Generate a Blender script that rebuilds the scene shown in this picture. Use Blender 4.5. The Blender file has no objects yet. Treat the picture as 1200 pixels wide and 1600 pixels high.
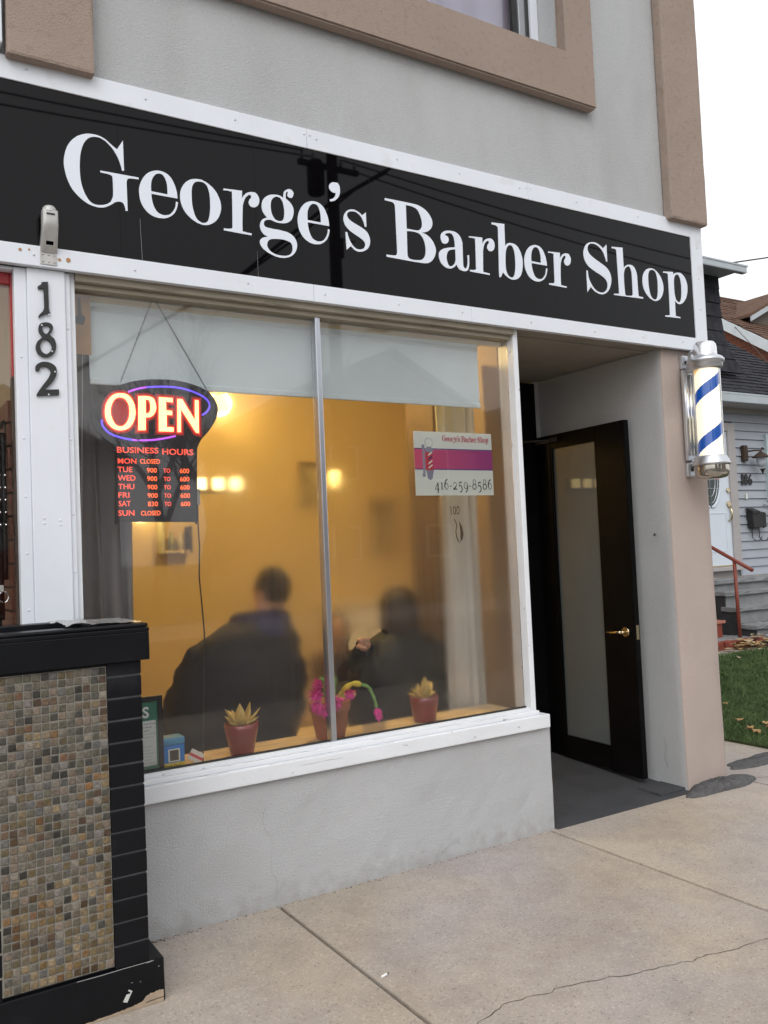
import bpy, bmesh, math, random
from mathutils import Vector, Matrix
random.seed(7)
R = math.radians
sc = bpy.context.scene
COL = sc.collection

# ------------------------------------------------------------------ camera, sky, sun, exposure
cam = bpy.data.cameras.new('camera'); co = bpy.data.objects.new('camera', cam); COL.objects.link(co)
cam.sensor_fit = 'VERTICAL'; cam.sensor_height = 36.0; cam.lens = 1345.0 / 1600.0 * 36.0
cam.clip_start = 0.02; cam.clip_end = 2000
_f = Vector((0.52580, 0.84942, 0.04489)).normalized()
_r = Vector((0.85050, -0.52416, -0.04373)); _r = (_r - _f * _r.dot(_f)).normalized(); _u = _r.cross(_f)
co.matrix_world = Matrix(((_r.x, _u.x, -_f.x, 0), (_r.y, _u.y, -_f.y, -3.5874), (_r.z, _u.z, -_f.z, 1.55), (0, 0, 0, 1)))
sc.camera = co

w = bpy.data.worlds.new('World'); sc.world = w; w.use_nodes = True
nt = w.node_tree; nt.nodes.clear()
sky = nt.nodes.new('ShaderNodeTexSky'); sky.sky_type = 'NISHITA'; sky.sun_disc = False
SUN_EL, SUN_AZ = R(42), R(215)
sky.sun_elevation = SUN_EL; sky.sun_rotation = SUN_AZ; sky.air_density = 1.6; sky.dust_density = 4.0
hs = nt.nodes.new('ShaderNodeHueSaturation'); hs.inputs['Saturation'].default_value = 0.10   # overcast: cloud has no hue
bg = nt.nodes.new('ShaderNodeBackground'); bg.inputs['Strength'].default_value = 0.125
wo = nt.nodes.new('ShaderNodeOutputWorld')
nt.links.new(sky.outputs[0], hs.inputs['Color']); mx = nt.nodes.new('ShaderNodeMix'); mx.data_type = 'RGBA'; mx.inputs[0].default_value = 0.6; mx.inputs[7].default_value = (9.3, 9.5, 9.8, 1)   # even cloud deck
nt.links.new(hs.outputs[0], mx.inputs[6]); nt.links.new(mx.outputs[2], bg.inputs[0]); nt.links.new(bg.outputs[0], wo.inputs[0])

sl = bpy.data.lights.new('sun', 'SUN'); sl.energy = 0.5; sl.angle = R(35); sl.color = (1.0, 0.97, 0.93)
so = bpy.data.objects.new('sun', sl); COL.objects.link(so)
sd = Vector((math.sin(SUN_AZ) * math.cos(SUN_EL), math.cos(SUN_AZ) * math.cos(SUN_EL), math.sin(SUN_EL)))
so.rotation_euler = sd.to_track_quat('Z', 'Y').to_euler(); so.location = sd * 60

sc.view_settings.view_transform = 'Standard'; sc.view_settings.look = 'None'
sc.view_settings.exposure = 0.35; sc.view_settings.gamma = 1.0; sc.view_settings.use_curve_mapping = False
sc.render.engine = 'CYCLES'
sc.cycles.use_denoising = True; sc.cycles.max_bounces = 10; sc.cycles.transmission_bounces = 8
sc.cycles.sample_clamp_indirect = 6.0; sc.cycles.blur_glossy = 0.6

# ------------------------------------------------------------------ materials
def N(t, kind, x=0, y=0, **kw):
    n = t.nodes.new(kind)
    for k, v in kw.items(): setattr(n, k, v)
    return n
def M(name, col, rough=0.6, metal=0.0, var=0.12, vs=4.0, bump=0.0, bs=90.0, spec=0.5, stretch=None,
      col2=None, c2s=3.0, c2lo=0.55, c2hi=0.7, emit=None, es=0.0, grain=0.0, gs=600.0, trans=0.0, ior=1.45, coat=0.0, sss=0.0, alpha=1.0, rvar=0.0, splash=False):
    m = bpy.data.materials.new(name); m.use_nodes = True
    t = m.node_tree; t.nodes.clear(); L = t.links.new
    out = N(t, 'ShaderNodeOutputMaterial'); b = N(t, 'ShaderNodeBsdfPrincipled'); L(b.outputs[0], out.inputs[0])
    b.inputs['Roughness'].default_value = rough; b.inputs['Metallic'].default_value = metal
    b.inputs['Specular IOR Level'].default_value = spec; b.inputs['IOR'].default_value = ior
    b.inputs['Transmission Weight'].default_value = trans; b.inputs['Coat Weight'].default_value = coat
    b.inputs['Coat Roughness'].default_value = 0.15; b.inputs['Alpha'].default_value = alpha
    if sss: b.inputs['Subsurface Weight'].default_value = sss; b.inputs['Subsurface Radius'].default_value = (0.02, 0.008, 0.004)
    tc = N(t, 'ShaderNodeTexCoord'); mp = N(t, 'ShaderNodeMapping'); L(tc.outputs['Object'], mp.inputs[0])
    if stretch: mp.inputs['Scale'].default_value = stretch
    c = N(t, 'ShaderNodeRGB'); c.outputs[0].default_value = (*col, 1); cur = c.outputs[0]
    def noise(scale, detail=4, vec=None):
        n = N(t, 'ShaderNodeTexNoise'); n.inputs['Scale'].default_value = scale; n.inputs['Detail'].default_value = detail
        L(vec or mp.outputs[0], n.inputs['Vector']); return n
    if col2 is not None:
        n = noise(c2s, 6); rp = N(t, 'ShaderNodeValToRGB'); rp.color_ramp.elements[0].position = c2lo; rp.color_ramp.elements[1].position = c2hi
        L(n.outputs['Fac'], rp.inputs[0]); mx = N(t, 'ShaderNodeMix', data_type='RGBA'); L(rp.outputs[0], mx.inputs[0]); L(cur, mx.inputs[6]); mx.inputs[7].default_value = (*col2, 1); cur = mx.outputs[2]
    for amt, s in ((var, vs), (grain, gs)):
        if amt:
            n = noise(s, 5); mr = N(t, 'ShaderNodeMapRange'); L(n.outputs['Fac'], mr.inputs[0])
            mr.inputs[1].default_value = 0.25; mr.inputs[2].default_value = 0.75; mr.inputs[3].default_value = 1 - amt; mr.inputs[4].default_value = 1 + amt
            mx = N(t, 'ShaderNodeMix', data_type='RGBA', blend_type='MULTIPLY'); mx.inputs[0].default_value = 1
            cb = N(t, 'ShaderNodeCombineColor'); [L(mr.outputs[0], cb.inputs[i]) for i in range(3)]
            L(cur, mx.inputs[6]); L(cb.outputs[0], mx.inputs[7]); cur = mx.outputs[2]
    if splash:                                             # mud thrown up by rain: ragged stains, each with its own outline
        n = noise(16, 9, tc.outputs['Object']); sx = N(t, 'ShaderNodeSeparateXYZ'); L(tc.outputs['Object'], sx.inputs[0])
        mm = N(t, 'ShaderNodeMath', operation='MULTIPLY_ADD'); L(n.outputs['Fac'], mm.inputs[0]); mm.inputs[1].default_value = 0.40; mm.inputs[2].default_value = -0.10
        df_ = N(t, 'ShaderNodeMath', operation='SUBTRACT'); L(mm.outputs[0], df_.inputs[0]); L(sx.outputs[2], df_.inputs[1])
        mr = N(t, 'ShaderNodeMapRange'); L(df_.outputs[0], mr.inputs[0]); mr.inputs[1].default_value = 0; mr.inputs[2].default_value = 0.14; mr.inputs[3].default_value = 0; mr.inputs[4].default_value = 0.42
        mx = N(t, 'ShaderNodeMix', data_type='RGBA'); L(mr.outputs[0], mx.inputs[0]); L(cur, mx.inputs[6]); mx.inputs[7].default_value = (0.26, 0.235, 0.20, 1); cur = mx.outputs[2]
    L(cur, b.inputs['Base Color'])
    if rvar:
        n = noise(vs * 3, 4); mr = N(t, 'ShaderNodeMapRange'); L(n.outputs['Fac'], mr.inputs[0]); mr.inputs[3].default_value = max(0.02, rough - rvar); mr.inputs[4].default_value = rough + rvar; L(mr.outputs[0], b.inputs['Roughness'])
    if bump:
        n = noise(bs, 6, tc.outputs['Object']); bp = N(t, 'ShaderNodeBump'); bp.inputs['Strength'].default_value = min(1, bump); bp.inputs['Distance'].default_value = 0.004 * max(1, bump)
        L(n.outputs['Fac'], bp.inputs['Height']); L(bp.outputs[0], b.inputs['Normal'])
    if emit is not None:
        b.inputs['Emission Color'].default_value = (*emit, 1); b.inputs['Emission Strength'].default_value = es
    m['bsdf'] = b.name
    return m

STUCCO_KW = dict(rough=0.92, var=0.07, vs=1.6, bump=0.9, bs=130, spec=0.2, grain=0.10, gs=260)
m_stucco = M('grey_stucco', (0.445, 0.45, 0.455), col2=(0.40, 0.40, 0.40), c2s=4.5, c2lo=0.48, c2hi=0.85, stretch=(1, 1, 0.35), **STUCCO_KW)
m_stucco_low = M('grey_stucco_base', (0.445, 0.45, 0.46), col2=(0.38, 0.38, 0.385), c2s=2.4, c2lo=0.5, c2hi=0.9, splash=True, **STUCCO_KW)
m_tan = M('tan_stucco', (0.33, 0.258, 0.215), col2=(0.27, 0.208, 0.172), c2s=30, c2lo=0.54, c2hi=0.75, **STUCCO_KW)
m_tan2 = M('pinkish_tan_paint', (0.43, 0.355, 0.32), col2=(0.35, 0.29, 0.265), c2s=2.2, c2lo=0.55, c2hi=0.8, **dict(STUCCO_KW, bump=0.6))
m_white = M('white_aluminium', (0.73, 0.76, 0.815), rough=0.38, var=0.05, vs=3, col2=(0.55, 0.55, 0.55), c2s=6, c2lo=0.62, c2hi=0.85, spec=0.5, rvar=0.1)
m_white_wood = M('chipped_white_paint', (0.74, 0.76, 0.79), rough=0.5, var=0.06, vs=6, col2=(0.30, 0.28, 0.25), c2s=26, c2lo=0.69, c2hi=0.74, bump=0.35, bs=60, stretch=(0.45, 1, 1))
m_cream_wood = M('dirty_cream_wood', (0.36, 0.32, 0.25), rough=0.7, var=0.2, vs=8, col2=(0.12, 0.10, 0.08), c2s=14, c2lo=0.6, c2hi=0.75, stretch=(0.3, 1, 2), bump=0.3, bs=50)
m_signblack = M('black_sign_panel', (0.0025, 0.0022, 0.003), rough=0.02, var=0.2, vs=2, spec=0.24, rvar=0.0)
m_letter = M('white_vinyl', (0.74, 0.78, 0.86), rough=0.45, var=0.02, vs=3)
m_soffit = M('soffit_board', (0.27, 0.25, 0.215), rough=0.85, var=0.10, vs=3, col2=(0.2, 0.18, 0.15), c2s=2.0, bump=0.3, bs=40)
m_dark = M('black_door_paint', (0.004, 0.0038, 0.0040), rough=0.4, var=0.3, vs=6, bump=0.15, bs=40, spec=0.12)
m_alcfloor = M('painted_step', (0.052, 0.054, 0.06), rough=0.75, var=0.25, vs=4, grain=0.2, gs=90, bump=0.5, bs=160)
m_mull = M('brushed_mullion', (0.55, 0.57, 0.62), rough=0.28, metal=0.9, var=0.08, vs=8)
m_black = M('black_paint', (0.005, 0.0055, 0.0075), rough=0.36, var=0.3, vs=5, bump=0.25, bs=35, spec=0.28, col2=(0.014, 0.014, 0.017), c2s=5, c2lo=0.62, c2hi=0.8)
m_grout = M('grey_grout', (0.215, 0.20, 0.172), rough=0.9, var=0.2, vs=12, bump=0.5, bs=200)
m_chip = M('bare_wood_chip', (0.36, 0.28, 0.20), rough=0.85, var=0.2, vs=30)
m_dust = M('dusty_groove', (0.085, 0.088, 0.095), rough=0.9, var=0.2, vs=20)
m_chrome = M('polished_chrome', (0.72, 0.72, 0.72), rough=0.14, metal=1.0, var=0.04, vs=10)
m_alu = M('cast_aluminium', (0.62, 0.64, 0.67), rough=0.34, metal=0.85, var=0.06, vs=20, bump=0.1, bs=90)
m_castmetal = M('black_cast_metal', (0.025, 0.025, 0.026), rough=0.55, var=0.2, vs=40, bump=0.3, bs=120)
m_interior = M('warm_wall_paint', (0.66, 0.51, 0.25), rough=0.8, var=0.06, vs=1.2)
m_intfloor = M('shop_floor', (0.18, 0.13, 0.09), rough=0.4, var=0.2, vs=4)
m_shade = M('white_roller_shade', (0.68, 0.76, 0.77), rough=0.85, var=0.03, vs=6, bump=0.1, bs=500)
m_curtain = M('grey_curtain', (0.20, 0.185, 0.19), rough=0.9, var=0.12, vs=5, bump=0.2, bs=400)
m_curtain2 = M('pale_curtain', (0.55, 0.53, 0.48), rough=0.9, var=0.06, vs=6)
m_shelfwood = M('worn_sill_wood', (0.66, 0.50, 0.29), rough=0.55, var=0.25, vs=10, stretch=(0.6, 3, 3), bump=0.2, bs=60)
m_rustm = M('rusty_iron', (0.055, 0.035, 0.025), rough=0.8, var=0.3, vs=30)
m_rust = M('rust_stain', (0.42, 0.22, 0.09), rough=0.8)

def concrete():
    m = bpy.data.materials.new('sidewalk_concrete'); m.use_nodes = True
    t = m.node_tree; t.nodes.clear(); L = t.links.new
    out = N(t, 'ShaderNodeOutputMaterial'); b = N(t, 'ShaderNodeBsdfPrincipled'); L(b.outputs[0], out.inputs[0]); b.inputs['Roughness'].default_value = 0.9
    b.inputs['Specular IOR Level'].default_value = 0.2
    tc = N(t, 'ShaderNodeTexCoord')
    n1 = N(t, 'ShaderNodeTexNoise'); n1.inputs['Scale'].default_value = 1.3; n1.inputs['Detail'].default_value = 6; L(tc.outputs['Object'], n1.inputs['Vector'])
    r1 = N(t, 'ShaderNodeValToRGB'); e = r1.color_ramp.elements; e[0].position = 0.32; e[0].color = (0.385, 0.345, 0.302, 1); e[1].position = 0.7; e[1].color = (0.465, 0.422, 0.37, 1); L(n1.outputs['Fac'], r1.inputs[0])
    v = N(t, 'ShaderNodeTexVoronoi'); v.inputs['Scale'].default_value = 150; L(tc.outputs['Object'], v.inputs['Vector'])
    sp = N(t, 'ShaderNodeSeparateColor'); L(v.outputs['Color'], sp.inputs[0])
    r2 = N(t, 'ShaderNodeValToRGB'); r2.color_ramp.interpolation = 'LINEAR'
    el = r2.color_ramp.elements; el[0].position = 0.0; el[0].color = (0.66, 0.65, 0.65, 1); el[1].position = 0.06; el[1].color = (0.95, 0.95, 0.95, 1)
    q = el.new(0.85); q.color = (1.04, 1.03, 1.02, 1); q = el.new(0.98); q.color = (1.2, 1.2, 1.21, 1); L(sp.outputs[0], r2.inputs[0])
    n2 = N(t, 'ShaderNodeTexNoise'); n2.inputs['Scale'].default_value = 330; n2.inputs['Detail'].default_value = 3; L(tc.outputs['Object'], n2.inputs['Vector'])
    r3 = N(t, 'ShaderNodeValToRGB'); r3.color_ramp.elements[0].position = 0.3; r3.color_ramp.elements[0].color = (0.80, 0.80, 0.80, 1); r3.color_ramp.elements[1].position = 0.62; r3.color_ramp.elements[1].color = (1.08, 1.08, 1.08, 1); L(n2.outputs['Fac'], r3.inputs[0])
    n3 = N(t, 'ShaderNodeTexNoise'); n3.inputs['Scale'].default_value = 6; n3.inputs['Detail'].default_value = 7; n3.inputs['Roughness'].default_value = 0.65; L(tc.outputs['Object'], n3.inputs['Vector'])
    r4 = N(t, 'ShaderNodeValToRGB'); r4.color_ramp.elements[0].position = 0.28; r4.color_ramp.elements[0].color = (0.85, 0.84, 0.85, 1); r4.color_ramp.elements[1].position = 0.55; r4.color_ramp.elements[1].color = (1, 1, 1, 1); L(n3.outputs['Fac'], r4.inputs[0])
    cur = r1.outputs[0]
    n5 = N(t, 'ShaderNodeTexNoise'); n5.inputs['Scale'].default_value = 0.9; n5.inputs['Detail'].default_value = 4; L(tc.outputs['Object'], n5.inputs['Vector'])
    r5 = N(t, 'ShaderNodeValToRGB'); r5.color_ramp.elements[0].position = 0.4; r5.color_ramp.elements[0].color = (0.95, 0.95, 1.03, 1); r5.color_ramp.elements[1].position = 0.62; r5.color_ramp.elements[1].color = (1.04, 1.0, 0.94, 1); L(n5.outputs['Fac'], r5.inputs[0])
    oi = N(t, 'ShaderNodeObjectInfo'); r6 = N(t, 'ShaderNodeValToRGB'); r6.color_ramp.elements[0].color = (0.92, 0.92, 0.93, 1); r6.color_ramp.elements[1].color = (1.05, 1.04, 1.02, 1); L(oi.outputs['Random'], r6.inputs[0])
    n7 = N(t, 'ShaderNodeTexNoise'); n7.inputs['Scale'].default_value = 17; n7.inputs['Detail'].default_value = 3; L(tc.outputs['Object'], n7.inputs['Vector'])
    r7 = N(t, 'ShaderNodeValToRGB'); r7.color_ramp.elements[0].position = 0.20; r7.color_ramp.elements[0].color = (0.45, 0.43, 0.42, 1); r7.color_ramp.elements[1].position = 0.255; r7.color_ramp.elements[1].color = (1, 1, 1, 1); L(n7.outputs['Fac'], r7.inputs[0])
    for rr in (r2, r3, r4, r5, r6, r7):
        mx = N(t, 'ShaderNodeMix', data_type='RGBA', blend_type='MULTIPLY'); mx.inputs[0].default_value = 1; L(cur, mx.inputs[6]); L(rr.outputs[0], mx.inputs[7]); cur = mx.outputs[2]
    L(cur, b.inputs['Base Color'])
    bp = N(t, 'ShaderNodeBump'); bp.inputs['Strength'].default_value = 0.6; bp.inputs['Distance'].default_value = 0.003; L(n2.outputs['Fac'], bp.inputs['Height']); L(bp.outputs[0], b.inputs['Normal'])
    return m
m_concrete = concrete()
m_asphalt = M('asphalt', (0.06, 0.06, 0.062), rough=0.9, var=0.2, vs=30, grain=0.4, gs=300, bump=0.9, bs=220)
m_patch = M('asphalt_patch', (0.095, 0.092, 0.093), rough=0.95, var=0.3, vs=30, grain=0.4, gs=200, bump=2.2, bs=120)
m_crack = M('crack_dirt', (0.075, 0.062, 0.05), rough=1.0, var=0.3, vs=30)

def glass_mats():
    a = bpy.data.materials.new('window_glass'); a.use_nodes = True
    t = a.node_tree; t.nodes.clear(); L = t.links.new
    out = N(t, 'ShaderNodeOutputMaterial'); g = N(t, 'ShaderNodeBsdfGlass'); g.inputs['Roughness'].default_value = 0.0; g.inputs['IOR'].default_value = 1.5; L(g.outputs[0], out.inputs[0])
    f = bpy.data.materials.new('steamed_up_glass'); f.use_nodes = True
    t = f.node_tree; t.nodes.clear(); L = t.links.new
    out = N(t, 'ShaderNodeOutputMaterial'); g = N(t, 'ShaderNodeBsdfGlass'); g.inputs['IOR'].default_value = 1.5
    d = N(t, 'ShaderNodeBsdfTranslucent'); d.inputs['Color'].default_value = (0.85, 0.85, 0.85, 1)
    d2 = N(t, 'ShaderNodeBsdfDiffuse'); d2.inputs['Color'].default_value = (0.85, 0.85, 0.85, 1)
    ms = N(t, 'ShaderNodeMixShader'); ms.inputs[0].default_value = 0.5; L(d.outputs[0], ms.inputs[1]); L(d2.outputs[0], ms.inputs[2])
    mo = N(t, 'ShaderNodeMixShader'); L(g.outputs[0], mo.inputs[1]); L(ms.outputs[0], mo.inputs[2]); L(mo.outputs[0], out.inputs[0])
    tc = N(t, 'ShaderNodeTexCoord')
    sx = N(t, 'ShaderNodeSeparateXYZ'); L(tc.outputs['Object'], sx.inputs[0])
    def mr(inp, a0, a1, b0, b1):
        n = N(t, 'ShaderNodeMapRange', interpolation_type='SMOOTHSTEP'); L(inp, n.inputs[0])
        for i, v in enumerate((a0, a1, b0, b1)): n.inputs[i + 1].default_value = v
        return n.outputs[0]
    def mt(op, x, y):
        n = N(t, 'ShaderNodeMath', operation=op)
        for i, q in enumerate((x, y)):
            if isinstance(q, (int, float)): n.inputs[i].default_value = q
            else: L(q, n.inputs[i])
        n.use_clamp = (op == 'MULTIPLY'); return n.outputs[0]
    no = N(t, 'ShaderNodeTexNoise'); no.inputs['Scale'].default_value = 5; no.inputs['Detail'].default_value = 6; L(tc.outputs['Object'], no.inputs['Vector'])
    nf = N(t, 'ShaderNodeTexNoise'); nf.inputs['Scale'].default_value = 150; nf.inputs['Detail'].default_value = 3; L(tc.outputs['Object'], nf.inputs['Vector'])
    mp = N(t, 'ShaderNodeMapping'); mp.inputs['Scale'].default_value = (45, 1, 2.0); L(tc.outputs['Object'], mp.inputs[0])
    nd = N(t, 'ShaderNodeTexNoise'); nd.inputs['Scale'].default_value = 1.0; nd.inputs['Detail'].default_value = 4; L(mp.outputs[0], nd.inputs['Vector'])
    # steam builds up from the sill, is thinner over the sign and the two corners with a draught
    wob = mt('MULTIPLY', mr(no.outputs['Fac'], 0.3, 0.7, 0, 1), 0.25)
    up = mr(mt('ADD', sx.outputs['Z'], wob), 1.60, 2.35, 1.0, 0.22)
    low = mr(mt('ADD', sx.outputs['Z'], wob), 0.83, 1.0, 0.08, 1.0)
    right = mr(sx.outputs['X'], 1.62, 2.0, 0.0, 0.6)
    low = mt('MAXIMUM', low, right)
    left = mr(sx.outputs['X'], 1.28, 1.55, 0.12, 1.0)
    k = mt('MULTIPLY', mt('MULTIPLY', up, low), left)
    def hole(cx, cz, rx, rz):
        ax = mt('MULTIPLY_ADD' if False else 'SUBTRACT', sx.outputs['X'], cx); az = mt('SUBTRACT', sx.outputs['Z'], cz)
        q = mt('ADD', mt('POWER', mt('ABSOLUTE', mt('DIVIDE', ax, rx), 0), 2), mt('POWER', mt('ABSOLUTE', mt('DIVIDE', az, rz), 0), 2))
        return mr(mt('ADD', q, mt('MULTIPLY', no.outputs['Fac'], 0.9)), 1.0, 1.7, 0.06, 1.0)
    def card(a, lo, hi): return mt('MULTIPLY', mr(a, lo - 0.012, lo, 0, 1), mr(a, hi, hi + 0.012, 1, 0))
    k = mt('MULTIPLY', k, mt('SUBTRACT', 1.0, mt('MULTIPLY', card(sx.outputs['X'], 2.452, 2.96), card(sx.outputs['Z'], 1.824, 2.157))))   # no steam where the card touches the pane
    for h in ((2.10, 1.09, 0.10, 0.085), (2.02, 0.97, 0.07, 0.07), (2.20, 1.14, 0.05, 0.03)):
        k = mt('MULTIPLY', k, hole(*h))
    k = mt('MULTIPLY', k, mr(nf.outputs['Fac'], 0.2, 0.6, 0.80, 1.0))
    k = mt('MULTIPLY', k, mr(nd.outputs['Fac'], 0.3, 0.65, 0.76, 1.0))
    ro = N(t, 'ShaderNodeMapRange'); L(k, ro.inputs[0]); ro.inputs[3].default_value = 0.05; ro.inputs[4].default_value = 0.235; L(ro.outputs[0], g.inputs['Roughness'])
    mk = mt('MULTIPLY', k, mt('MULTIPLY', mr(no.outputs['Fac'], 0.35, 0.68, 0.25, 1.0), mr(sx.outputs['X'], 1.7, 2.6, 0.55, 1.0)))
    fo = N(t, 'ShaderNodeMapRange'); L(mk, fo.inputs[0]); fo.inputs[3].default_value = 0.01; fo.inputs[4].default_value = 0.045; L(fo.outputs[0], mo.inputs[0])
    return a, f
m_glass, m_steam = glass_mats()

# ------------------------------------------------------------------ mesh helpers
WT = {}                                                   # world translation of every object we parent to
class MB:
    def __init__(s): s.bm = bmesh.new()
    def face(s, pts, mi=0):
        f = s.bm.faces.new([s.bm.verts.new(p) for p in pts]); f.material_index = mi; return f
    def box(s, x0, x1, y0, y1, z0, z1, mi=0, bev=0.0):
        vs = [s.bm.verts.new((x, y, z)) for x in (x0, x1) for y in (y0, y1) for z in (z0, z1)]
        fs = [s.bm.faces.new([vs[i] for i in q]) for q in ((0, 1, 3, 2), (4, 6, 7, 5), (0, 4, 5, 1), (2, 3, 7, 6), (0, 2, 6, 4), (1, 5, 7, 3))]
        for f in fs: f.material_index = mi
        if bev > 0:
            es = list({e for f in fs for e in f.edges})
            bmesh.ops.bevel(s.bm, geom=es, offset=bev, segments=2, affect='EDGES', profile=0.6, material=-1)
        return s
    def hexa(s, p, mi=0, bev=0.0):                         # 8 corners: bottom loop (4), top loop (4)
        vs = [s.bm.verts.new(q) for q in p]
        fs = [s.bm.faces.new([vs[i] for i in q]) for q in ((3, 2, 1, 0), (4, 5, 6, 7), (0, 1, 5, 4), (1, 2, 6, 5), (2, 3, 7, 6), (3, 0, 4, 7))]
        for f in fs: f.material_index = mi
        if bev > 0: bmesh.ops.bevel(s.bm, geom=list({e for f in fs for e in f.edges}), offset=bev, segments=2, affect='EDGES', material=-1)
        return s
    def tube(s, pts, r, n=8, cap=True, mi=0):
        pts = [Vector(p) for p in pts]; k = len(pts); rr = r if isinstance(r, (list, tuple)) else [r] * k
        rings = []; ref = None
        for i, p in enumerate(pts):
            d = (pts[min(i + 1, k - 1)] - pts[max(i - 1, 0)]).normalized()
            if ref is None: ref = Vector((0, 0, 1)) if abs(d.z) < 0.9 else Vector((1, 0, 0))
            a = d.cross(ref).normalized(); b2 = d.cross(a).normalized(); ref = -b2 if False else ref
            rings.append([s.bm.verts.new(p + (a * math.cos(2 * math.pi * j / n) + b2 * math.sin(2 * math.pi * j / n)) * rr[i]) for j in range(n)])
        for A, B in zip(rings, rings[1:]):
            for j in range(n):
                f = s.bm.faces.new((A[j], A[(j + 1) % n], B[(j + 1) % n], B[j])); f.smooth = True; f.material_index = mi
        if cap:
            for q in (rings[0][::-1], rings[-1]):
                f = s.bm.faces.new(q); f.material_index = mi
        return s
    def lathe(s, prof, c=(0, 0, 0), n=28, mi=0, smooth=True):   # prof: list of (r, z)
        rings = []
        for r, z in prof:
            rings.append([s.bm.verts.new((c[0] + r * math.cos(2 * math.pi * j / n), c[1] + r * math.sin(2 * math.pi * j / n), c[2] + z)) for j in range(n)] if r > 1e-6 else [s.bm.verts.new((c[0], c[1], c[2] + z))])
        for A, B in zip(rings, rings[1:]):
            for j in range(n):
                j2 = (j + 1) % n
                if len(A) == 1 and len(B) == 1: continue
                q = (A[0], B[j2], B[j]) if len(A) == 1 else (A[j], A[j2], B[0]) if len(B) == 1 else (A[j], A[j2], B[j2], B[j])
                f = s.bm.faces.new(q); f.smooth = smooth; f.material_index = mi
        return s
    def blob(s, c, r, n=10, mi=0, rot=None, jit=0.0):
        res = bmesh.ops.create_uvsphere(s.bm, u_segments=n * 2, v_segments=n, radius=1.0)
        rot = rot or Matrix()
        for v in res['verts']:
            p = Vector((v.co.x * r[0], v.co.y * r[1], v.co.z * r[2])) * (1 + random.uniform(-jit, jit)); v.co = (rot.to_3x3() @ p) + Vector(c)
        for f in {f for v in res['verts'] for f in v.link_faces}: f.smooth = True; f.material_index = mi
        return s
    def prism(s, poly, y0, y1, mi=0):                      # polygon in x,z (convex or simple), extruded in y
        a = [s.bm.verts.new((x, y0, z)) for x, z in poly]; b = [s.bm.verts.new((x, y1, z)) for x, z in poly]; n = len(poly)
        for q in (a, b[::-1]): f = s.bm.faces.new(q); f.material_index = mi
        for i in range(n): f = s.bm.faces.new((a[i], b[i], b[(i + 1) % n], a[(i + 1) % n])); f.material_index = mi
        return s
    def mesh(s, name, mats):
        bmesh.ops.recalc_face_normals(s.bm, faces=s.bm.faces[:])
        me = bpy.data.meshes.new(name); s.bm.to_mesh(me); s.bm.free()
        for m in (mats if isinstance(mats, (list, tuple)) else [mats]): me.materials.append(m)
        return me
def props(o, label=None, cat=None, group=None, kind=None):
    for k, v in (('label', label), ('category', cat), ('group', group), ('kind', kind)):
        if v: o[k] = v
    return o
def link(name, me, parent=None, loc=(0, 0, 0), rot=(0, 0, 0), **kw):
    o = bpy.data.objects.new(name, me); COL.objects.link(o); o.location = loc; o.rotation_euler = rot
    WT[o] = Vector(loc)
    if parent is not None:
        o.parent = parent; o.matrix_parent_inverse = Matrix.Translation(-WT[parent])
    return props(o, **kw)
def obj(name, mb, mats, parent=None, **kw): return link(name, mb.mesh(name, mats), parent, **kw)
def thing(name, label, cat, loc=(0, 0, 0), group=None):
    return link(name, None, None, loc, label=label, cat=cat, group=group)
def bx(name, x0, x1, y0, y1, z0, z1, mats, parent=None, bev=0.003, **kw):
    return obj(name, MB().box(x0, x1, y0, y1, z0, z1, bev=bev), mats, parent, **kw)

def cat_rom(c, closed=True, sub=4):                        # c: [(x,z,corner)]
    n = len(c); out = []
    for i in range(n if closed else n - 1):
        p1, p2 = c[i], c[(i + 1) % n]
        p0 = c[(i - 1) % n] if not (p1[2] or (not closed and i == 0)) else p1
        p3 = c[(i + 2) % n] if not (p2[2] or (not closed and i == n - 2)) else p2
        if p1[2] and p2[2]: out.append((p1[0], p1[1])); continue
        for k in range(sub):
            u = k / sub; u2, u3 = u * u, u * u * u
            out.append(tuple(0.5 * (2 * p1[a] + (p2[a] - p0[a]) * u + (2 * p0[a] - 5 * p1[a] + 4 * p2[a] - p3[a]) * u2 + (3 * p1[a] - p0[a] - 3 * p2[a] + p3[a]) * u3) for a in (0, 1)))
    if not closed: out.append((c[-1][0], c[-1][1]))
    return out
def parse(s): return [(float(q.split(',')[0]), float(q.split(',')[1].rstrip('c')), q.endswith('c')) for q in s.split()]
def outline_mesh(name, contours, y, thick, mats, dx=0, dz=0, grow=0.0):
    cu = bpy.data.curves.new(name, 'CURVE'); cu.dimensions = '2D'; cu.fill_mode = 'BOTH'; cu.extrude = thick / 2; cu.offset = grow
    for pts in contours:
        sp = cu.splines.new('POLY'); sp.points.add(len(pts) - 1); sp.use_cyclic_u = True
        for p, q in zip(sp.points, pts): p.co = (q[0] + dx, q[1] + dz, 0, 1)
    return curve_to_mesh(name, cu, y, mats)
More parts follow.
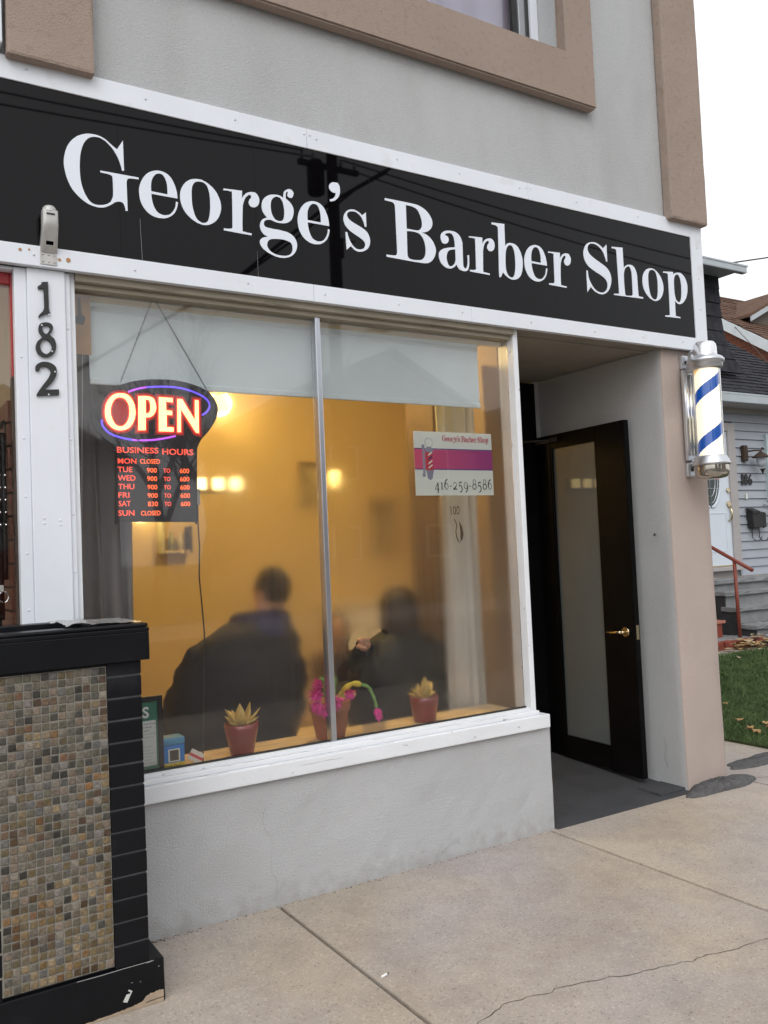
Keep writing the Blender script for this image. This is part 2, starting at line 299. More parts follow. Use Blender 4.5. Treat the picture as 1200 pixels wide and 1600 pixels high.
def curve_to_mesh(name, cu, y, mats, fit=None):
    tmp = bpy.data.objects.new('tmp', cu); COL.objects.link(tmp); dg = bpy.context.evaluated_depsgraph_get(); dg.update()
    me = bpy.data.meshes.new_from_object(tmp.evaluated_get(dg)); bpy.data.objects.remove(tmp); bpy.data.curves.remove(cu)
    if fit:
        xs = [v.co.x for v in me.vertices]; zs = [v.co.y for v in me.vertices]; x0, x1, z0, z1 = fit
        sx = (x1 - x0) / (max(xs) - min(xs)) if x1 is not None else (z1 - z0) / (max(zs) - min(zs)); sz = (z1 - z0) / (max(zs) - min(zs)); mx, mz = min(xs), min(zs)
        for v in me.vertices: v.co.x = x0 + (v.co.x - mx) * sx; v.co.y = z0 + (v.co.y - mz) * sz
    for v in me.vertices: v.co = Vector((v.co.x, y + v.co.z * (-1), v.co.y))
    me.materials.clear()
    for m in (mats if isinstance(mats, (list, tuple)) else [mats]): me.materials.append(m)
    me.name = name
    return me
def text_mesh(name, s, x0, x1, z0, z1, y, mats, thick=0.001, bold=0.0, shear=0.0, space=1.0):
    cu = bpy.data.curves.new(name, 'FONT'); cu.body = s; cu.size = 1.0; cu.extrude = 0.0005; cu.offset = bold; cu.shear = shear; cu.resolution_u = 3; cu.space_character = space
    me = curve_to_mesh(name, cu, 0, mats, fit=(x0, x1, z0, z1))
    for v in me.vertices: v.co.y = y + (thick / 2 if v.co.y > 0 else -thick / 2)
    return me
def strip(mb, path, half, y, mi=0):                        # flat ribbon in the x,z plane
    n = len(path); L = []; Rr = []
    for i, p in enumerate(path):
        a, b = path[max(i - 1, 0)], path[min(i + 1, n - 1)]; d = Vector((b[0] - a[0], b[1] - a[1])).normalized(); nx, nz = -d.y * half, d.x * half
        L.append((p[0] + nx, y, p[1] + nz)); Rr.append((p[0] - nx, y, p[1] - nz))
    for i in range(n - 1): mb.face((L[i], Rr[i], Rr[i + 1], L[i + 1]), mi)
def rough_grid(mb, fn, nu, nv, mi=0, jit=0.0):             # fn(u,v)->Vector
    vs = [[mb.bm.verts.new(Vector(fn(i / nu, j / nv)) + Vector((random.uniform(-jit, jit), random.uniform(-jit, jit), random.uniform(-jit, jit)))) for j in range(nv + 1)] for i in range(nu + 1)]
    for i in range(nu):
        for j in range(nv):
            f = mb.bm.faces.new((vs[i][j], vs[i + 1][j], vs[i + 1][j + 1], vs[i][j + 1])); f.material_index = mi; f.smooth = True
    return vs
def worn_box(x0, x1, y0, y1, z0, z1, cell=0.06, jit=0.0016, bev=0.008):   # plaster block: soft wavering arrises
    mb = MB(); mb.box(x0, x1, y0, y1, z0, z1, bev=bev); b = mb.bm
    for ax, a0, a1 in ((0, x0, x1), (1, y0, y1), (2, z0, z1)):
        k = min(120, int((a1 - a0) / cell))
        for i in range(1, k):
            no = Vector((0, 0, 0)); no[ax] = 1; c = Vector((0, 0, 0)); c[ax] = a0 + (a1 - a0) * i / k
            if abs(c[ax] - a0) < bev * 1.5 or abs(c[ax] - a1) < bev * 1.5: continue
            bmesh.ops.bisect_plane(b, geom=b.verts[:] + b.edges[:] + b.faces[:], plane_co=c, plane_no=no)
        if ax == 1 and False: break
    for v in b.verts: v.co += Vector((random.gauss(0, jit), random.gauss(0, jit), random.gauss(0, jit)))
    return mb

# ================================================================== GROUND
bx('ground', -300, 300, -300, 300, -0.60, -0.30, M('distant_ground', (0.10, 0.10, 0.085), rough=1, var=0.3, vs=0.2), kind='structure', bev=0)
bx('road', -60, 80, -12.9, -4.75, -0.4, -0.14, m_asphalt, kind='structure', bev=0)
bx('kerb', -60, 80, -4.75, -4.6, -0.4, 0.0, m_concrete, kind='structure', bev=0.02)
bx('far_pavement', -60, 80, -16.5, -12.9, -0.4, 0.0, m_concrete, kind='structure', bev=0.02)
bx('far_lawn', -60, 80, -60, -16.5, -0.4, 0.02, M('far_lawn_turf', (0.05, 0.075, 0.03), rough=1, var=0.3, vs=3), kind='structure', bev=0)
bx('joint_bed', -9, 30, -4.6, 0.4, -0.4, -0.035, m_crack, kind='structure', bev=0)
sw = link('sidewalk', None, kind='structure')
xs = [-4.85, -3.24, -1.63, -0.02, 1.585, 3.19, 4.80, 6.41, 8.02, 9.6, 11.2, 12.8]
for i in range(len(xs) - 1):
    for (ya, yb) in ((-4.6, -2.06), (-2.05, 0.02)):
        g = 0.0075
        mb = MB().box(xs[i] + g, xs[i + 1] - g, ya, yb, -0.12, 0.0, bev=0.007)
        obj('slab', mb, m_concrete, sw)
# crack that wanders across the large slab, grown along its own noise
def crack(pts, wdt, seed, nm='crack', y=None, j=0.006):
    rnd = random.Random(seed); path = []
    for a, b in zip(pts, pts[1:]):
        k = max(2, int(math.hypot(b[0] - a[0], b[1] - a[1]) / 0.03))
        for i in range(k): u = i / k; path.append((a[0] + (b[0] - a[0]) * u + rnd.gauss(0, j), a[1] + (b[1] - a[1]) * u + rnd.gauss(0, j)))
    path.append(pts[-1]); mb = MB(); n = len(path)
    L = []; Q = []
    for i, p in enumerate(path):
        a, b = path[max(i - 1, 0)], path[min(i + 1, n - 1)]; d = Vector((b[0] - a[0], b[1] - a[1])).normalized(); h = wdt * rnd.uniform(0.35, 1.0)
        L.append((p[0] - d.y * h, p[1] + d.x * h)); Q.append((p[0] + d.y * h, p[1] - d.x * h))
    for i in range(n - 1):
        q = (L[i], Q[i], Q[i + 1], L[i + 1])
        mb.face([(x, z, 0.0012) for x, z in q] if y is None else [(x, y, z) for x, z in q])
    return mb
obj('crack', crack([(1.60, -1.30), (1.86, -1.22), (2.1, -1.26), (2.4, -1.34), (2.62, -1.40), (2.93, -1.45), (3.17, -1.47)], 0.0024, 3), m_crack, sw)
obj('crack', crack([(4.83, -0.06), (5.15, -0.14), (5.6, -0.10)], 0.003, 4), m_crack, sw)
bx('side_path', 4.69, 5.62, 0.03, 9, -0.3, -0.004, m_concrete, kind='structure', bev=0.004)
# dirt and leaf litter collected where the wall meets the pavement
mb = MB(); rnd = random.Random(2)
for i in range(150):
    x = rnd.uniform(0.95, 3.2); y = -abs(rnd.gauss(0, 0.010)) - 0.004; s = rnd.uniform(0.0008, 0.0028)
    mb.blob((x, y, s * 0.3), (s * 1.4, s, s * 0.6), n=3)
for i in range(220):
    x = 0.92 + abs(rnd.gauss(0, 0.10)); y = -abs(rnd.gauss(0, 0.018)); s = rnd.uniform(0.0006, 0.0022); mb.blob((x, y, s * 0.3), (s * 1.4, s, s * 0.6), n=3)
for i in range(70):
    x = rnd.uniform(1.0, 5.0); y = -rnd.uniform(0.05, 1.9); s = rnd.uniform(0.0008, 0.0022); mb.blob((x, y, s * 0.3), (s * 1.5, s, s * 0.6), n=3)
obj('grit', mb, m_crack, kind='stuff', label='dark grit gathered along the foot of the grey wall', cat='grit')
cb = thing('cigarette_butt', 'small white cigarette butt lying on the concrete slab', 'cigarette butt', (1.635, -0.818, 0.005))
obj('filter', MB().tube([(1.615, -0.822, 0.0045), (1.642, -0.815, 0.0045)], 0.0045, n=10), M('cigarette_paper', (0.85, 0.84, 0.82), rough=0.8, var=0.03), cb)
obj('burnt_end', MB().tube([(1.642, -0.815, 0.0045), (1.648, -0.8135, 0.0045)], 0.0042, n=10), m_castmetal, cb)
for nm, lab, cen, rx, ry, h in (('asphalt_patch', 'dark asphalt lump filling the gap at the foot of the tan corner pillar', (4.545, -0.05), 0.30, 0.115, 0.05),
                               ('asphalt_patch', 'flat dark asphalt patch on the path behind the tan corner pillar', (5.28, 0.20), 0.38, 0.10, 0.02)):
    mb = MB(); rnd = random.Random(int(cen[0] * 10)); n = 72; rings = []
    prof = [(1.0, 0.0), (0.93, 0.4), (0.75, 0.75), (0.45, 0.95), (0.15, 1.0)]
    ph = [rnd.uniform(0, 6.28) for _ in range(5)]; wob = [0.92 + sum(0.16 / (k + 1) * math.sin((k + 2) * 2 * math.pi * j / n + ph[k]) for k in range(5)) + rnd.uniform(-.03, .03) for j in range(n)]
    for q, hz in prof:
        rings.append([mb.bm.verts.new((cen[0] + rx * q * wob[j] * math.cos(2 * math.pi * j / n), cen[1] + ry * q * wob[j] * math.sin(2 * math.pi * j / n), -0.01 + (h + 0.01) * hz * rnd.uniform(0.85, 1.1))) for j in range(n)])
    for A, B in zip(rings, rings[1:]):
        for j in range(n): f = mb.bm.faces.new((A[j], A[(j + 1) % n], B[(j + 1) % n], B[j])); f.smooth = True
    mb.bm.faces.new(rings[-1])
    obj(nm, mb, m_patch, label=lab, cat='asphalt patch')

# ================================================================== THE SHOP BUILDING
shop = thing('barber_shop_building', 'two storey grey stucco barber shop with tan trim and steamed up window', 'building', (2.5, 0, 0))
S_ = shop
# lower wall under the window
mb = worn_box(0.77, 3.226, 0.0, 0.22, -0.2, 0.556, cell=0.08, jit=0.0012, bev=0.010); obj('lower_wall', mb, m_stucco_low, S_)
obj('wall_crack', crack([(1.56, 0.02), (1.575, 0.10), (1.55, 0.2), (1.565, 0.28), (1.53, 0.38), (1.535, 0.44)], 0.0007, 9, y=-0.0035), M('wall_crack_line', (0.31, 0.305, 0.30), rough=1), S_)
obj('wall_crack', crack([(2.42, 0.005), (2.47, 0.05), (2.53, 0.07), (2.60, 0.05)], 0.0008, 10, y=-0.0035), bpy.data.materials['wall_crack_line'], S_)
# upper storey
bx('fascia_wall', -2.0, 4.655, -0.02, 0.25, 2.74, 3.50, m_stucco, S_, bev=0)
bx('side_wall', 4.36, 4.655, 0.30, 8.0, 2.78, 6.2, m_stucco, S_, bev=0)
bx('rear_wall', -2.0, 4.655, 7.8, 8.0, -0.2, 6.2, m_stucco, S_, bev=0)
bx('flat_roof', -2.05, 4.72, -0.12, 8.05, 6.2, 6.35, m_white, S_, bev=0.01)
bx('upper_floor', -2.0, 4.36, 0.30, 7.8, 2.96, 3.1, m_soffit, S_, bev=0)
obj('corner_trim', worn_box(4.353, 4.695, -0.10, -0.031, 3.537, 6.15, cell=0.10, jit=0.0009, bev=0.012), m_tan, S_)
obj('corner_trim', worn_box(4.656, 4.695, -0.0305, 0.35, 3.537, 6.15, cell=0.14, jit=0.0009, bev=0.010), m_tan, S_)
obj('left_trim', worn_box(0.535, 0.868, -0.10, -0.031, 3.540, 6.15, cell=0.10, jit=0.0009, bev=0.012), m_tan, S_)
bx('left_wall_edge', -2.0, 0.52, -0.10, -0.0312, 3.575, 6.15, m_white, S_, bev=0.006)
# upstairs window with its tan surround
Z0, ZI, XR, XI, XL, XLI = 4.08, 4.357, 3.75, 3.528, 0.95, 1.18
mb = MB(); mb.prism([(XL, Z0), (XR, Z0), (XR, 5.9), (XI, 5.9), (XI, ZI), (XLI, ZI), (XLI, 5.9), (XL, 5.9)], -0.10, -0.031)
bmesh.ops.bevel(mb.bm, geom=mb.bm.edges[:], offset=0.010, segments=2, affect='EDGES', material=-1)
obj('window_surround', mb, m_tan, S_)
for nm, a in (('upper_wall', (-2.0, 4.655, 3.50, ZI)), ('upper_wall', (XI, 4.655, ZI, 6.2)), ('upper_wall', (-2.0, XLI, ZI, 6.2))):
    bx(nm, a[0], a[1], -0.03, 0.30, a[2], a[3], m_stucco, S_, bev=0)
uw = obj('upstairs_window', (lambda mb: (mb.box(XI - 0.055, XI - 0.002, 0.12, 0.2, ZI + 0.001, 5.9, bev=0.004), mb.box(XLI + 0.002, XLI + 0.05, 0.12, 0.2, ZI + 0.001, 5.9, bev=0.004), mb.box(XLI + 0.05, XI - 0.055, 0.12, 0.2, ZI + 0.001, ZI + 0.06, bev=0.004), mb)[-1])(MB()), m_white, S_)
obj('sash', (lambda mb: (mb.box(XI - 0.125, XI - 0.075, 0.15, 0.18, ZI + 0.06, 5.9, bev=0.003), mb.box(XLI + 0.06, XI - 0.125, 0.15, 0.18, ZI + 0.06, ZI + 0.11, bev=0.003), mb)[-1])(MB()), m_alu, uw)
bx('weather_strip', XI - 0.075, XI - 0.056, 0.14, 0.19, ZI + 0.06, 5.9, m_castmetal, uw, bev=0.001)
bx('side_strip', XI - 0.165, XI - 0.125, 0.16, 0.19, ZI + 0.11, 5.9, m_castmetal, uw, bev=0.001)
bx('pane', XLI + 0.1, XI - 0.165, 0.165, 0.171, ZI + 0.11, 5.9, m_glass, uw, bev=0)
mb = MB()
rough_grid(mb, lambda u, v: Vector((XLI + 0.05 + u * (XI - XLI - 0.1), 0.235 + 0.010 * math.sin(u * 60) + 0.006 * math.sin(u * 23 + 1), ZI + v * 1.6)), 90, 2)
obj('sheer_curtain', mb, M('lilac_sheer', (0.50, 0.46, 0.60), rough=0.9, var=0.08, vs=2), uw)
# pillar right of the doorway: grey return, tan front
m_pillar = [m_stucco, m_tan2]
mb = MB(); zz = [-0.2, -0.02, 0.12, 0.3, 0.5, 0.75, 1.0, 1.3, 1.6, 1.9, 2.2, 2.5, 2.732]
rnd = random.Random(5)
def px_l(z): return 4.322 - 0.030 * min(1, max(0, z / 2.7)) + rnd.gauss(0, 0.0018)
rows = []
for z in zz:
    l = px_l(z); r = 4.682 - 0.012 * z / 2.7 + rnd.gauss(0, 0.002); bvl = 0.012
    ys = [1.30, 0.9, 0.5, 0.2, 0.06, bvl]
    row = [Vector((l, y, z)) for y in ys] + [Vector((l + 0.004, 0.003, z)), Vector((l + bvl, rnd.gauss(0, 0.001), z))] + [Vector((l + (r - l) * k, rnd.gauss(0, 0.0012), z)) for k in (0.3, 0.55, 0.8)] + [Vector((r - bvl, 0, z)), Vector((r - 0.003, 0.004, z)), Vector((r, bvl, z)), Vector((r, 0.3, z)), Vector((r, 1.3, z))]
    rows.append([mb.bm.verts.new(p) for p in row])
for A, B in zip(rows, rows[1:]):
    for j in range(len(A) - 1):
        f = mb.bm.faces.new((A[j], A[j + 1], B[j + 1], B[j])); f.material_index = 0 if j < 5 else 1; f.smooth = True
obj('door_pillar', mb, m_pillar, S_)
bx('pillar_core', 4.335, 4.655, 0.02, 7.8, -0.2, 2.7322, m_stucco, S_, bev=0)
obj('wall_crack', (lambda m_: m_)(MB().tube([(4.3165, 0.17, 0.30), (4.314, 0.15, 0.25), (4.316, 0.17, 0.19), (4.317, 0.15, 0.12)], 0.0006, n=5)), m_crack, S_)
obj('hook', MB().tube([(4.304, 0.13, 1.575), (4.285, 0.12, 1.575), (4.262, 0.11, 1.57), (4.262, 0.10, 1.585)], 0.0035, n=6), m_castmetal, S_)
# doorway recess
bx('soffit', 3.135, 4.30, 0.03, 1.20, 2.735, 2.78, m_soffit, S_, bev=0)
bx('soffit_trim', 3.135, 4.30, -0.015, 0.03, 2.729, 2.77, m_soffit, S_, bev=0.004)
bx('soffit_trim', 3.135, 4.30, 0.10, 0.135, 2.727, 2.735, m_soffit, S_, bev=0.002)
mb = MB(); mb.hexa([(3.226, 0.0, -0.2), (4.33, 0.0, -0.2), (4.33, 1.14, -0.2), (3.226, 1.14, -0.2), (3.226, -0.02, 0.004), (4.33, -0.03, 0.004), (4.33, 1.14, 0.058), (3.226, 1.14, 0.058)], bev=0.006)
obj('doorway_floor', mb, m_alcfloor, S_)
bx('floor_patch', 4.10, 4.325, 0.03, 0.22, 0.006, 0.022, m_alcfloor, S_, bev=0.004)
bx('partition_wall', 3.165, 3.2255, 0.221, 1.15, -0.2, 2.94, M('tan_partition_paint', (0.27, 0.19, 0.12), rough=0.7, var=0.08), S_, bev=0)
bx('dark_panel', 3.145, 3.1645, 0.86, 1.17, 0.10, 2.90, M('dark_brown_panel', (0.09, 0.06, 0.04), rough=0.6, var=0.15), S_, bev=0.002)
bx('alcove_skin', 3.2258, 3.229, 0.221, 1.15, 0.0, 2.735, m_stucco, S_, bev=0)
# door frame and leaf
bx('door_frame', 4.100, 4.255, 1.125, 1.20, 0.05, 2.72, m_dark, S_, bev=0.004)
bx('door_frame', 3.228, 3.30, 1.125, 1.20, 0.05, 2.72, m_dark, S_, bev=0.004)
bx('door_frame', 3.30, 4.100, 1.125, 1.20, 2.33, 2.72, m_dark, S_, bev=0.004)
bx('door_return', 4.2555, 4.30, 1.13, 1.25, 0.0, 2.735, m_stucco, S_, bev=0)
ha, hb = Vector((4.236, 1.118, 0)), Vector((4.190, 0.240, 0)); dd = (hb - ha).normalized(); dnrm = Vector((dd.y, -dd.x, 0)) * 1.0
if dnrm.x > 0: dnrm = -dnrm                                  # towards the viewer's left
WID = (hb - ha).length
def leaf(u0, u1, z0, z1, d0, d1):                            # u along the leaf from the hinge, d out of the visible face
    P_ = lambda u, d, z: tuple(ha + dd * u + dnrm * d + Vector((0, 0, z)))
    return [P_(u0, d0, z0), P_(u1, d0, z0), P_(u1, d1, z0), P_(u0, d1, z0), P_(u0, d0, z1), P_(u1, d0, z1), P_(u1, d1, z1), P_(u0, d1, z1)]
g0, g1, gz0, gz1 = 0.148, 0.610, 0.195, 2.232
mb = MB()
mb.hexa(leaf(0, g0, 0.07, 2.318, -0.044, 0), bev=0.003); mb.hexa(leaf(g1, WID, 0.05, 2.318, -0.044, 0), bev=0.003)
mb.hexa(leaf(g0, g1, 0.06, gz0, -0.044, -0.0005), bev=0.002); mb.hexa(leaf(g0, g1, gz1, 2.318, -0.044, -0.0005), bev=0.002)
door = obj('door', mb, m_dark, S_)
m_frost = M('frosted_door_glass', (0.115, 0.135, 0.14), rough=0.04, var=0.08, vs=2.2, spec=0.55, bump=0.02, bs=5)
mb = MB(); mb.hexa(leaf(g0, g1, gz0, gz1, -0.028, -0.020)); obj('door_pane', mb, m_frost, door)
mb = MB()
for (a, b_, c, d) in ((g0, g0 + 0.014, gz0, gz1), (g1 - 0.014, g1, gz0, gz1), (g0 + 0.014, g1 - 0.014, gz0, gz0 + 0.014), (g0 + 0.014, g1 - 0.014, gz1 - 0.014, gz1)): mb.hexa(leaf(a, b_, c, d, -0.020, -0.006), bev=0.002)
obj('glazing_bead', mb, m_dark, door)
m_brass = M('satin_brass', (0.62, 0.52, 0.34), rough=0.25, metal=1.0, var=0.06)
mb = MB(); hp = ha + dd * (WID - 0.075) + Vector((0, 0, 0.965))
mb.tube([hp, hp + dnrm * 0.012], [0.032, 0.030], n=20); mb.tube([hp + dnrm * 0.01, hp + dnrm * 0.045], 0.010, n=12)
mb.tube([hp + dnrm * 0.045, hp + dnrm * 0.05 - dd * 0.03, hp + dnrm * 0.05 - dd * 0.07 + Vector((0, 0, -0.006)), hp + dnrm * 0.055 - dd * 0.12 + Vector((0, 0, -0.004))], [0.011, 0.010, 0.0085, 0.006], n=10)
obj('handle', mb, m_brass, door)
mb = MB(); q = ha + dd * (WID + 0.001) + Vector((0, 0, 0.965)); mb.hexa(leaf(WID, WID + 0.002, 0.92, 1.01, -0.033, -0.011)); obj('latch_plate', mb, m_brass, door)
mb = MB(); mb.hexa(leaf(0.02, 0.24, 2.262, 2.292, 0.0, 0.03), bev=0.004); mb.tube([ha + dd * 0.2 + dnrm * 0.015 + Vector((0, 0, 2.277)), ha + dnrm * 0.14 + Vector((-0.05, -0.05, 2.277))], 0.008, n=8)
obj('door_closer', mb, m_castmetal, door)

# shop window
win = obj('shop_window', MB().box(3.097, 3.130, -0.004, 0.13, 0.62, 2.735, bev=0.004), m_white_wood, S_)
obj('stile', MB().box(0.764, 0.785, 0.0, 0.12, 0.62, 2.735, bev=0.003), m_white_wood, win)
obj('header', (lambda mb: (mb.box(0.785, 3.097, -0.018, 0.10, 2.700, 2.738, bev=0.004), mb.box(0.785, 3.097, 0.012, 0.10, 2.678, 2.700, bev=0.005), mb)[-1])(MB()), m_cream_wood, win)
obj('sill', (lambda mb: (mb.box(0.766, 3.205, -0.028, 0.06, 0.5565, 0.628, bev=0.006), mb.box(0.766, 3.150, -0.008, 0.049, 0.628, 0.652, bev=0.007), mb.box(0.766, 3.135, 0.012, 0.0495, 0.652, 0.668, bev=0.003), mb)[-1])(MB()), m_white_wood, win)
m_pc = M('paint_crack', (0.16, 0.14, 0.12), rough=0.9)
for z_, y_, xa, xb, sd_ in ((0.6300, -0.0285, 0.80, 1.35, 41), (0.6295, -0.0285, 1.55, 2.2, 42), (0.6535, -0.0085, 0.9, 1.8, 43), (0.6530, -0.0085, 2.1, 3.0, 44), (0.600, -0.0290, 1.70, 1.92, 45)):
    obj('paint_crack', crack([(xa, z_), ((xa + xb) / 2, z_ + 0.001), (xb, z_)], 0.0006, sd_, y=y_, j=0.0012), m_pc, win)
bx('putty_line', 0.785, 3.097, 0.036, 0.0498, 0.6682, 0.676, m_castmetal, win, bev=0.002)
mb = MB(); mb.box(1.893, 1.921, 0.022, 0.075, 0.668, 2.70, bev=0.0045); obj('mullion', mb, m_mull, win)
for x0, x1 in ((0.7855, 1.8925), (1.9215, 3.0965)):
    me = MB().box(x0, x1, 0.050, 0.056, 0.669, 2.677).mesh('pane', [m_glass, m_steam])
    for p in me.polygons:
        if p.normal.y > 0.9: p.material_index = 1
    link('pane', me, win)
m_mark = M('wiped_mark', (0.10, 0.06, 0.03), rough=0.9)
me = text_mesh('window_mark', '100', 2.665, 2.722, 1.722, 1.768, 0.0575, m_mark, 0.0006); link('window_mark', me, win)
mb = MB(); strip(mb, [(2.685, 1.70), (2.70, 1.67), (2.692, 1.63), (2.70, 1.595), (2.712, 1.575)], 0.003, 0.0577); mb.face([(2.715, 0.0577, 1.69), (2.735, 0.0577, 1.655), (2.742, 0.0577, 1.62), (2.733, 0.0577, 1.59), (2.72, 0.0577, 1.58), (2.722, 0.0577, 1.64)])
obj('window_mark', mb, m_mark, win)
obj('window_shelf', MB().box(0.786, 3.096, 0.0565, 0.36, 0.60, 0.648, bev=0.003), m_shelfwood, S_)
# white post between the shops
mb = MB(); mb.box(0.5985, 0.742, -0.028, 0.1, -0.1, 2.727, bev=0.004); mb.box(0.552, 0.5985, -0.016, 0.1, -0.1, 2.727, bev=0.004); mb.box(0.742, 0.7635, -0.016, 0.1, -0.1, 2.727, bev=0.004)
post = obj('white_post', mb, m_white, S_)
mb = MB()
for x, z in ((0.573, 2.37), (0.575, 2.05), (0.575, 1.82), (0.576, 1.60), (0.577, 1.38), (0.752, 2.5), (0.752, 2.05), (0.753, 1.75), (0.753, 1.52), (0.64, 1.735), (0.70, 1.725), (0.64, 1.715), (0.70, 1.708)):
    mb.blob((x, -0.017 if x < 0.59 or x > 0.745 else -0.029, z), (0.0045, 0.002, 0.0045), n=5)
obj('rivet', mb, m_white, post, kind='stuff')

# interior shell
bx('interior_floor', 0.66, 3.164, 0.222, 1.26, -0.2, 0.10, m_intfloor, S_, bev=0); bx('interior_floor', 0.66, 4.299, 1.2601, 2.86, -0.2, 0.10, m_intfloor, S_, bev=0); bx('threshold', 3.30, 4.10, 1.125, 1.26, -0.1, 0.075, m_dark, S_, bev=0.004)
bx('back_wall', 0.80, 4.335, 2.86, 2.96, 0.10, 2.96, m_interior, S_, bev=0)
bx('interior_ceiling', 0.56, 4.335, 0.13, 2.86, 2.90, 2.958, m_interior, S_, bev=0)
bx('inner_side_wall', 0.66, 0.76, 0.10, 2.86, 0.10, 2.90, m_interior, S_, bev=0)
bx('interior_front', 0.765, 3.165, 0.105, 0.13, 2.66, 2.9, m_interior, S_, bev=0)
bx('right_lining', 4.30, 4.334, 1.25, 2.86, 0.1, 2.9, m_interior, S_, bev=0)

# ================================================================== SIGN
sign = thing('shop_sign', 'long black fascia sign with white serif lettering and white metal frame', 'sign', (2.5, -0.05, 2.73))
SX0, SX1, SZ0, SZ1, BZ0, BZ1, BX1 = -1.2, 4.683, 2.7285, 3.5555, 2.810, 3.4615, 4.574
seams = [SX0, -0.85, -0.24, 0.362, 0.966, 1.577, 2.19, 2.797, 3.396, 4.0, BX1]
for a, b in zip(seams, seams[1:]): bx('panel', a + 0.0003, b - 0.0003, -0.0465 + random.uniform(-0.0002, 0.0002), -0.03, BZ0 - 0.01, BZ1 + 0.01, m_signblack, sign, bev=0.0008)
bx('backing', SX0, BX1, -0.0299, -0.021, SZ0 + 0.005, SZ1 - 0.005, m_castmetal, sign, bev=0)
for a, b, z0, z1 in ((SX0, 1.85, BZ1, SZ1), (1.85, 3.22, BZ1, SZ1), (3.22, BX1, BZ1, SZ1), (SX0, 1.855, SZ0, BZ0), (1.855, 2.783, SZ0, BZ0), (2.783, BX1, SZ0, BZ0)):
    bx('frame_rail', a + 0.0008, b - 0.0008, -0.0535 - random.uniform(0, 0.0008), -0.022, z0, z1, m_white, sign, bev=0.0025)
bx('frame_stile', BX1 + 0.0008, SX1, -0.0538, -0.0, SZ0, SZ1, m_white, sign, bev=0.0025)
bx('frame_return', 4.657, SX1 - 0.0005, 0.0005, 0.30, SZ0, SZ1, m_white, sign, bev=0.002)
mb = MB()
for x in [0.62 + k * 0.43 for k in range(10)]:
    for z in (SZ1 - 0.045, SZ0 + 0.04): mb.blob((x + random.uniform(-.05, .05), -0.0555, z + random.uniform(-.006, .006)), (0.0045, 0.0022, 0.0045), n=4)
for x in (1.835, 1.866, 3.205, 3.236): mb.blob((x, -0.0555, SZ1 - 0.03), (0.004, 0.002, 0.004), n=4)
for z in (2.78, 3.0, 3.2, 3.4): mb.blob((4.63, -0.0555, z), (0.0045, 0.0022, 0.0045), n=4)
obj('rivet', mb, m_alu, sign, kind='stuff')
mb = MB()
for x, z, s in ((0.718, 2.765, 0.006), (0.752, 2.768, 0.009), (0.605, 2.79, 0.004), (0.572, 2.785, 0.006)): mb.tube([(x, -0.053, z), (x, -0.0562, z)], s, n=10)
obj('rust_spot', mb, m_rust, sign, kind='stuff')
mb = MB(); mb.face([(1.052, -0.0474, 2.815), (1.0535, -0.0474, 2.815), (1.0485, -0.0474, 2.99), (1.0475, -0.0474, 2.99)]); mb.face([(1.5775, -0.0474, 2.815), (1.5785, -0.0474, 2.815), (1.578, -0.0474, 2.93), (1.5772, -0.0474, 2.93)])
obj('scratch', mb, M('pale_scratch', (0.3, 0.3, 0.32), rough=0.7), sign)

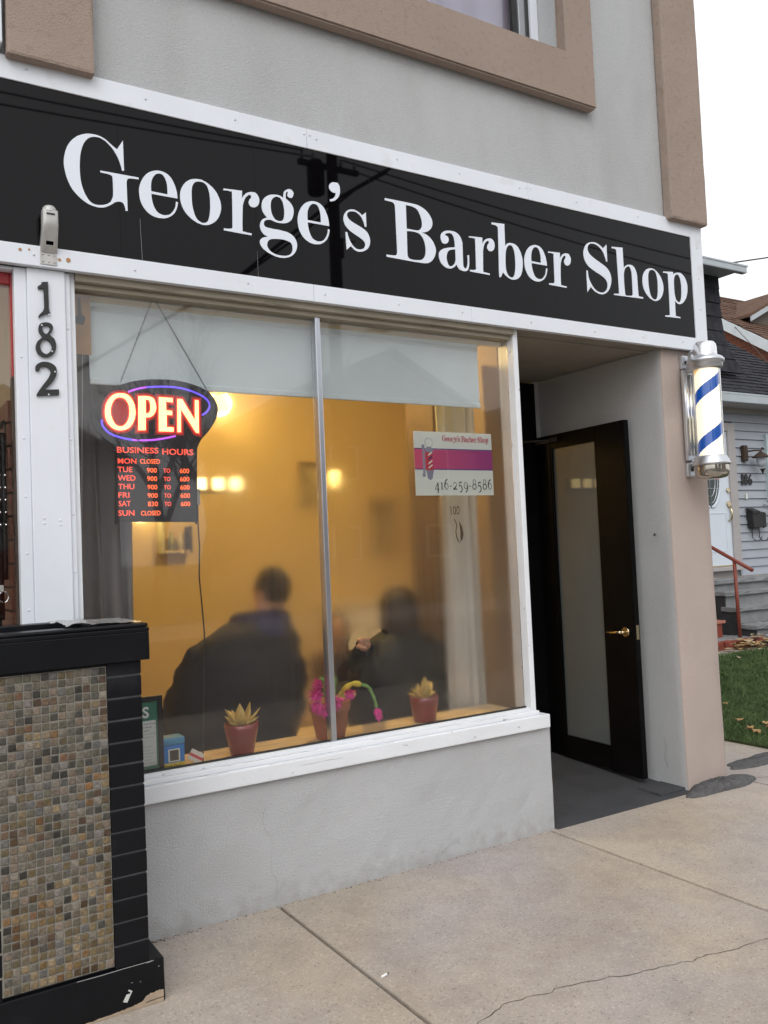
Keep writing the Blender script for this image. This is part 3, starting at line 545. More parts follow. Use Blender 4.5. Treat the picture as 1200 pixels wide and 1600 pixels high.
GL = {
 'G': ['0.986,3.311c 0.987,3.182c 0.979,3.180c 0.973,3.206 0.961,3.237 0.942,3.267 0.916,3.291 0.891,3.302 0.868,3.301 0.849,3.293 0.833,3.276 0.821,3.252 0.812,3.217 0.808,3.176 0.808,3.136 0.812,3.097 0.821,3.066 0.833,3.041 0.849,3.023 0.870,3.017 0.893,3.020 0.912,3.027 0.927,3.039 0.934,3.053 0.939,3.074 0.939,3.138 0.934,3.151 0.922,3.155 0.890,3.156c 0.889,3.164c 1.048,3.165c 1.047,3.157c 1.011,3.154 1.000,3.148 0.996,3.136c 0.997,3.013c 0.988,3.012c 0.987,3.025 0.979,3.043 0.965,3.047 0.948,3.042 0.935,3.032 0.915,3.018 0.892,3.009 0.867,3.008 0.835,3.016 0.804,3.036 0.777,3.064 0.759,3.100 0.749,3.138 0.746,3.170 0.750,3.203 0.761,3.239 0.780,3.269 0.805,3.292 0.834,3.306 0.859,3.311 0.888,3.310 0.913,3.301 0.936,3.284 0.960,3.268c'],
 'e': ['1.213,3.105c 1.211,3.131 1.203,3.161 1.188,3.190 1.166,3.207 1.142,3.212 1.119,3.209 1.093,3.197 1.072,3.176 1.056,3.147 1.048,3.118 1.048,3.091 1.054,3.061 1.070,3.033 1.094,3.014 1.121,3.006 1.153,3.008 1.177,3.019 1.197,3.038 1.209,3.062 1.215,3.088c 1.206,3.090c 1.202,3.066 1.191,3.045 1.176,3.029 1.157,3.022 1.138,3.023 1.120,3.033 1.107,3.057 1.101,3.083 1.099,3.105c', '1.099,3.116c 1.170,3.115c 1.170,3.131 1.169,3.158 1.162,3.182 1.152,3.196 1.138,3.200 1.123,3.195 1.110,3.180 1.102,3.160 1.099,3.138'],
 'o': ['1.301,3.208 1.327,3.208 1.355,3.197 1.384,3.174 1.403,3.142 1.411,3.107 1.406,3.074 1.390,3.042 1.364,3.019 1.334,3.008 1.305,3.011 1.273,3.026 1.245,3.052 1.229,3.085 1.225,3.120 1.232,3.153 1.250,3.182 1.274,3.200', '1.314,3.199 1.333,3.198 1.349,3.185 1.358,3.158 1.361,3.123 1.360,3.084 1.355,3.051 1.346,3.027 1.329,3.017 1.312,3.019 1.295,3.033 1.284,3.060 1.278,3.094 1.277,3.129 1.279,3.162 1.287,3.184 1.299,3.195'],
 'r': ['2.793,3.189c 2.882,3.195c 2.879,3.159c 2.891,3.177 2.907,3.191 2.928,3.198 2.948,3.197 2.961,3.182 2.964,3.163 2.957,3.142 2.939,3.129 2.921,3.130 2.912,3.143 2.915,3.159 2.925,3.172 2.922,3.182 2.911,3.180 2.896,3.164 2.885,3.137 2.881,3.107 2.877,3.018 2.885,3.008 2.920,3.006c 2.920,2.997c 2.788,2.999c 2.789,3.008c 2.813,3.010 2.826,3.015 2.830,3.029 2.833,3.172 2.827,3.181 2.812,3.183 2.792,3.181c'],
 'g': ['1.607,3.142 1.612,3.167 1.627,3.187 1.649,3.201 1.676,3.207 1.699,3.207 1.718,3.199c 1.719,3.218 1.725,3.233 1.737,3.242 1.750,3.247 1.764,3.243 1.771,3.231 1.767,3.215 1.757,3.206 1.746,3.207 1.739,3.214 1.740,3.223 1.742,3.231 1.737,3.232 1.732,3.225 1.730,3.214 1.730,3.198c 1.746,3.188 1.761,3.172 1.768,3.148 1.764,3.122 1.752,3.099 1.731,3.084 1.707,3.078 1.677,3.078 1.654,3.084 1.641,3.084 1.625,3.079 1.616,3.069 1.615,3.056 1.624,3.047 1.646,3.045 1.662,3.044 1.696,3.044 1.736,3.039 1.763,3.024 1.777,3.001 1.778,2.976 1.766,2.949 1.745,2.929 1.717,2.918 1.684,2.915 1.647,2.923 1.615,2.938 1.596,2.956 1.592,2.976 1.599,2.989 1.614,2.998 1.633,3.003c 1.611,3.013 1.599,3.029 1.595,3.047 1.599,3.066 1.611,3.082 1.632,3.093c 1.620,3.104 1.610,3.120', '1.679,3.198 1.699,3.197 1.712,3.182 1.719,3.155 1.720,3.127 1.716,3.104 1.706,3.090 1.689,3.086 1.672,3.091 1.658,3.110 1.652,3.137 1.653,3.162 1.660,3.183', '1.627,2.966 1.632,2.982 1.644,2.993 1.667,2.999 1.701,3.002 1.731,2.999 1.749,2.991 1.755,2.973 1.753,2.954 1.742,2.938 1.721,2.928 1.694,2.925 1.664,2.928 1.641,2.939 1.630,2.953'],
 "'": ['1.991,3.325 2.009,3.325 2.019,3.309 2.020,3.283 2.012,3.259 1.994,3.239 1.972,3.229 1.963,3.228c 1.963,3.237c 1.978,3.243 1.991,3.256 1.997,3.274c 1.981,3.274 1.967,3.282 1.961,3.296 1.966,3.312 1.978,3.322'],
 's': ['2.161,3.208c 2.161,3.136c 2.152,3.134c 2.146,3.157 2.132,3.181 2.110,3.197 2.086,3.200 2.065,3.194 2.055,3.183 2.055,3.170 2.066,3.156 2.092,3.143 2.129,3.129 2.159,3.113 2.175,3.089 2.178,3.060 2.166,3.031 2.142,3.013 2.116,3.005 2.090,3.009 2.068,3.026c 2.043,3.004c 2.042,3.091c 2.051,3.092c 2.059,3.064 2.076,3.034 2.098,3.018 2.120,3.017 2.139,3.025 2.149,3.039 2.148,3.055 2.134,3.069 2.104,3.083 2.070,3.099 2.045,3.120 2.034,3.145 2.037,3.172 2.051,3.194 2.073,3.207 2.099,3.209 2.125,3.200 2.138,3.189c'],
 'B': ['2.275,3.300c 2.421,3.301 2.476,3.298 2.521,3.280 2.550,3.250 2.559,3.220 2.549,3.192 2.525,3.171 2.489,3.159c 2.524,3.151 2.556,3.124 2.573,3.084 2.564,3.048 2.542,3.019 2.511,3.004 2.465,3.001 2.409,3.001 2.270,3.003c 2.271,3.014c 2.316,3.016 2.330,3.022 2.335,3.036c 2.334,3.262c 2.330,3.279 2.316,3.287 2.274,3.289c', '2.399,3.287c 2.440,3.285 2.469,3.273 2.485,3.246 2.494,3.213 2.490,3.187 2.477,3.172 2.459,3.166 2.398,3.165c', '2.398,3.153c 2.433,3.156 2.468,3.153 2.492,3.136 2.506,3.104 2.509,3.066 2.500,3.035 2.479,3.017 2.445,3.011 2.415,3.011 2.400,3.018 2.395,3.032c'],
 'a': ['2.607,3.150 2.613,3.174 2.635,3.191 2.667,3.198 2.705,3.196 2.731,3.180 2.744,3.153 2.746,3.123 2.745,3.035 2.748,3.018 2.758,3.010 2.770,3.022 2.776,3.048 2.776,3.083c 2.787,3.087c 2.786,3.049 2.782,3.022 2.770,3.001 2.746,2.995 2.722,3.000 2.708,3.012 2.702,3.024c 2.686,3.009 2.661,2.997 2.630,2.999 2.604,3.017 2.591,3.043 2.593,3.070 2.611,3.090 2.646,3.104 2.697,3.115c 2.696,3.142 2.689,3.171 2.675,3.184 2.656,3.184 2.641,3.178 2.636,3.170 2.653,3.164 2.658,3.149 2.651,3.132 2.631,3.123 2.615,3.128', '2.697,3.104c 2.661,3.094 2.645,3.077 2.639,3.050 2.644,3.025 2.656,3.009 2.676,3.015 2.691,3.030 2.698,3.050c'],
 'b': ['2.951,3.289c 3.039,3.295c 3.037,3.171c 3.055,3.190 3.085,3.196 3.120,3.187 3.145,3.155 3.157,3.111 3.152,3.060 3.136,3.021 3.107,2.999 3.072,2.993 3.038,3.005 3.012,3.025c 2.997,2.996c 2.985,2.994c 2.993,3.246 2.989,3.271 2.975,3.278 2.950,3.278c', '3.038,3.130 3.048,3.164 3.067,3.182 3.087,3.179 3.100,3.153 3.105,3.113 3.103,3.062 3.093,3.020 3.076,3.004 3.053,3.010 3.037,3.035 3.034,3.075'],
 'S': ['3.817,3.300c 3.816,3.197c 3.807,3.195c 3.797,3.228 3.776,3.260 3.739,3.283 3.706,3.288 3.677,3.281 3.662,3.264 3.660,3.243 3.675,3.221 3.709,3.202 3.760,3.181 3.806,3.160 3.833,3.132 3.842,3.094 3.832,3.054 3.810,3.020 3.775,2.998 3.741,2.994 3.703,3.003 3.669,3.027c 3.639,2.993c 3.641,3.120c 3.651,3.121c 3.657,3.080 3.678,3.041 3.713,3.011 3.756,3.004 3.785,3.015 3.804,3.036 3.807,3.065 3.793,3.088 3.764,3.105 3.708,3.125 3.658,3.149 3.632,3.180 3.624,3.217 3.635,3.253 3.658,3.281 3.692,3.295 3.730,3.297 3.763,3.286 3.786,3.272c'],
 'h': ['3.861,3.293c 3.952,3.301c 3.952,3.172c 3.966,3.191 3.992,3.203 4.023,3.204 4.047,3.191 4.060,3.166 4.065,3.134 4.067,3.033 4.077,3.020 4.107,3.019c 4.106,3.009c 3.857,3.002c 3.858,3.010c 3.885,3.013 3.898,3.016 3.902,3.027 3.898,3.264 3.894,3.278 3.882,3.285 3.860,3.283c', '3.953,3.020 3.949,3.069 3.949,3.119 3.952,3.148 3.963,3.174 3.981,3.189 3.999,3.192 4.011,3.181 4.019,3.153 4.020,3.114 4.019,3.035 4.013,3.018 3.987,3.013 3.960,3.012'],
 'p': ['4.302,3.204c 4.393,3.213c 4.395,3.196c 4.412,3.208 4.440,3.215 4.473,3.212 4.504,3.188 4.521,3.149 4.519,3.103 4.502,3.060 4.474,3.029 4.443,3.014 4.418,3.016 4.396,3.031c 4.395,2.943 4.403,2.934 4.437,2.931c 4.437,2.924c 4.299,2.920c 4.299,2.928c 4.323,2.930 4.338,2.935 4.343,2.949 4.345,3.178 4.340,3.192 4.328,3.197 4.301,3.196c', '4.396,3.148 4.401,3.178 4.419,3.199 4.441,3.200 4.457,3.178 4.464,3.141 4.463,3.096 4.457,3.055 4.444,3.031 4.426,3.026 4.408,3.038 4.398,3.066 4.395,3.103'],
 'P_': ['1.053,2.259c 1.089,2.262 1.117,2.255 1.128,2.233 1.130,2.208 1.120,2.184 1.103,2.170 1.083,2.168c 1.081,2.112c 1.048,2.110c', '1.085,2.245c 1.099,2.242 1.104,2.221 1.102,2.200 1.094,2.188 1.084,2.185c'],
 'O_': ['0.978,2.268 1.011,2.261 1.033,2.231 1.040,2.190 1.032,2.151 1.008,2.118 0.972,2.107 0.939,2.117 0.915,2.148 0.910,2.187 0.919,2.225 0.944,2.257', '0.976,2.249 0.998,2.241 1.011,2.216 1.013,2.185 1.006,2.154 0.991,2.133 0.971,2.125 0.952,2.135 0.939,2.162 0.935,2.190 0.942,2.220 0.956,2.241'],
 'E_': ['1.142,2.260c 1.204,2.260c 1.204,2.239c 1.174,2.241c 1.174,2.204c 1.200,2.203c 1.200,2.182c 1.175,2.183c 1.174,2.130c 1.205,2.130c 1.204,2.110c 1.137,2.109c'],
 'N_': ['1.225,2.258c 1.247,2.257c 1.301,2.169c 1.304,2.257c 1.322,2.256c 1.319,2.107c 1.304,2.110c 1.240,2.210c 1.237,2.109c 1.220,2.109c'],
 'board_': ['0.858,2.171 0.869,2.206 0.903,2.251 0.964,2.296 1.047,2.326 1.144,2.339 1.237,2.338 1.325,2.319 1.380,2.290 1.408,2.248 1.413,2.212 1.398,2.167 1.362,2.115 1.331,2.082 1.314,2.049 1.308,2.013 1.299,1.729 1.293,1.713c 0.951,1.721c 0.944,1.732 0.954,1.992 0.950,2.026 0.937,2.049 0.908,2.072 0.876,2.105 0.861,2.138'],
 'arc1_': ['1.011,2.275 1.059,2.293 1.122,2.304 1.208,2.308 1.280,2.298 1.338,2.277 1.367,2.253 1.372,2.228 1.358,2.205 1.336,2.190'],
 'arc2_': ['0.897,2.150 0.900,2.126 0.925,2.096 0.971,2.078 1.039,2.068 1.115,2.072 1.171,2.082 1.211,2.092'],
 'chain_': ['1.131,2.695 0.982,2.318 1.372,2.293'],
 'one_': ['0.652,2.671c 0.675,2.675c 0.676,2.613 0.676,2.568 0.681,2.550c 0.659,2.542 0.643,2.531 0.637,2.528c 0.640,2.539 0.654,2.556 0.660,2.572c 0.659,2.646c 0.638,2.643c 0.637,2.652c 0.650,2.661c'],
 'two_': ['0.621,2.318 0.623,2.336 0.644,2.351 0.673,2.351 0.696,2.336 0.699,2.309 0.686,2.278 0.663,2.252 0.652,2.241c 0.706,2.246c 0.706,2.224c 0.623,2.216c 0.625,2.226 0.645,2.257 0.667,2.288 0.677,2.312 0.669,2.329 0.654,2.334 0.639,2.329 0.634,2.316 0.626,2.313'],
 'eight_': ['0.636,2.485 0.642,2.503 0.663,2.511 0.683,2.507 0.690,2.491 0.684,2.473 0.678,2.462 0.695,2.445 0.700,2.416 0.690,2.387 0.663,2.372 0.636,2.378 0.624,2.403 0.630,2.431 0.648,2.451 0.638,2.467', '0.649,2.487 0.654,2.496 0.664,2.499 0.674,2.497 0.679,2.488 0.673,2.474 0.663,2.464 0.653,2.472', '0.640,2.409 0.646,2.431 0.661,2.443 0.675,2.435 0.684,2.413 0.676,2.394 0.662,2.384 0.647,2.391'],
}
def glyph(k): return [cat_rom(parse(s)) for s in GL[k]]
LETTERS = (('G', 0), ('e', 0), ('o', 0), ('r', -1.368), ('g', 0), ('e', 0.740), ("'", 0), ('s', 0), ('B', 0), ('a', 0), ('r', 0), ('b', 0), ('e', 2.122), ('r', 0.557), ('S', 0), ('h', 0), ('o', 2.885), ('p', 0))
for k, dx in LETTERS: link('letter', outline_mesh('letter', glyph(k), -0.0485, 0.003, m_letter, dx=dx), sign)

# ================================================================== BARBER POLE
AX, AY = 4.494, -0.170
pole = thing('barber_pole', 'lit barber pole with blue and white spiral bracketed to the tan pillar', 'barber pole', (AX, AY, 1.90))
RG = 0.083
obj('dome', MB().lathe([(0, 0.092), (0.03, 0.091), (0.055, 0.084), (0.066, 0.070), (0.070, 0.05), (0.071, 0.0)][::-1], (AX, AY, 2.662), n=32), M('dome_metal', (0.80, 0.80, 0.82), rough=0.22, metal=0.75, var=0.05), pole)
obj('top_cap', MB().lathe([(0.0, 0.088), (0.074, 0.086), (0.100, 0.072), (0.1115, 0.058), (0.112, 0.046), (0.106, 0.040), (0.100, 0.032), (0.100, 0.018), (0.094, 0.010), (0.088, 0.0), (0.0, -0.001)][::-1], (AX, AY, 2.577), n=40), m_alu, pole)
obj('bottom_cap', MB().lathe([(0, 0.0), (0.084, 0.0), (0.096, -0.008), (0.096, -0.016), (0.104, -0.024), (0.104, -0.034), (0.112, -0.044), (0.1125, -0.054), (0.106, -0.060), (0, -0.061)], (AX, AY, 2.044), n=40), m_alu, pole)
m_bowl = M('smoky_bowl', (0.50, 0.46, 0.40), rough=0.10, metal=0.85, var=0.25, vs=14)
obj('bottom_bowl', MB().lathe([(0.101, -0.0615), (0.102, -0.09), (0.098, -0.118), (0.085, -0.134), (0.05, -0.142), (0.0, -0.143)], (AX, AY, 2.044), n=32), m_bowl, pole)
m_lit = M('lit_white_stripe', (0.9, 0.86, 0.74), rough=0.4, var=0.0, emit=(1.0, 0.90, 0.66), es=0.72)
m_blue = M('blue_stripe', (0.004, 0.07, 0.34), rough=0.3, var=0.05, vs=20, emit=(0.0, 0.075, 0.36), es=0.45)
m_org = M('faded_orange_stripe', (0.85, 0.52, 0.22), rough=0.4, var=0.05, emit=(1.0, 0.6, 0.22), es=0.45)
# the tube of paint: spiral bands as real faces, turning upwards to the right
mb = MB(); RC = 0.072; nz = 230; na = 150; ZB, ZT = 2.045, 2.578; pitch = 0.60
# azimuth of the viewer-facing line
phi0 = math.atan2(-3.587 - AY, 0 - AX)
vv = [[mb.bm.verts.new((AX + RC * math.cos(2 * math.pi * i / na), AY + RC * math.sin(2 * math.pi * i / na), ZB + (ZT - ZB) * j / nz)) for i in range(na)] for j in range(nz + 1)]
def band(ang, z):
    # ang 0 = faces the viewer, positive = to the viewer's right
    t = (z - ZB) / (ZT - ZB) - ang / (2 * math.pi) * 0.573
    t = (t - 0.122) % 0.573
    return t
for j in range(nz):
    for i in range(na):
        a = 2 * math.pi * (i + 0.5) / na - phi0
        a = (a + math.pi) % (2 * math.pi) - math.pi
        t = band(a, ZB + (ZT - ZB) * (j + 0.5) / nz)
        mi = 1 if t < 0.145 else 0
        if 0.35 < t < 0.45 and j > nz * 0.86 and a < 0.3: mi = 2
        f = mb.bm.faces.new((vv[j][i], vv[j][(i + 1) % na], vv[j + 1][(i + 1) % na], vv[j + 1][i])); f.material_index = mi; f.smooth = True
obj('striped_tube', mb, [m_lit, m_blue, m_org], pole)
mg = bpy.data.materials.new('clear_tube'); mg.use_nodes = True
_t = mg.node_tree; _t.nodes.clear(); _o = _t.nodes.new('ShaderNodeOutputMaterial'); _g = _t.nodes.new('ShaderNodeBsdfGlass'); _g.inputs['IOR'].default_value = 1.45; _g.inputs['Roughness'].default_value = 0.0; _t.links.new(_g.outputs[0], _o.inputs[0])
mb = MB()
for r in (RG, RG - 0.003): mb.lathe([(r, 0), (r, ZT - ZB)], (AX, AY, ZB), n=48)
me = mb.mesh('glass_tube', mg)
half = len(me.polygons) // 2
for p in list(me.polygons)[half:]: p.flip()
link('glass_tube', me, pole)
# bracket: back plate with chrome ribs, two feet and arms
mb = MB(); mb.box(AX - 0.052, AX + 0.052, -0.042, -0.022, 2.03, 2.60, bev=0.003)
obj('back_plate', mb, m_alu, pole)
for dx in (-0.032, 0.0, 0.032): obj('chrome_rib', MB().tube([(AX + dx, -0.046, 2.06), (AX + dx, -0.046, 2.57)], 0.011, n=12), m_chrome, pole)
for z, sg in ((2.652, 1), (1.972, -1)):
    mb = MB(); mb.box(AX - 0.040, AX + 0.032, -0.030, -0.001, z - 0.045, z + 0.045, bev=0.010)
    mb.tube([(AX, -0.015, z - sg * 0.03), (AX, -0.06, z - sg * 0.045), (AX, AY + 0.03, z - sg * 0.045)], [0.024, 0.030, 0.034], n=12)
    ft = obj('bracket_foot', mb, m_alu, pole)
    mb = MB(); mb.tube([(AX - 0.005, -0.031, z), (AX - 0.005, -0.0345, z)], 0.012, n=6); mb.tube([(AX - 0.005, -0.0346, z), (AX - 0.005, -0.037, z)], 0.006, n=8); obj('bolt', mb, m_castmetal, ft)
mb = MB(); mb.tube([(AX, -0.055, 2.60), (AX, -0.085, 2.69), (AX, AY + 0.06, 2.705), (AX, AY + 0.02, 2.67)], [0.030, 0.034, 0.036, 0.03], n=12); obj('top_arm', mb, m_alu, pole)

# ================================================================== FLAG BRACKET, HOUSE NUMBER
fb = thing('flag_bracket', 'pale slotted metal flag holder bracket riveted over the house number post', 'bracket', (0.68, -0.055, 2.735))
m_brk = M('weathered_pale_metal', (0.50, 0.49, 0.47), rough=0.5, metal=0.4, var=0.15, vs=25, col2=(0.38, 0.28, 0.18), c2s=30, c2lo=0.68, c2hi=0.8)
mb = MB(); mb.box(0.645, 0.7085, -0.0575, -0.0545, 2.738, 2.790, bev=0.0012); bp_ = obj('base_plate', mb, m_brk, fb)
mb = MB()
for x in (0.655, 0.677, 0.698):
    for z in (2.75, 2.778): mb.blob((x, -0.0585, z), (0.004, 0.002, 0.004), n=4)
obj('rivet', mb, m_brk, bp_, kind='stuff')
mb = MB(); n = 14
def chan(u, v):                                             # a half-pipe rising from the plate and leaning outwards
    z = 2.785 + v * 0.155; yo = -0.060 - 0.055 * min(1, v * 1.6) ** 0.8; wd = 0.029 + 0.003 * (1 - v) ** 2
    a = math.pi * (u - 0.5) * 1.5
    xx = 0.6775 + wd * max(-1, min(1, 1.35 * math.sin(a))); yy = yo + 0.020 * (1 - math.cos(a)) ** 1.6
    return Vector((xx, yy, z))
vsf = rough_grid(mb, chan, n, 12)
holes = [f for f in mb.bm.faces if (abs(f.calc_center_median().x - 0.6775) < 0.014) and (2.810 < f.calc_center_median().z < 2.824)]
bmesh.ops.delete(mb.bm, geom=holes, context='FACES')
obj('socket', mb, m_brk, fb)
mb = MB(); mb.lathe([(0.026, -0.004), (0.0255, 0.012), (0.018, 0.020), (0.0, 0.022)], (0.6775, -0.090, 2.940), n=18); obj('socket_top', mb, m_brk, fb)
mb = MB(); mb.box(0.662, 0.693, -0.1195, -0.114, 2.921, 2.9245); obj('slot', mb, m_castmetal, fb)
mb = MB(); mb.box(0.655, 0.700, -0.060, -0.056, 2.786, 2.80, bev=0.001); obj('neck', mb, m_brk, fb)

hn = thing('house_number', 'black cast metal house number 182 down the white post', 'house number', (0.66, -0.03, 2.32))
for k in ('one_', 'eight_', 'two_'):
    d = link('digit', outline_mesh('digit', glyph(k), -0.034, 0.010, m_castmetal), hn)
    mb = MB()
    for x, z in {'one_': ((0.676, 2.542),), 'eight_': ((0.648, 2.497), (0.684, 2.396)), 'two_': ((0.693, 2.315), (0.667, 2.222))}[k]: mb.blob((x, -0.0395, z), (0.004, 0.002, 0.004), n=4)
    obj('screw', mb, m_alu, d)

# ================================================================== OPEN SIGN
os_ = thing('open_sign', 'black oval topped LED sign glowing red OPEN with business hours', 'sign', (1.13, 0.09, 1.72))
m_sgnb = M('black_sign_plastic', (0.014, 0.011, 0.014), rough=0.35, var=0.2, vs=6)
link('board', outline_mesh('board', glyph('board_'), 0.092, 0.020, m_sgnb), os_)
m_led = M('led_core', (1, 0.8, 0.5), rough=0.5, var=0, emit=(1.0, 0.60, 0.20), es=1.7)
m_rim = M('led_red_glow_rim', (0.8, 0.05, 0.03), rough=0.5, var=0, emit=(1.0, 0.045, 0.025), es=1.0)  # red LED outline, widened to carry part of the letters' bloom
m_halo = M('led_red_halo', (0.25, 0.02, 0.02), rough=0.5, var=0, emit=(1.0, 0.04, 0.03), es=0.16)  # red bloom around the letters, put in as a faintly glowing backing
m_red = M('led_red_print', (0.8, 0.08, 0.05), rough=0.5, var=0, emit=(1.0, 0.10, 0.055), es=0.85)
m_redd = M('led_red_segments', (0.8, 0.1, 0.03), rough=0.5, var=0, emit=(1.0, 0.15, 0.04), es=1.2)
m_vio = M('led_violet', (0.25, 0.1, 0.8), rough=0.5, var=0, emit=(0.11, 0.09, 0.95), es=0.85)
m_pnk = M('led_purple', (0.5, 0.1, 0.7), rough=0.5, var=0, emit=(0.45, 0.10, 0.80), es=0.9)
for k in ('O_', 'P_', 'E_', 'N_'):
    l_ = link('led_letter', outline_mesh('led_letter', glyph(k), 0.0785, 0.003, m_led, grow=-0.0012), os_)
    link('red_glow_rim', outline_mesh('red_glow_rim', glyph(k), 0.0805, 0.002, m_rim, grow=0.0035), l_)
    link('red_halo', outline_mesh('red_halo', glyph(k)[:1], 0.0815, 0.001, m_halo, grow=0.013), l_)
for k in ('arc1_', 'arc2_'):
    pts = cat_rom(parse(GL[k][0]), closed=False); n = len(pts); mb = MB(); mb.tube([(x, 0.0795, z) for x, z in pts], 0.0042, n=8)
    me = mb.mesh('violet_arc', [m_vio, m_pnk])
    for p in me.polygons:
        if (k == 'arc1_' and p.center.x < 1.09) or (k == 'arc2_' and p.center.x > 1.02): p.material_index = 1
    link('violet_arc', me, os_)
ROWS = [('BUSINESS', .957, 1.134, 2.013, 2.038, .0005, m_red), ('HOURS', 1.151, 1.290, 2.009, 2.035, .0005, m_red),
        ('MON', .959, 1.037, 1.967, 1.989, 0, m_red), ('CLOSED', 1.053, 1.139, 1.968, 1.988, 0, m_redd)]
for i, (d, h) in enumerate((('TUE', '900'), ('WED', '900'), ('THU', '900'), ('FRI', '900'), ('SAT', '830'))):
    z = 1.9305 - 0.0363 * i
    ROWS += [(d, .957, {'TUE': 1.019, 'WED': 1.031, 'THU': 1.025, 'FRI': 1.003, 'SAT': 1.008}[d], z, z + 0.023, 0, m_red), (h, 1.081, 1.124, z - 0.001, z + 0.0195, 0, m_redd), ('TO', 1.153, 1.183, z - 0.001, z + 0.018, 0, m_red), ('600', 1.226, 1.268, z - 0.002, z + 0.0185, 0, m_redd)]
ROWS += [('SUN', .954, 1.022, 1.745, 1.769, 0, m_red), ('CLOSED', 1.050, 1.134, 1.745, 1.765, 0, m_redd)]
for s, x0, x1, z0, z1, bo, m in ROWS: link('lettering', text_mesh('lettering', s, x0, x1, z0, z1, 0.0805, m, 0.002, bold=0.008 if m is m_red else 0.003), os_)
chp = parse(GL['chain_'][0]); top = Vector((chp[0][0], 0.075, chp[0][1] + 0.004))
for e in chp[1:]:
    a, b = top, Vector((e[0], 0.085, e[1])); k = int((b - a).length / 0.013); mb = MB(); d = (b - a).normalized(); sd_ = d.cross(Vector((0, 1, 0))).normalized()
    for i in range(k):
        c = a + (b - a) * (i + 0.5) / k; s2 = sd_ if i % 2 else Vector((0, 1, 0))
        ring = [c + d * 0.0085 * math.cos(q * math.pi / 3) + s2 * 0.0035 * math.sin(q * math.pi / 3) for q in range(7)]
        mb.tube(ring, 0.0011, n=4, cap=False)
    obj('chain', mb, m_castmetal, os_)
cdp = [(1.316, 0.10, 1.86), (1.309, 0.10, 1.80), (1.306, 0.095, 1.70), (1.309, 0.095, 1.60), (1.303, 0.095, 1.47), (1.312, 0.095, 1.33), (1.318, 0.095, 1.22), (1.31, 0.10, 1.0), (1.30, 0.12, 0.655)]
obj('power_cord', MB().tube(cdp, 0.0032, n=6), m_castmetal, os_)
bx('plug_adapter', 1.300, 1.318, 0.088, 0.110, 1.79, 1.86, M('plug_grey', (0.3, 0.3, 0.28), rough=0.5), os_, bev=0.003)

# ================================================================== WINDOW STICKER
stk = thing('window_card', 'white card with pink band, barber pole drawing and phone number taped inside window', 'card', (2.70, 0.06, 1.82))
m_card = M('white_card', (0.72, 0.75, 0.68), rough=0.6, var=0.03)
def gradient(name, c0, c1, x0, x1):
    m = bpy.data.materials.new(name); m.use_nodes = True; t = m.node_tree; b = t.nodes['Principled BSDF']; b.inputs['Roughness'].default_value = 0.55
    tc = t.nodes.new('ShaderNodeTexCoord'); sx = t.nodes.new('ShaderNodeSeparateXYZ'); mr = t.nodes.new('ShaderNodeMapRange'); rp = t.nodes.new('ShaderNodeValToRGB')
    t.links.new(tc.outputs['Object'], sx.inputs[0]); t.links.new(sx.outputs[0], mr.inputs[0]); mr.inputs[1].default_value = x0; mr.inputs[2].default_value = x1; t.links.new(mr.outputs[0], rp.inputs[0])
    rp.color_ramp.elements[0].color = (*c0, 1); rp.color_ramp.elements[1].color = (*c1, 1); t.links.new(rp.outputs[0], b.inputs['Base Color']); return m
CX0, CX1, CZ0, CZ1 = 2.452, 2.960, 1.824, 2.157
bx('card_sheet', CX0, CX1, 0.0590, 0.0605, CZ0, CZ1, m_card, stk, bev=0)
Y1 = 0.0586
bx('pink_band', CX0 + 0.0005, CX1 - 0.0005, Y1 - 0.0002, Y1 + 0.0003, 1.963, 2.064, gradient('pink_to_plum_print', (0.62, 0.07, 0.16), (0.30, 0.03, 0.20), 2.5, 2.96), stk, bev=0)
m_navy = M('navy_print', (0.02, 0.02, 0.18), rough=0.5, var=0)
for z in (2.0645, 1.958): bx('navy_line', CX0 + 0.0005, CX1 - 0.0005, Y1 - 0.0003, Y1 + 0.0002, z, z + 0.005, m_navy, stk, bev=0)
m_pinkp = M('pink_print', (0.55, 0.12, 0.16), rough=0.5, var=0); m_inkb = M('black_print', (0.01, 0.01, 0.012), rough=0.5, var=0); m_greyp = M('grey_print', (0.26, 0.26, 0.33), rough=0.5, var=0); m_redp = M('red_print', (0.55, 0.04, 0.06), rough=0.5, var=0)
# the sign's own letters again, small and in pink
sm = (2.938 - 2.632) / (4.521 - 0.746)
mb = MB()
for k, dx in LETTERS:
    me = outline_mesh('t', [[((x + dx - 0.746) * sm + 2.632, (z - 3.0) * sm * 1.25 + 2.108) for x, z in c] for c in glyph(k)], Y1 - 0.0005, 0.0006, m_pinkp, grow=0.0006); mb.bm.from_mesh(me); bpy.data.meshes.remove(me)
obj('shop_name', mb, m_pinkp, stk)
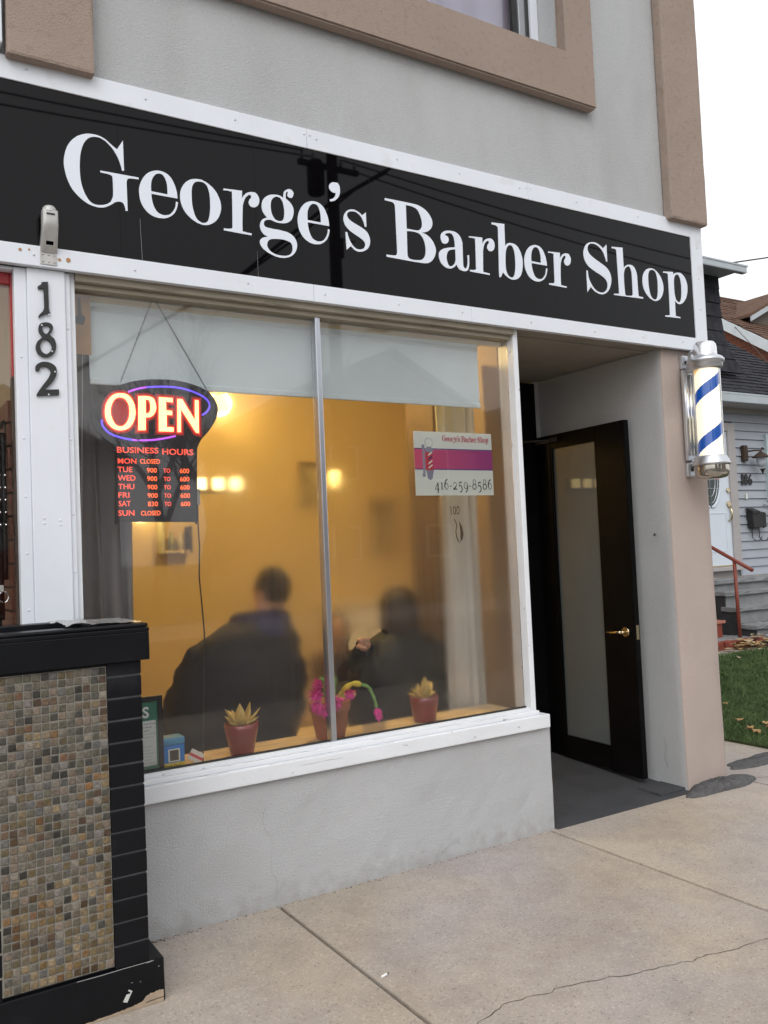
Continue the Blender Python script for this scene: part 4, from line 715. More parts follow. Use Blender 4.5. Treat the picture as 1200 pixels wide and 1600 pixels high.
# phone number in old style serif numerals, drawn as pen strokes of two weights
def numeral(mb, ch, x, z, wd, h):
    def seg(pts, t): strip(mb, [(x + p[0] * wd, z + p[1] * h) for p in pts], t, Y1 - 0.0006)
    th, tn = 0.0031, 0.0016
    def arc(cx, cz, rx, rz, a0, a1, n=16): return [(cx + rx * math.cos(R(a0 + (a1 - a0) * i / n)), cz + rz * math.sin(R(a0 + (a1 - a0) * i / n))) for i in range(n + 1)]
    if ch == '4': seg([(.62, -.35), (.62, .68)], th); seg([(.62, .68), (.02, .02)], tn); seg([(.0, .02), (.85, .02)], tn)
    if ch == '1': seg([(.45, 0), (.45, .68)], th); seg([(.2, .0), (.7, .0)], tn); seg([(.2, .6), (.45, .68)], tn)
    if ch == '6': seg(arc(.45, .3, .33, .3, 0, 360), tn); seg(arc(.75, .35, .64, .66, 95, 195), th)
    if ch == '2': seg(arc(.4, .46, .3, .24, 170, -40), tn); seg([(.62, .30), (.08, .02)], th); seg([(.05, .02), (.8, .02)], th)
    if ch == '5': seg([(.22, .70), (.72, .70)], th); seg([(.22, .70), (.18, .32)], tn); seg(arc(.38, .05, .36, .33, 130, -110), th * .9)
    if ch == '9': seg(arc(.42, .38, .34, .32, 0, 360), tn); seg(arc(.12, .25, .66, .6, 20, -70), th)
    if ch == '8': seg(arc(.45, .76, .27, .24, 0, 360), tn); seg(arc(.45, .27, .36, .27, 0, 360), th * .8)
    if ch == '-': seg([(.08, .32), (.62, .32)], th * .8)
mb = MB(); x = 2.572; ws = {'-': .022, '1': .025}
tot = sum(ws.get(c, .0355) for c in '416-259-8586'); kx = (2.955 - 2.572) / tot
for ch in '416-259-8586': wd = ws.get(ch, .0355) * kx; numeral(mb, ch, x, 1.856, wd * 0.92, 0.052); x += wd
obj('phone_number', mb, m_inkb, stk)
# little barber pole drawing
PXC = 2.545
def disc(cx, cz, rx, rz, y, mat, nm, n=24):
    mb = MB(); mb.face([(cx + rx * math.cos(2 * math.pi * i / n), y, cz + rz * math.sin(2 * math.pi * i / n)) for i in range(n)]); return obj(nm, mb, mat, stk)
disc(PXC, 2.098, 0.0245, 0.0235, Y1 - 0.0006, m_inkb, 'drawn_outline'); disc(PXC, 2.098, 0.023, 0.022, Y1 - 0.0009, m_card, 'drawn_globe')
def quad(nm, pts, y, mat): mb = MB(); mb.face([(a, y, b) for a, b in pts]); return obj(nm, mb, mat, stk)
quad('drawn_bar', [(2.503, 1.935), (2.517, 1.935), (2.517, 2.07), (2.503, 2.07)], Y1 - 0.0006, m_greyp)
for cz in (2.078, 1.930): disc(2.508, cz, 0.010, 0.011, Y1 - 0.0008, m_greyp, 'drawn_knob')
quad('drawn_cap', [(2.524, 2.048), (2.566, 2.048), (2.572, 2.060), (2.558, 2.076), (2.532, 2.076), (2.520, 2.060)], Y1 - 0.0008, m_greyp)
quad('drawn_base', [(2.520, 1.955), (2.572, 1.955), (2.566, 1.94), (2.560, 1.912), (2.545, 1.902), (2.530, 1.912), (2.526, 1.94)], Y1 - 0.0008, m_greyp)
quad('drawn_tube', [(2.523, 1.955), (2.566, 1.955), (2.566, 2.048), (2.523, 2.048)], Y1 - 0.0008, m_redp)
for i in range(4):
    z = 1.962 + i * 0.022; quad('drawn_stripe', [(2.538, z), (2.563, z + 0.017), (2.563, z + 0.026), (2.538, z + 0.009)], Y1 - 0.0010, m_navy if i == 2 else m_card)

# ================================================================== THINGS ON THE INNER SILL
m_redpot = M('red_glazed_pot', (0.22, 0.025, 0.022), rough=0.3, var=0.12, vs=14, coat=0.3)
m_terr = M('terracotta', (0.36, 0.125, 0.055), rough=0.8, var=0.15, vs=14, col2=(0.30, 0.2, 0.15), c2s=12, c2lo=0.6, c2hi=0.8)
m_soil = M('potting_soil', (0.03, 0.022, 0.016), rough=1, bump=1, bs=150)
m_succ = M('yellow_green_leaf', (0.52, 0.38, 0.11), rough=0.45, var=0.15, vs=30, sss=0.1)
m_cact = M('green_cactus', (0.17, 0.33, 0.08), rough=0.5, var=0.2, vs=40); m_cacty = M('yellowing_cactus', (0.58, 0.48, 0.05), rough=0.5, var=0.15, vs=40)
m_pink = M('magenta_petal', (0.70, 0.03, 0.30), rough=0.5, var=0.15, vs=60)
def leaf_mesh(mb, base, dirv, ln, wd, thick, bend=0.25, mi=0):
    d = Vector(dirv).normalized(); side = d.cross(Vector((0, 0, 1))); side = side.normalized() if side.length > 0.05 else Vector((1, 0, 0)); up = side.cross(d).normalized(); n = 7; rings = []
    for i in range(n + 1):
        u = i / n; c = Vector(base) + d * ln * u + up * bend * ln * u * u; k = (math.sin(math.pi * (0.12 + 0.88 * u ** 0.8)) ** 0.8) if u < 1 else 0.02; k = max(k, 0.03)
        rings.append([mb.bm.verts.new(c + side * wd * k * math.cos(2 * math.pi * j / 8) + up * thick * k * (math.sin(2 * math.pi * j / 8) + 0.5 * abs(math.cos(2 * math.pi * j / 8)))) for j in range(8)])
    for A, B in zip(rings, rings[1:]):
        for j in range(8): f = mb.bm.faces.new((A[j], A[(j + 1) % 8], B[(j + 1) % 8], B[j])); f.smooth = True; f.material_index = mi
    mb.bm.faces.new(rings[-1])
def succulent(lab, x, y, z, rt, rb, h, seed, tall):
    t = thing('potted_succulent', lab, 'potted plant', (x, y, z), group='red pots of succulents on the window shelf')
    obj('pot', MB().lathe([(0, 0), (rb * 0.95, 0), (rb, 0.006), (rt * 0.97, h * 0.8), (rt, h), (rt * 0.93, h), (rt * 0.9, h * 0.86), (0, h * 0.86)], (x, y, z), n=32), m_redpot, t)
    obj('soil', MB().lathe([(rt * 0.9, 0), (0, 0.006)], (x, y, z + h * 0.87), n=20), m_soil, t)
    rnd = random.Random(seed)
    for ring, (cnt, el, ln) in enumerate(((7, 16, 0.085), (5, 40, 0.09), (3, 68, 0.115))):
        for i in range(cnt):
            a = 2 * math.pi * (i + 0.5 * ring) / cnt + rnd.uniform(-.2, .2); e = R(el + rnd.uniform(-14, 14)); L_ = ln * tall * rnd.uniform(0.62, 1.3)
            mb = MB(); leaf_mesh(mb, (x + 0.012 * math.cos(a), y + 0.012 * math.sin(a), z + h * 0.88), (math.cos(a) * math.cos(e), math.sin(a) * math.cos(e), math.sin(e)), L_, 0.026, 0.008, 0.15)
            obj('leaf', mb, m_succ, t)
    return t
SHZ = 0.6483
succulent('red pot of pale yellow succulent nearest the OPEN sign cord, left of mullion', 1.497, 0.150, SHZ, 0.078, 0.052, 0.148, 3, 1.0)
succulent('steamed over red pot of succulent at the right end of the sill', 2.548, 0.215, SHZ, 0.076, 0.060, 0.132, 8, 0.95)
# Christmas cactus
pc = thing('potted_cactus', 'terracotta pot of magenta flowering cactus behind the window mullion', 'potted plant', (1.98, 0.20, SHZ))
obj('pot', MB().lathe([(0, 0), (0.068, 0), (0.070, 0.004), (0.078, 0.045), (0.080, 0.05), (0.092, 0.130), (0.100, 0.132), (0.104, 0.178), (0.096, 0.178), (0.09, 0.15), (0, 0.15)], (1.98, 0.20, SHZ), n=36), m_terr, pc)
obj('soil', MB().lathe([(0.092, 0), (0, 0.006)], (1.98, 0.20, SHZ + 0.152), n=20), m_soil, pc)
rnd = random.Random(11)
def cactus_arm(pts, wd, mi_list):
    mb = MB()
    P3 = [Vector(p) for p in pts]; path, rad = [], []
    for i in range(len(P3) - 1):
        p0, p1, p2, p3 = P3[max(i - 1, 0)], P3[i], P3[i + 1], P3[min(i + 2, len(P3) - 1)]
        for k in range(6):
            u = k / 6; path.append(0.5 * (2 * p1 + (p2 - p0) * u + (2 * p0 - 5 * p1 + 4 * p2 - p3) * u * u + (3 * p1 - p0 - 3 * p2 + p3) * u ** 3)); rad.append(wd * (0.42 + 0.22 * math.sin(math.pi * u)))
    path.append(P3[-1]); rad.append(wd * 0.3); mb.tube(path, rad, n=8)
    return mb
def flower(p, d, s):
    mb = MB(); d = Vector(d).normalized()
    for k in range(3):
        for i in range(7):
            a = 2 * math.pi * i / 7 + k * 0.4; sd2 = d.orthogonal().normalized(); sd3 = d.cross(sd2)
            leaf_mesh(mb, Vector(p) + d * 0.012 * k, d * (0.55 + 0.3 * k) + sd2 * math.cos(a) * 0.8 + sd3 * math.sin(a) * 0.8, s * rnd.uniform(.8, 1.1), s * 0.24, s * 0.05, -0.3)
    obj('flower', mb, m_pink, pc)
b0 = Vector((1.98, 0.19, SHZ + 0.155))
arms = [([(1.96, .18, .81), (1.945, .16, .87), (1.93, .14, .92), (1.90, .13, .955)], m_cact), ([(1.99, .18, .81), (1.985, .15, .87), (1.965, .13, .93), (1.965, .125, .985)], m_cact), ([(1.97, .18, .81), (1.93, .14, .86), (1.885, .12, .885)], m_cact),
        ([(2.01, .18, .81), (2.03, .15, .87), (2.07, .13, .905), (2.115, .115, .90)], m_cacty), ([(2.0, .17, .81), (2.04, .14, .85), (2.085, .12, .855)], m_cacty), ([(2.115, .115, .90), (2.15, .11, .885), (2.17, .108, .85), (2.185, .106, .81), (2.19, .105, .775)], m_cact), ([(1.98, .2, .81), (1.97, .23, .89), (1.99, .25, .94)], m_cact), ([(2.0, .2, .81), (2.03, .24, .88), (2.05, .26, .93)], m_cact)]
for pts, m in arms: obj('stem', cactus_arm(pts, 0.024 if m is m_cacty else 0.015, None), m, pc)
for p, d, s in (((1.885, .12, .885), (-.8, -.4, .1), .05), ((1.87, .115, .845), (-.3, -.5, -.4), .048), ((1.93, .115, .84), (0, -.6, -.4), .05), ((1.955, .11, .855), (.3, -.6, -.2), .045), ((1.905, .11, .82), (-.1, -.6, -.6), .042), ((2.19, .105, .775), (.2, -.2, -.9), .042), ((2.035, .12, .87), (.2, -.8, 0), .04), ((1.89, .12, .91), (-.5, -.3, .6), .04)): flower(p, d, s)
# certificate in its frame, tub, packet
cf = thing('framed_certificate', 'black framed green certificate propped on the sill behind the tiled planter', 'framed certificate', (1.0, 0.11, SHZ))
mb = MB()
for a in ((0.80, 1.121, 0.648, 0.668), (0.80, 1.121, 0.952, 0.974), (0.80, 0.818, 0.668, 0.952), (1.101, 1.121, 0.668, 0.952)): mb.box(a[0], a[1], 0.095, 0.115, a[2], a[3], bev=0.002)
obj('frame', mb, m_black, cf); bx('green_mat', 0.818, 1.101, 0.105, 0.112, 0.668, 0.952, M('green_print', (0.025, 0.19, 0.12), rough=0.4, var=0.03), cf, bev=0)
bx('paper', 0.835, 1.092, 0.1035, 0.1045, 0.682, 0.872, M('printed_paper', (0.62, 0.68, 0.66), rough=0.6, var=0.04), cf, bev=0)
link('lettering', text_mesh('lettering', 'S', 1.036, 1.064, 0.884, 0.932, 0.1035, M('white_print', (0.75, 0.8, 0.78), rough=0.5, var=0), 0.001, bold=0.03), cf)
mb = MB(); rnd = random.Random(4)
for i in range(13):
    z = 0.856 - i * 0.0135
    if i in (5, 6): continue
    x = 1.03
    while x < 1.085 - (i % 3) * 0.012: l2 = rnd.uniform(.005, .013); mb.face([(x, 0.1032, z), (x + l2, 0.1032, z), (x + l2, 0.1032, z + (0.004 if i < 3 else 0.0018)), (x, 0.1032, z + (0.004 if i < 3 else 0.0018))]); x += l2 + 0.004
obj('small_print', mb, m_greyp, cf)
tb = thing('blue_tub', 'small blue tub with a yellow Thank You band on the sill', 'tub', (1.17, 0.15, SHZ))
m_tub = M('blue_tub_plastic', (0.005, 0.19, 0.60), rough=0.4, var=0.05); m_tub2 = M('pale_blue_lid', (0.05, 0.27, 0.48), rough=0.3, var=0.1)
bx('tub_body', 1.121, 1.2165, 0.108, 0.19, SHZ, 0.752, m_tub, tb, bev=0.006); bx('lid', 1.119, 1.219, 0.106, 0.192, 0.7522, 0.785, m_tub2, tb, bev=0.010)
bx('yellow_band', 1.1215, 1.216, 0.1070, 0.1076, SHZ + 0.001, 0.678, M('yellow_paper', (0.62, 0.50, 0.04), rough=0.6, var=0.05), tb, bev=0)
link('lettering', text_mesh('lettering', 'Thank You!', 1.1235, 1.193, 0.655, 0.673, 0.1066, m_inkb, 0.0006), tb)
bx('picture_border', 1.143, 1.194, 0.1070, 0.1076, 0.682, 0.736, m_card, tb, bev=0); bx('picture', 1.149, 1.188, 0.1062, 0.1068, 0.687, 0.731, M('dark_picture', (0.05, 0.045, 0.04), rough=0.5, var=0.5, vs=90), tb, bev=0)
pk = thing('small_packet', 'small white packet with red stripe tilted on the sill beside the blue tub', 'packet', (1.27, 0.12, SHZ))
m_pk = M('white_packet', (0.66, 0.62, 0.57), rough=0.5, var=0.06)
rt = Matrix.Rotation(R(32), 4, 'Y') @ Matrix.Rotation(R(-20), 4, 'Z')
def rb(x0, x1, y0, y1, z0, z1, c): return [tuple(Vector(c) + rt @ Vector(p)) for p in ((x0, y0, z0), (x1, y0, z0), (x1, y1, z0), (x0, y1, z0), (x0, y0, z1), (x1, y0, z1), (x1, y1, z1), (x0, y1, z1))]
obj('box', MB().hexa(rb(-.030, .030, -.016, .016, -.024, .024, (1.268, .118, SHZ + .038)), bev=0.002), m_pk, pk)
obj('red_stripe', MB().hexa(rb(-.0303, .0303, -.0166, -.0158, -.006, .006, (1.268, .118, SHZ + .038))), m_redp, pk)

# ================================================================== SHADE, CURTAINS, PAPER
sh = thing('roller_shade', 'white roller shade drawn a third of the way down inside the window', 'blind', (1.9, 0.12, 2.3))
mb = MB(); rough_grid(mb, lambda u, v: Vector((0.862 + u * (2.940 - 0.862), 0.118 + 0.002 * math.sin(u * 9) * (1 - v), 2.322 + v * 0.345)), 30, 6); obj('fabric', mb, m_shade, sh)
obj('hem_bar', MB().box(0.862, 2.940, 0.110, 0.124, 2.306, 2.334, bev=0.005), m_shade, sh)
obj('roller', MB().tube([(0.862, 0.135, 2.63), (2.94, 0.135, 2.63)], 0.02, n=12), m_shade, sh)
mb = MB()
for i in range(150): z = 2.66 - i * 0.0095; mb.blob((0.835 - 0.045 * i / 150 * 1.0, 0.085, z), (0.0028, 0.0028, 0.0028), n=3)
obj('bead_chain', mb, m_white, sh)
def drape(nm, lab, x0, x1, y, z0, z1, folds, amp, mat):
    mb = MB(); n = folds * 10
    rough_grid(mb, lambda u, v: Vector((x0 + u * (x1 - x0) + 0.01 * math.sin(u * 17 + v * 3), y + amp * math.sin(u * folds * 2 * math.pi) * (0.6 + 0.4 * (1 - v)) + 0.008 * math.sin(v * 7 + u * 5), z0 + v * (z1 - z0))), n, 12)
    o = obj(nm, mb, mat); so_ = o.modifiers.new('cloth', 'SOLIDIFY'); so_.thickness = 0.002
    return props(o, lab, 'curtain')
drape('curtain', 'dark grey gathered curtain down the left side of the window', 0.775, 1.055, 0.225, 0.655, 2.63, 4, 0.022, m_curtain)
drape('curtain', 'pale curtain gathered in the right corner behind the phone number card', 2.86, 3.12, 0.42, 0.30, 2.62, 4, 0.03, m_curtain2)
pp = thing('masking_paper', 'torn brown paper taped in the top left corner of the window', 'paper', (0.82, 0.075, 2.42))
bx('paper_sheet', 0.787, 0.862, 0.076, 0.078, 2.42, 2.675, M('brown_paper', (0.36, 0.20, 0.08), rough=0.8, var=0.15, vs=12), pp, bev=0)
mb = MB(); mb.prism([(0.812, 2.655), (0.822, 2.66), (0.826, 2.59), (0.842, 2.575), (0.832, 2.545), (0.795, 2.55), (0.79, 2.57), (0.812, 2.585)], 0.0735, 0.0755); obj('tape_smear', mb, m_castmetal, pp)

# ================================================================== INSIDE THE SHOP
m_bulb = M('lit_bulb', (1, 0.9, 0.7), rough=0.5, var=0, emit=(1.0, 0.74, 0.30), es=2.6)
m_opal = M('lit_opal_shade', (1, 0.9, 0.7), rough=0.5, var=0, emit=(1.0, 0.70, 0.20), es=2.2)
m_fit = M('lamp_fitting', (0.5, 0.4, 0.25), rough=0.3, metal=0.8)
def lamp_light(nm, loc, e, parent, col=(1.0, 0.70, 0.25), r=0.09):
    l = bpy.data.lights.new(nm, 'POINT'); l.energy = e; l.color = col; l.shadow_soft_size = r
    o = bpy.data.objects.new(nm, l); COL.objects.link(o); o.location = loc; o.parent = parent; o.matrix_parent_inverse = Matrix.Translation(-WT[parent])
def wall_lamp(lab, x, z, e, y=2.86, r=0.085):
    t = thing('wall_lamp', lab, 'lamp', (x, y, z), group='lit lamps on the shop back wall')
    obj('fitting', MB().lathe([(0, 0), (0.05, 0), (0.05, 0.012), (0.02, 0.02), (0, 0.02)], (x, y - 0.14, z + 0.055), n=16), m_fit, t)
    obj('arm', MB().tube([(x, y, z + 0.03), (x, y - 0.08, z + 0.085), (x, y - 0.14, z + 0.07)], 0.010, n=8), m_fit, t)
    obj('shade', MB().lathe([(0.02, 0.055), (0.05, 0.045), (r, -0.03), (r * 0.9, -0.07), (0.0, -0.085)], (x, y - 0.14, z), n=20), m_opal, t)
    lamp_light('glow', (x, y - 0.14, z - 0.015), e, t, r=r * 1.12)
    return t
wall_lamp('lit opal lamp high on the back wall just right of the OPEN sign', 2.44, 2.76, 31)
wall_lamp('lit opal lamp behind the lower edge of the OPEN sign', 1.80, 1.95, 8)
wall_lamp('small lit lamp seen right of the window mullion', 3.43, 2.18, 2.5, r=0.035)
for lab, x, y, e in (('added round ceiling lamp, unseen behind the roller shade, brightening the shop interior', 2.55, 1.15, 58),):  # extra lamp out of the camera's sight, added to light the room
    t = thing('ceiling_lamp', lab, 'lamp', (x, y, 2.9))  # added lamp, unseen behind the roller shade
    obj('diffuser', MB().lathe([(0.16, 0), (0.155, -0.03), (0.10, -0.055), (0, -0.065)], (x, y, 2.899), n=24), m_opal, t); lamp_light('glow', (x, y, 2.80), e, t, r=0.10)
van = thing('vanity_light', 'row of three lit square lamps on the shop back wall', 'vanity light', (2.44, 2.80, 2.13))
bx('bar', 2.24, 2.66, 2.82, 2.859, 2.075, 2.185, m_fit, van, bev=0.006)
for i in range(3): bx('lit_panel', 2.255 + i * 0.145, 2.345 + i * 0.145, 2.795, 2.8195, 2.085, 2.175, m_bulb, van, bev=0.008)
shf = thing('wall_shelf', 'small wall shelf box holding bottles left of the hanging cord', 'shelf', (2.06, 2.78, 1.62))
bx('shelf_board', 1.98, 2.18, 2.74, 2.86, 1.600, 1.615, m_fit, shf); bx('shelf_side', 1.965, 1.98, 2.74, 2.86, 1.60, 1.86, m_card, shf); bx('shelf_side', 2.18, 2.195, 2.74, 2.86, 1.60, 1.80, m_castmetal, shf)
for i, (x, c, lb) in enumerate(((2.05, (0.30, 0.32, 0.08), 'olive bottle standing on the small wall shelf'), (2.12, (0.6, 0.55, 0.4), 'pale bottle standing on the small wall shelf'))):
    tag_ = props(obj('bottle', MB().lathe([(0, 0), (0.022, 0), (0.022, 0.09), (0.009, 0.115), (0.009, 0.14), (0, 0.14)], (x, 2.80, 1.6155), n=14), M('bottle_%d' % i, c, rough=0.2)), lb, 'bottle')
for lab, x0, x1, z0, z1 in (('dark framed picture left of the small lamp bulb', 3.16, 3.40, 1.95, 2.32), ('framed picture on the back wall above the dark haired visitor', 3.84, 4.12, 1.50, 2.02)):
    t = thing('framed_picture', lab, 'picture', ((x0 + x1) / 2, 2.85, z0), group='framed pictures on the back wall'); mb = MB()
    for a in ((x0, x1, z0, z0 + .025), (x0, x1, z1 - .025, z1), (x0, x0 + .025, z0 + .025, z1 - .025), (x1 - .025, x1, z0 + .025, z1 - .025)): mb.box(a[0], a[1], 2.835, 2.859, a[2], a[3], bev=0.003)
    obj('frame', mb, m_fit, t); bx('print', x0 + .025, x1 - .025, 2.848, 2.854, z0 + .025, z1 - .025, M('picture_print', (0.35, 0.28, 0.16), rough=0.4, var=0.5, vs=9), t, bev=0)
cbn = thing('wall_cabinet', 'cream counter cabinet against the back wall between the seated people', 'cabinet', (3.6, 2.8, 0.1))
bx('carcass', 3.33, 3.90, 2.60, 2.859, 0.10, 1.10, M('cream_laminate', (0.86, 0.78, 0.60), rough=0.4, var=0.05), cbn, bev=0.006)
bx('worktop', 3.30, 3.93, 2.57, 2.859, 1.1005, 1.13, M('cream_top', (0.75, 0.66, 0.48), rough=0.3, var=0.05), cbn, bev=0.004)
for x in (3.345, 3.625): d_ = bx('cabinet_door', x, x + 0.265, 2.585, 2.5995, 0.16, 1.06, bpy.data.materials['cream_laminate'], cbn, bev=0.003)

# people: one skinned body each, clothes and hair as children
m_skin = M('skin', (0.56, 0.31, 0.20), rough=0.5, var=0.06, vs=20, sss=0.15)
def skinned(name, J, E, mats, parent, sub=2):
    names = list(J); me = bpy.data.meshes.new(name); me.from_pydata([J[k][0] for k in names], [(names.index(a), names.index(b)) for a, b in E], [])
    o = bpy.data.objects.new('tmp', me); COL.objects.link(o); md = o.modifiers.new('skin', 'SKIN'); md.use_smooth_shade = True
    for i, k in enumerate(names):
        r = J[k][1]; v = me.skin_vertices[0].data[i]; v.radius = (r, r) if isinstance(r, (int, float)) else r; v.use_root = (i == 0)
    sb = o.modifiers.new('sub', 'SUBSURF'); sb.levels = sb.render_levels = sub
    dg = bpy.context.evaluated_depsgraph_get(); dg.update(); out = bpy.data.meshes.new_from_object(o.evaluated_get(dg)); bpy.data.objects.remove(o); out.name = name
    out.materials.clear(); out.materials.append(mats)
    for p in out.polygons: p.use_smooth = True
    return link(name, out, parent)
def join_head(body, c, yaw, pitch=0.0, s=1.0):               # head with nose, brow, ears, eyes and mouth merged into the body mesh
    bm = bmesh.new(); bm.from_mesh(body.data); mb = MB(); mb.bm.free(); mb.bm = bm
    rt = Matrix.Rotation(yaw, 4, 'Z') @ Matrix.Rotation(pitch, 4, 'X')   # local: -y is the face
    P_ = lambda x, y, z: Vector(c) + rt @ Vector((x * s, y * s, z * s))
    mb.blob(c, (0.076 * s, 0.095 * s, 0.118 * s), n=12, rot=rt); mb.blob(P_(0, -0.03, -0.07), (0.056 * s, 0.06 * s, 0.06 * s), n=8, rot=rt)
    mb.tube([P_(0, -0.088, 0.02), P_(0, -0.108, -0.015), P_(0, -0.112, -0.03), P_(0, -0.09, -0.038)], [0.007 * s, 0.011 * s, 0.015 * s, 0.010 * s], n=8)
    for sg in (-1, 1): mb.blob(P_(sg * 0.078, 0.01, -0.01), (0.010 * s, 0.020 * s, 0.032 * s), n=6, rot=rt)
    mb.blob(P_(0, -0.084, -0.068), (0.024 * s, 0.010 * s, 0.006 * s), n=6, rot=rt)
    bm.to_mesh(body.data); bm.free()
    return P_, rt
def eyes(P_, rt, parent, s=1.0):
    mb = MB()
    for sg in (-1, 1): mb.blob(P_(sg * 0.031, -0.082, 0.012), (0.013 * s, 0.010 * s, 0.007 * s), n=6, rot=rt)
    obj('eyes', mb, bpy.data.materials.get('dark_eye') or M('dark_eye', (0.03, 0.02, 0.015), rough=0.2), parent)
def loft(mb, secs, seed=1, n=28):
    rnd = random.Random(seed); ph = [rnd.uniform(0, 6.28) for _ in range(4)]; rings = []
    for i in range(len(secs) * 4 - 3):
        k, u = divmod(i, 4); u /= 4; a = secs[k]; b = secs[min(k + 1, len(secs) - 1)]; z, cx, cy, rx, ry = [p + (q - p) * u for p, q in zip(a, b)]
        rings.append([mb.bm.verts.new((cx + rx * math.copysign(abs(math.cos(t)) ** 0.8, math.cos(t)) * w_, cy + ry * math.copysign(abs(math.sin(t)) ** 0.8, math.sin(t)) * w_, z)) for j in range(n) for t in (2 * math.pi * j / n,) for w_ in (1 + 0.025 * math.sin(5 * t + ph[0] + z * 30) + 0.02 * math.sin(z * 55 + 2 * t + ph[1]),)])
    for A, B in zip(rings, rings[1:]):
        for j in range(n): f = mb.bm.faces.new((A[j], A[(j + 1) % n], B[(j + 1) % n], B[j])); f.smooth = True
    mb.bm.faces.new(rings[0][::-1]); mb.bm.faces.new(rings[-1])
def seated(lab, pel, chest, neck, head, sh_l, el_l, ha_l, sh_r, el_r, ha_r, knee_l, foot_l, knee_r, foot_r, jack, trous, hairm, yaw, bulk, long_hair, hood=None, s=1.0, pitch=0.0, secs=None):
    t = thing('person', lab, 'person', (pel[0], pel[1], 0.10))
    J = {'pelvis': (pel, 0.12 * s), 'chest': (chest, 0.13 * s), 'neck': (neck, 0.052 * s), 'head': (head, 0.05 * s), 'sl': (sh_l, 0.055 * s), 'el': (el_l, 0.042 * s), 'hl': (ha_l, 0.026 * s), 'sr': (sh_r, 0.055 * s), 'er': (el_r, 0.042 * s), 'hr': (ha_r, 0.026 * s),
         'kl': (knee_l, 0.06 * s), 'fl': (foot_l, 0.04 * s), 'kr': (knee_r, 0.06 * s), 'fr': (foot_r, 0.04 * s)}
    E = [('pelvis', 'chest'), ('chest', 'neck'), ('neck', 'head'), ('chest', 'sl'), ('sl', 'el'), ('el', 'hl'), ('chest', 'sr'), ('sr', 'er'), ('er', 'hr'), ('pelvis', 'kl'), ('kl', 'fl'), ('pelvis', 'kr'), ('kr', 'fr')]
    body = skinned('body', J, E, m_skin, t); P_, rt = join_head(body, head, yaw, pitch, s)
    eyes(P_, rt, t, s)
    b = bulk
    JJ = {'a': (pel, 0.19 * b), 'm': (tuple((Vector(pel) + Vector(chest)) / 2), 0.20 * b), 'b': (chest, 0.20 * b), 'c': (tuple(Vector(neck) * 0.75 + Vector(chest) * 0.25), 0.085 * b), 'sl': (sh_l, 0.095 * b), 'el': (el_l, 0.075 * b), 'hl': (tuple(Vector(el_l).lerp(Vector(ha_l), 0.86)), 0.048 * b), 'sr': (sh_r, 0.095 * b), 'er': (el_r, 0.075 * b), 'hr': (tuple(Vector(el_r).lerp(Vector(ha_r), 0.86)), 0.048 * b)}
    jk = skinned('jacket', JJ, [('a', 'm'), ('m', 'b'), ('b', 'c'), ('b', 'sl'), ('sl', 'el'), ('el', 'hl'), ('b', 'sr'), ('sr', 'er'), ('er', 'hr')], jack, t)
    if secs:
        bm = bmesh.new(); bm.from_mesh(jk.data); mb = MB(); mb.bm.free(); mb.bm = bm; loft(mb, secs); bm.to_mesh(jk.data); bm.free()
    skinned('trousers', {'p': (pel, 0.14 * s), 'kl': (knee_l, 0.075 * s), 'fl': (tuple(Vector(knee_l).lerp(Vector(foot_l), .9)), 0.055 * s), 'kr': (knee_r, 0.075 * s), 'fr': (tuple(Vector(knee_r).lerp(Vector(foot_r), .9)), 0.055 * s)}, [('p', 'kl'), ('kl', 'fl'), ('p', 'kr'), ('kr', 'fr')], trous, t)
    mb = MB(); 
    for f in (foot_l, foot_r): q = Vector(f); mb.blob((q.x, q.y, 0.145), (0.05, 0.11, 0.045), n=8)
    obj('shoes', mb, m_castmetal, t)
    mb = MB(); mb.blob(P_(0, 0.018, 0.022), (0.086 * s, 0.095 * s, 0.108 * s), n=12, rot=rt, jit=0.02)
    if long_hair:
        mb.blob(P_(0, 0.03, 0.02), (0.104 * s, 0.105 * s, 0.115 * s), n=10, rot=rt, jit=0.03); mb.blob(P_(0, 0.05, -0.05), (0.108 * s, 0.085 * s, 0.13 * s), n=10, rot=rt, jit=0.03); mb.blob(P_(0.01, 0.065, -0.15), (0.085 * s, 0.05 * s, 0.12 * s), n=10, rot=rt, jit=0.03)
    obj('hair', mb, hairm, t)
    if hood: 
        mb = MB(); n0 = Vector(neck)
        for k in range(9): a = math.pi * (0.0 + k / 8.0); mb.blob(n0 + Vector((0.115 * math.cos(a), 0.02 - 0.0 + (-0.10) * math.sin(a), -0.02 + 0.015 * math.sin(a))), (0.06, 0.055, 0.055), n=7, jit=0.03)
        mb.blob(n0 + Vector((-0.01, -0.12, -0.085)), (0.10, 0.05, 0.09), n=8, jit=0.04); obj('hood', mb, hood, t)
    return t, body, jk
m_jack = M('dark_slate_jacket', (0.012, 0.012, 0.015), rough=0.75, var=0.25, vs=12, bump=0.6, bs=25); m_hood = M('navy_hood', (0.028, 0.028, 0.085), rough=0.8, var=0.2, vs=20)
m_jack2 = M('black_green_coat', (0.008, 0.010, 0.010), rough=0.7, var=0.25, vs=12, bump=0.6, bs=25); m_trs = M('dark_trousers', (0.02, 0.022, 0.03), rough=0.9)
m_hair1 = M('short_dark_hair', (0.022, 0.017, 0.013), rough=0.7, var=0.3, vs=60, bump=0.8, bs=150); m_hair2 = M('long_brown_hair', (0.022, 0.009, 0.006), rough=0.55, var=0.3, vs=50, bump=0.8, bs=120)
bench = thing('waiting_bench', 'low wooden waiting bench under the two seated people', 'bench', (2.2, 0.8, 0.1))
bx('seat', 1.15, 3.12, 0.66, 1.02, 0.50, 0.54, m_shelfwood, bench, bev=0.006)
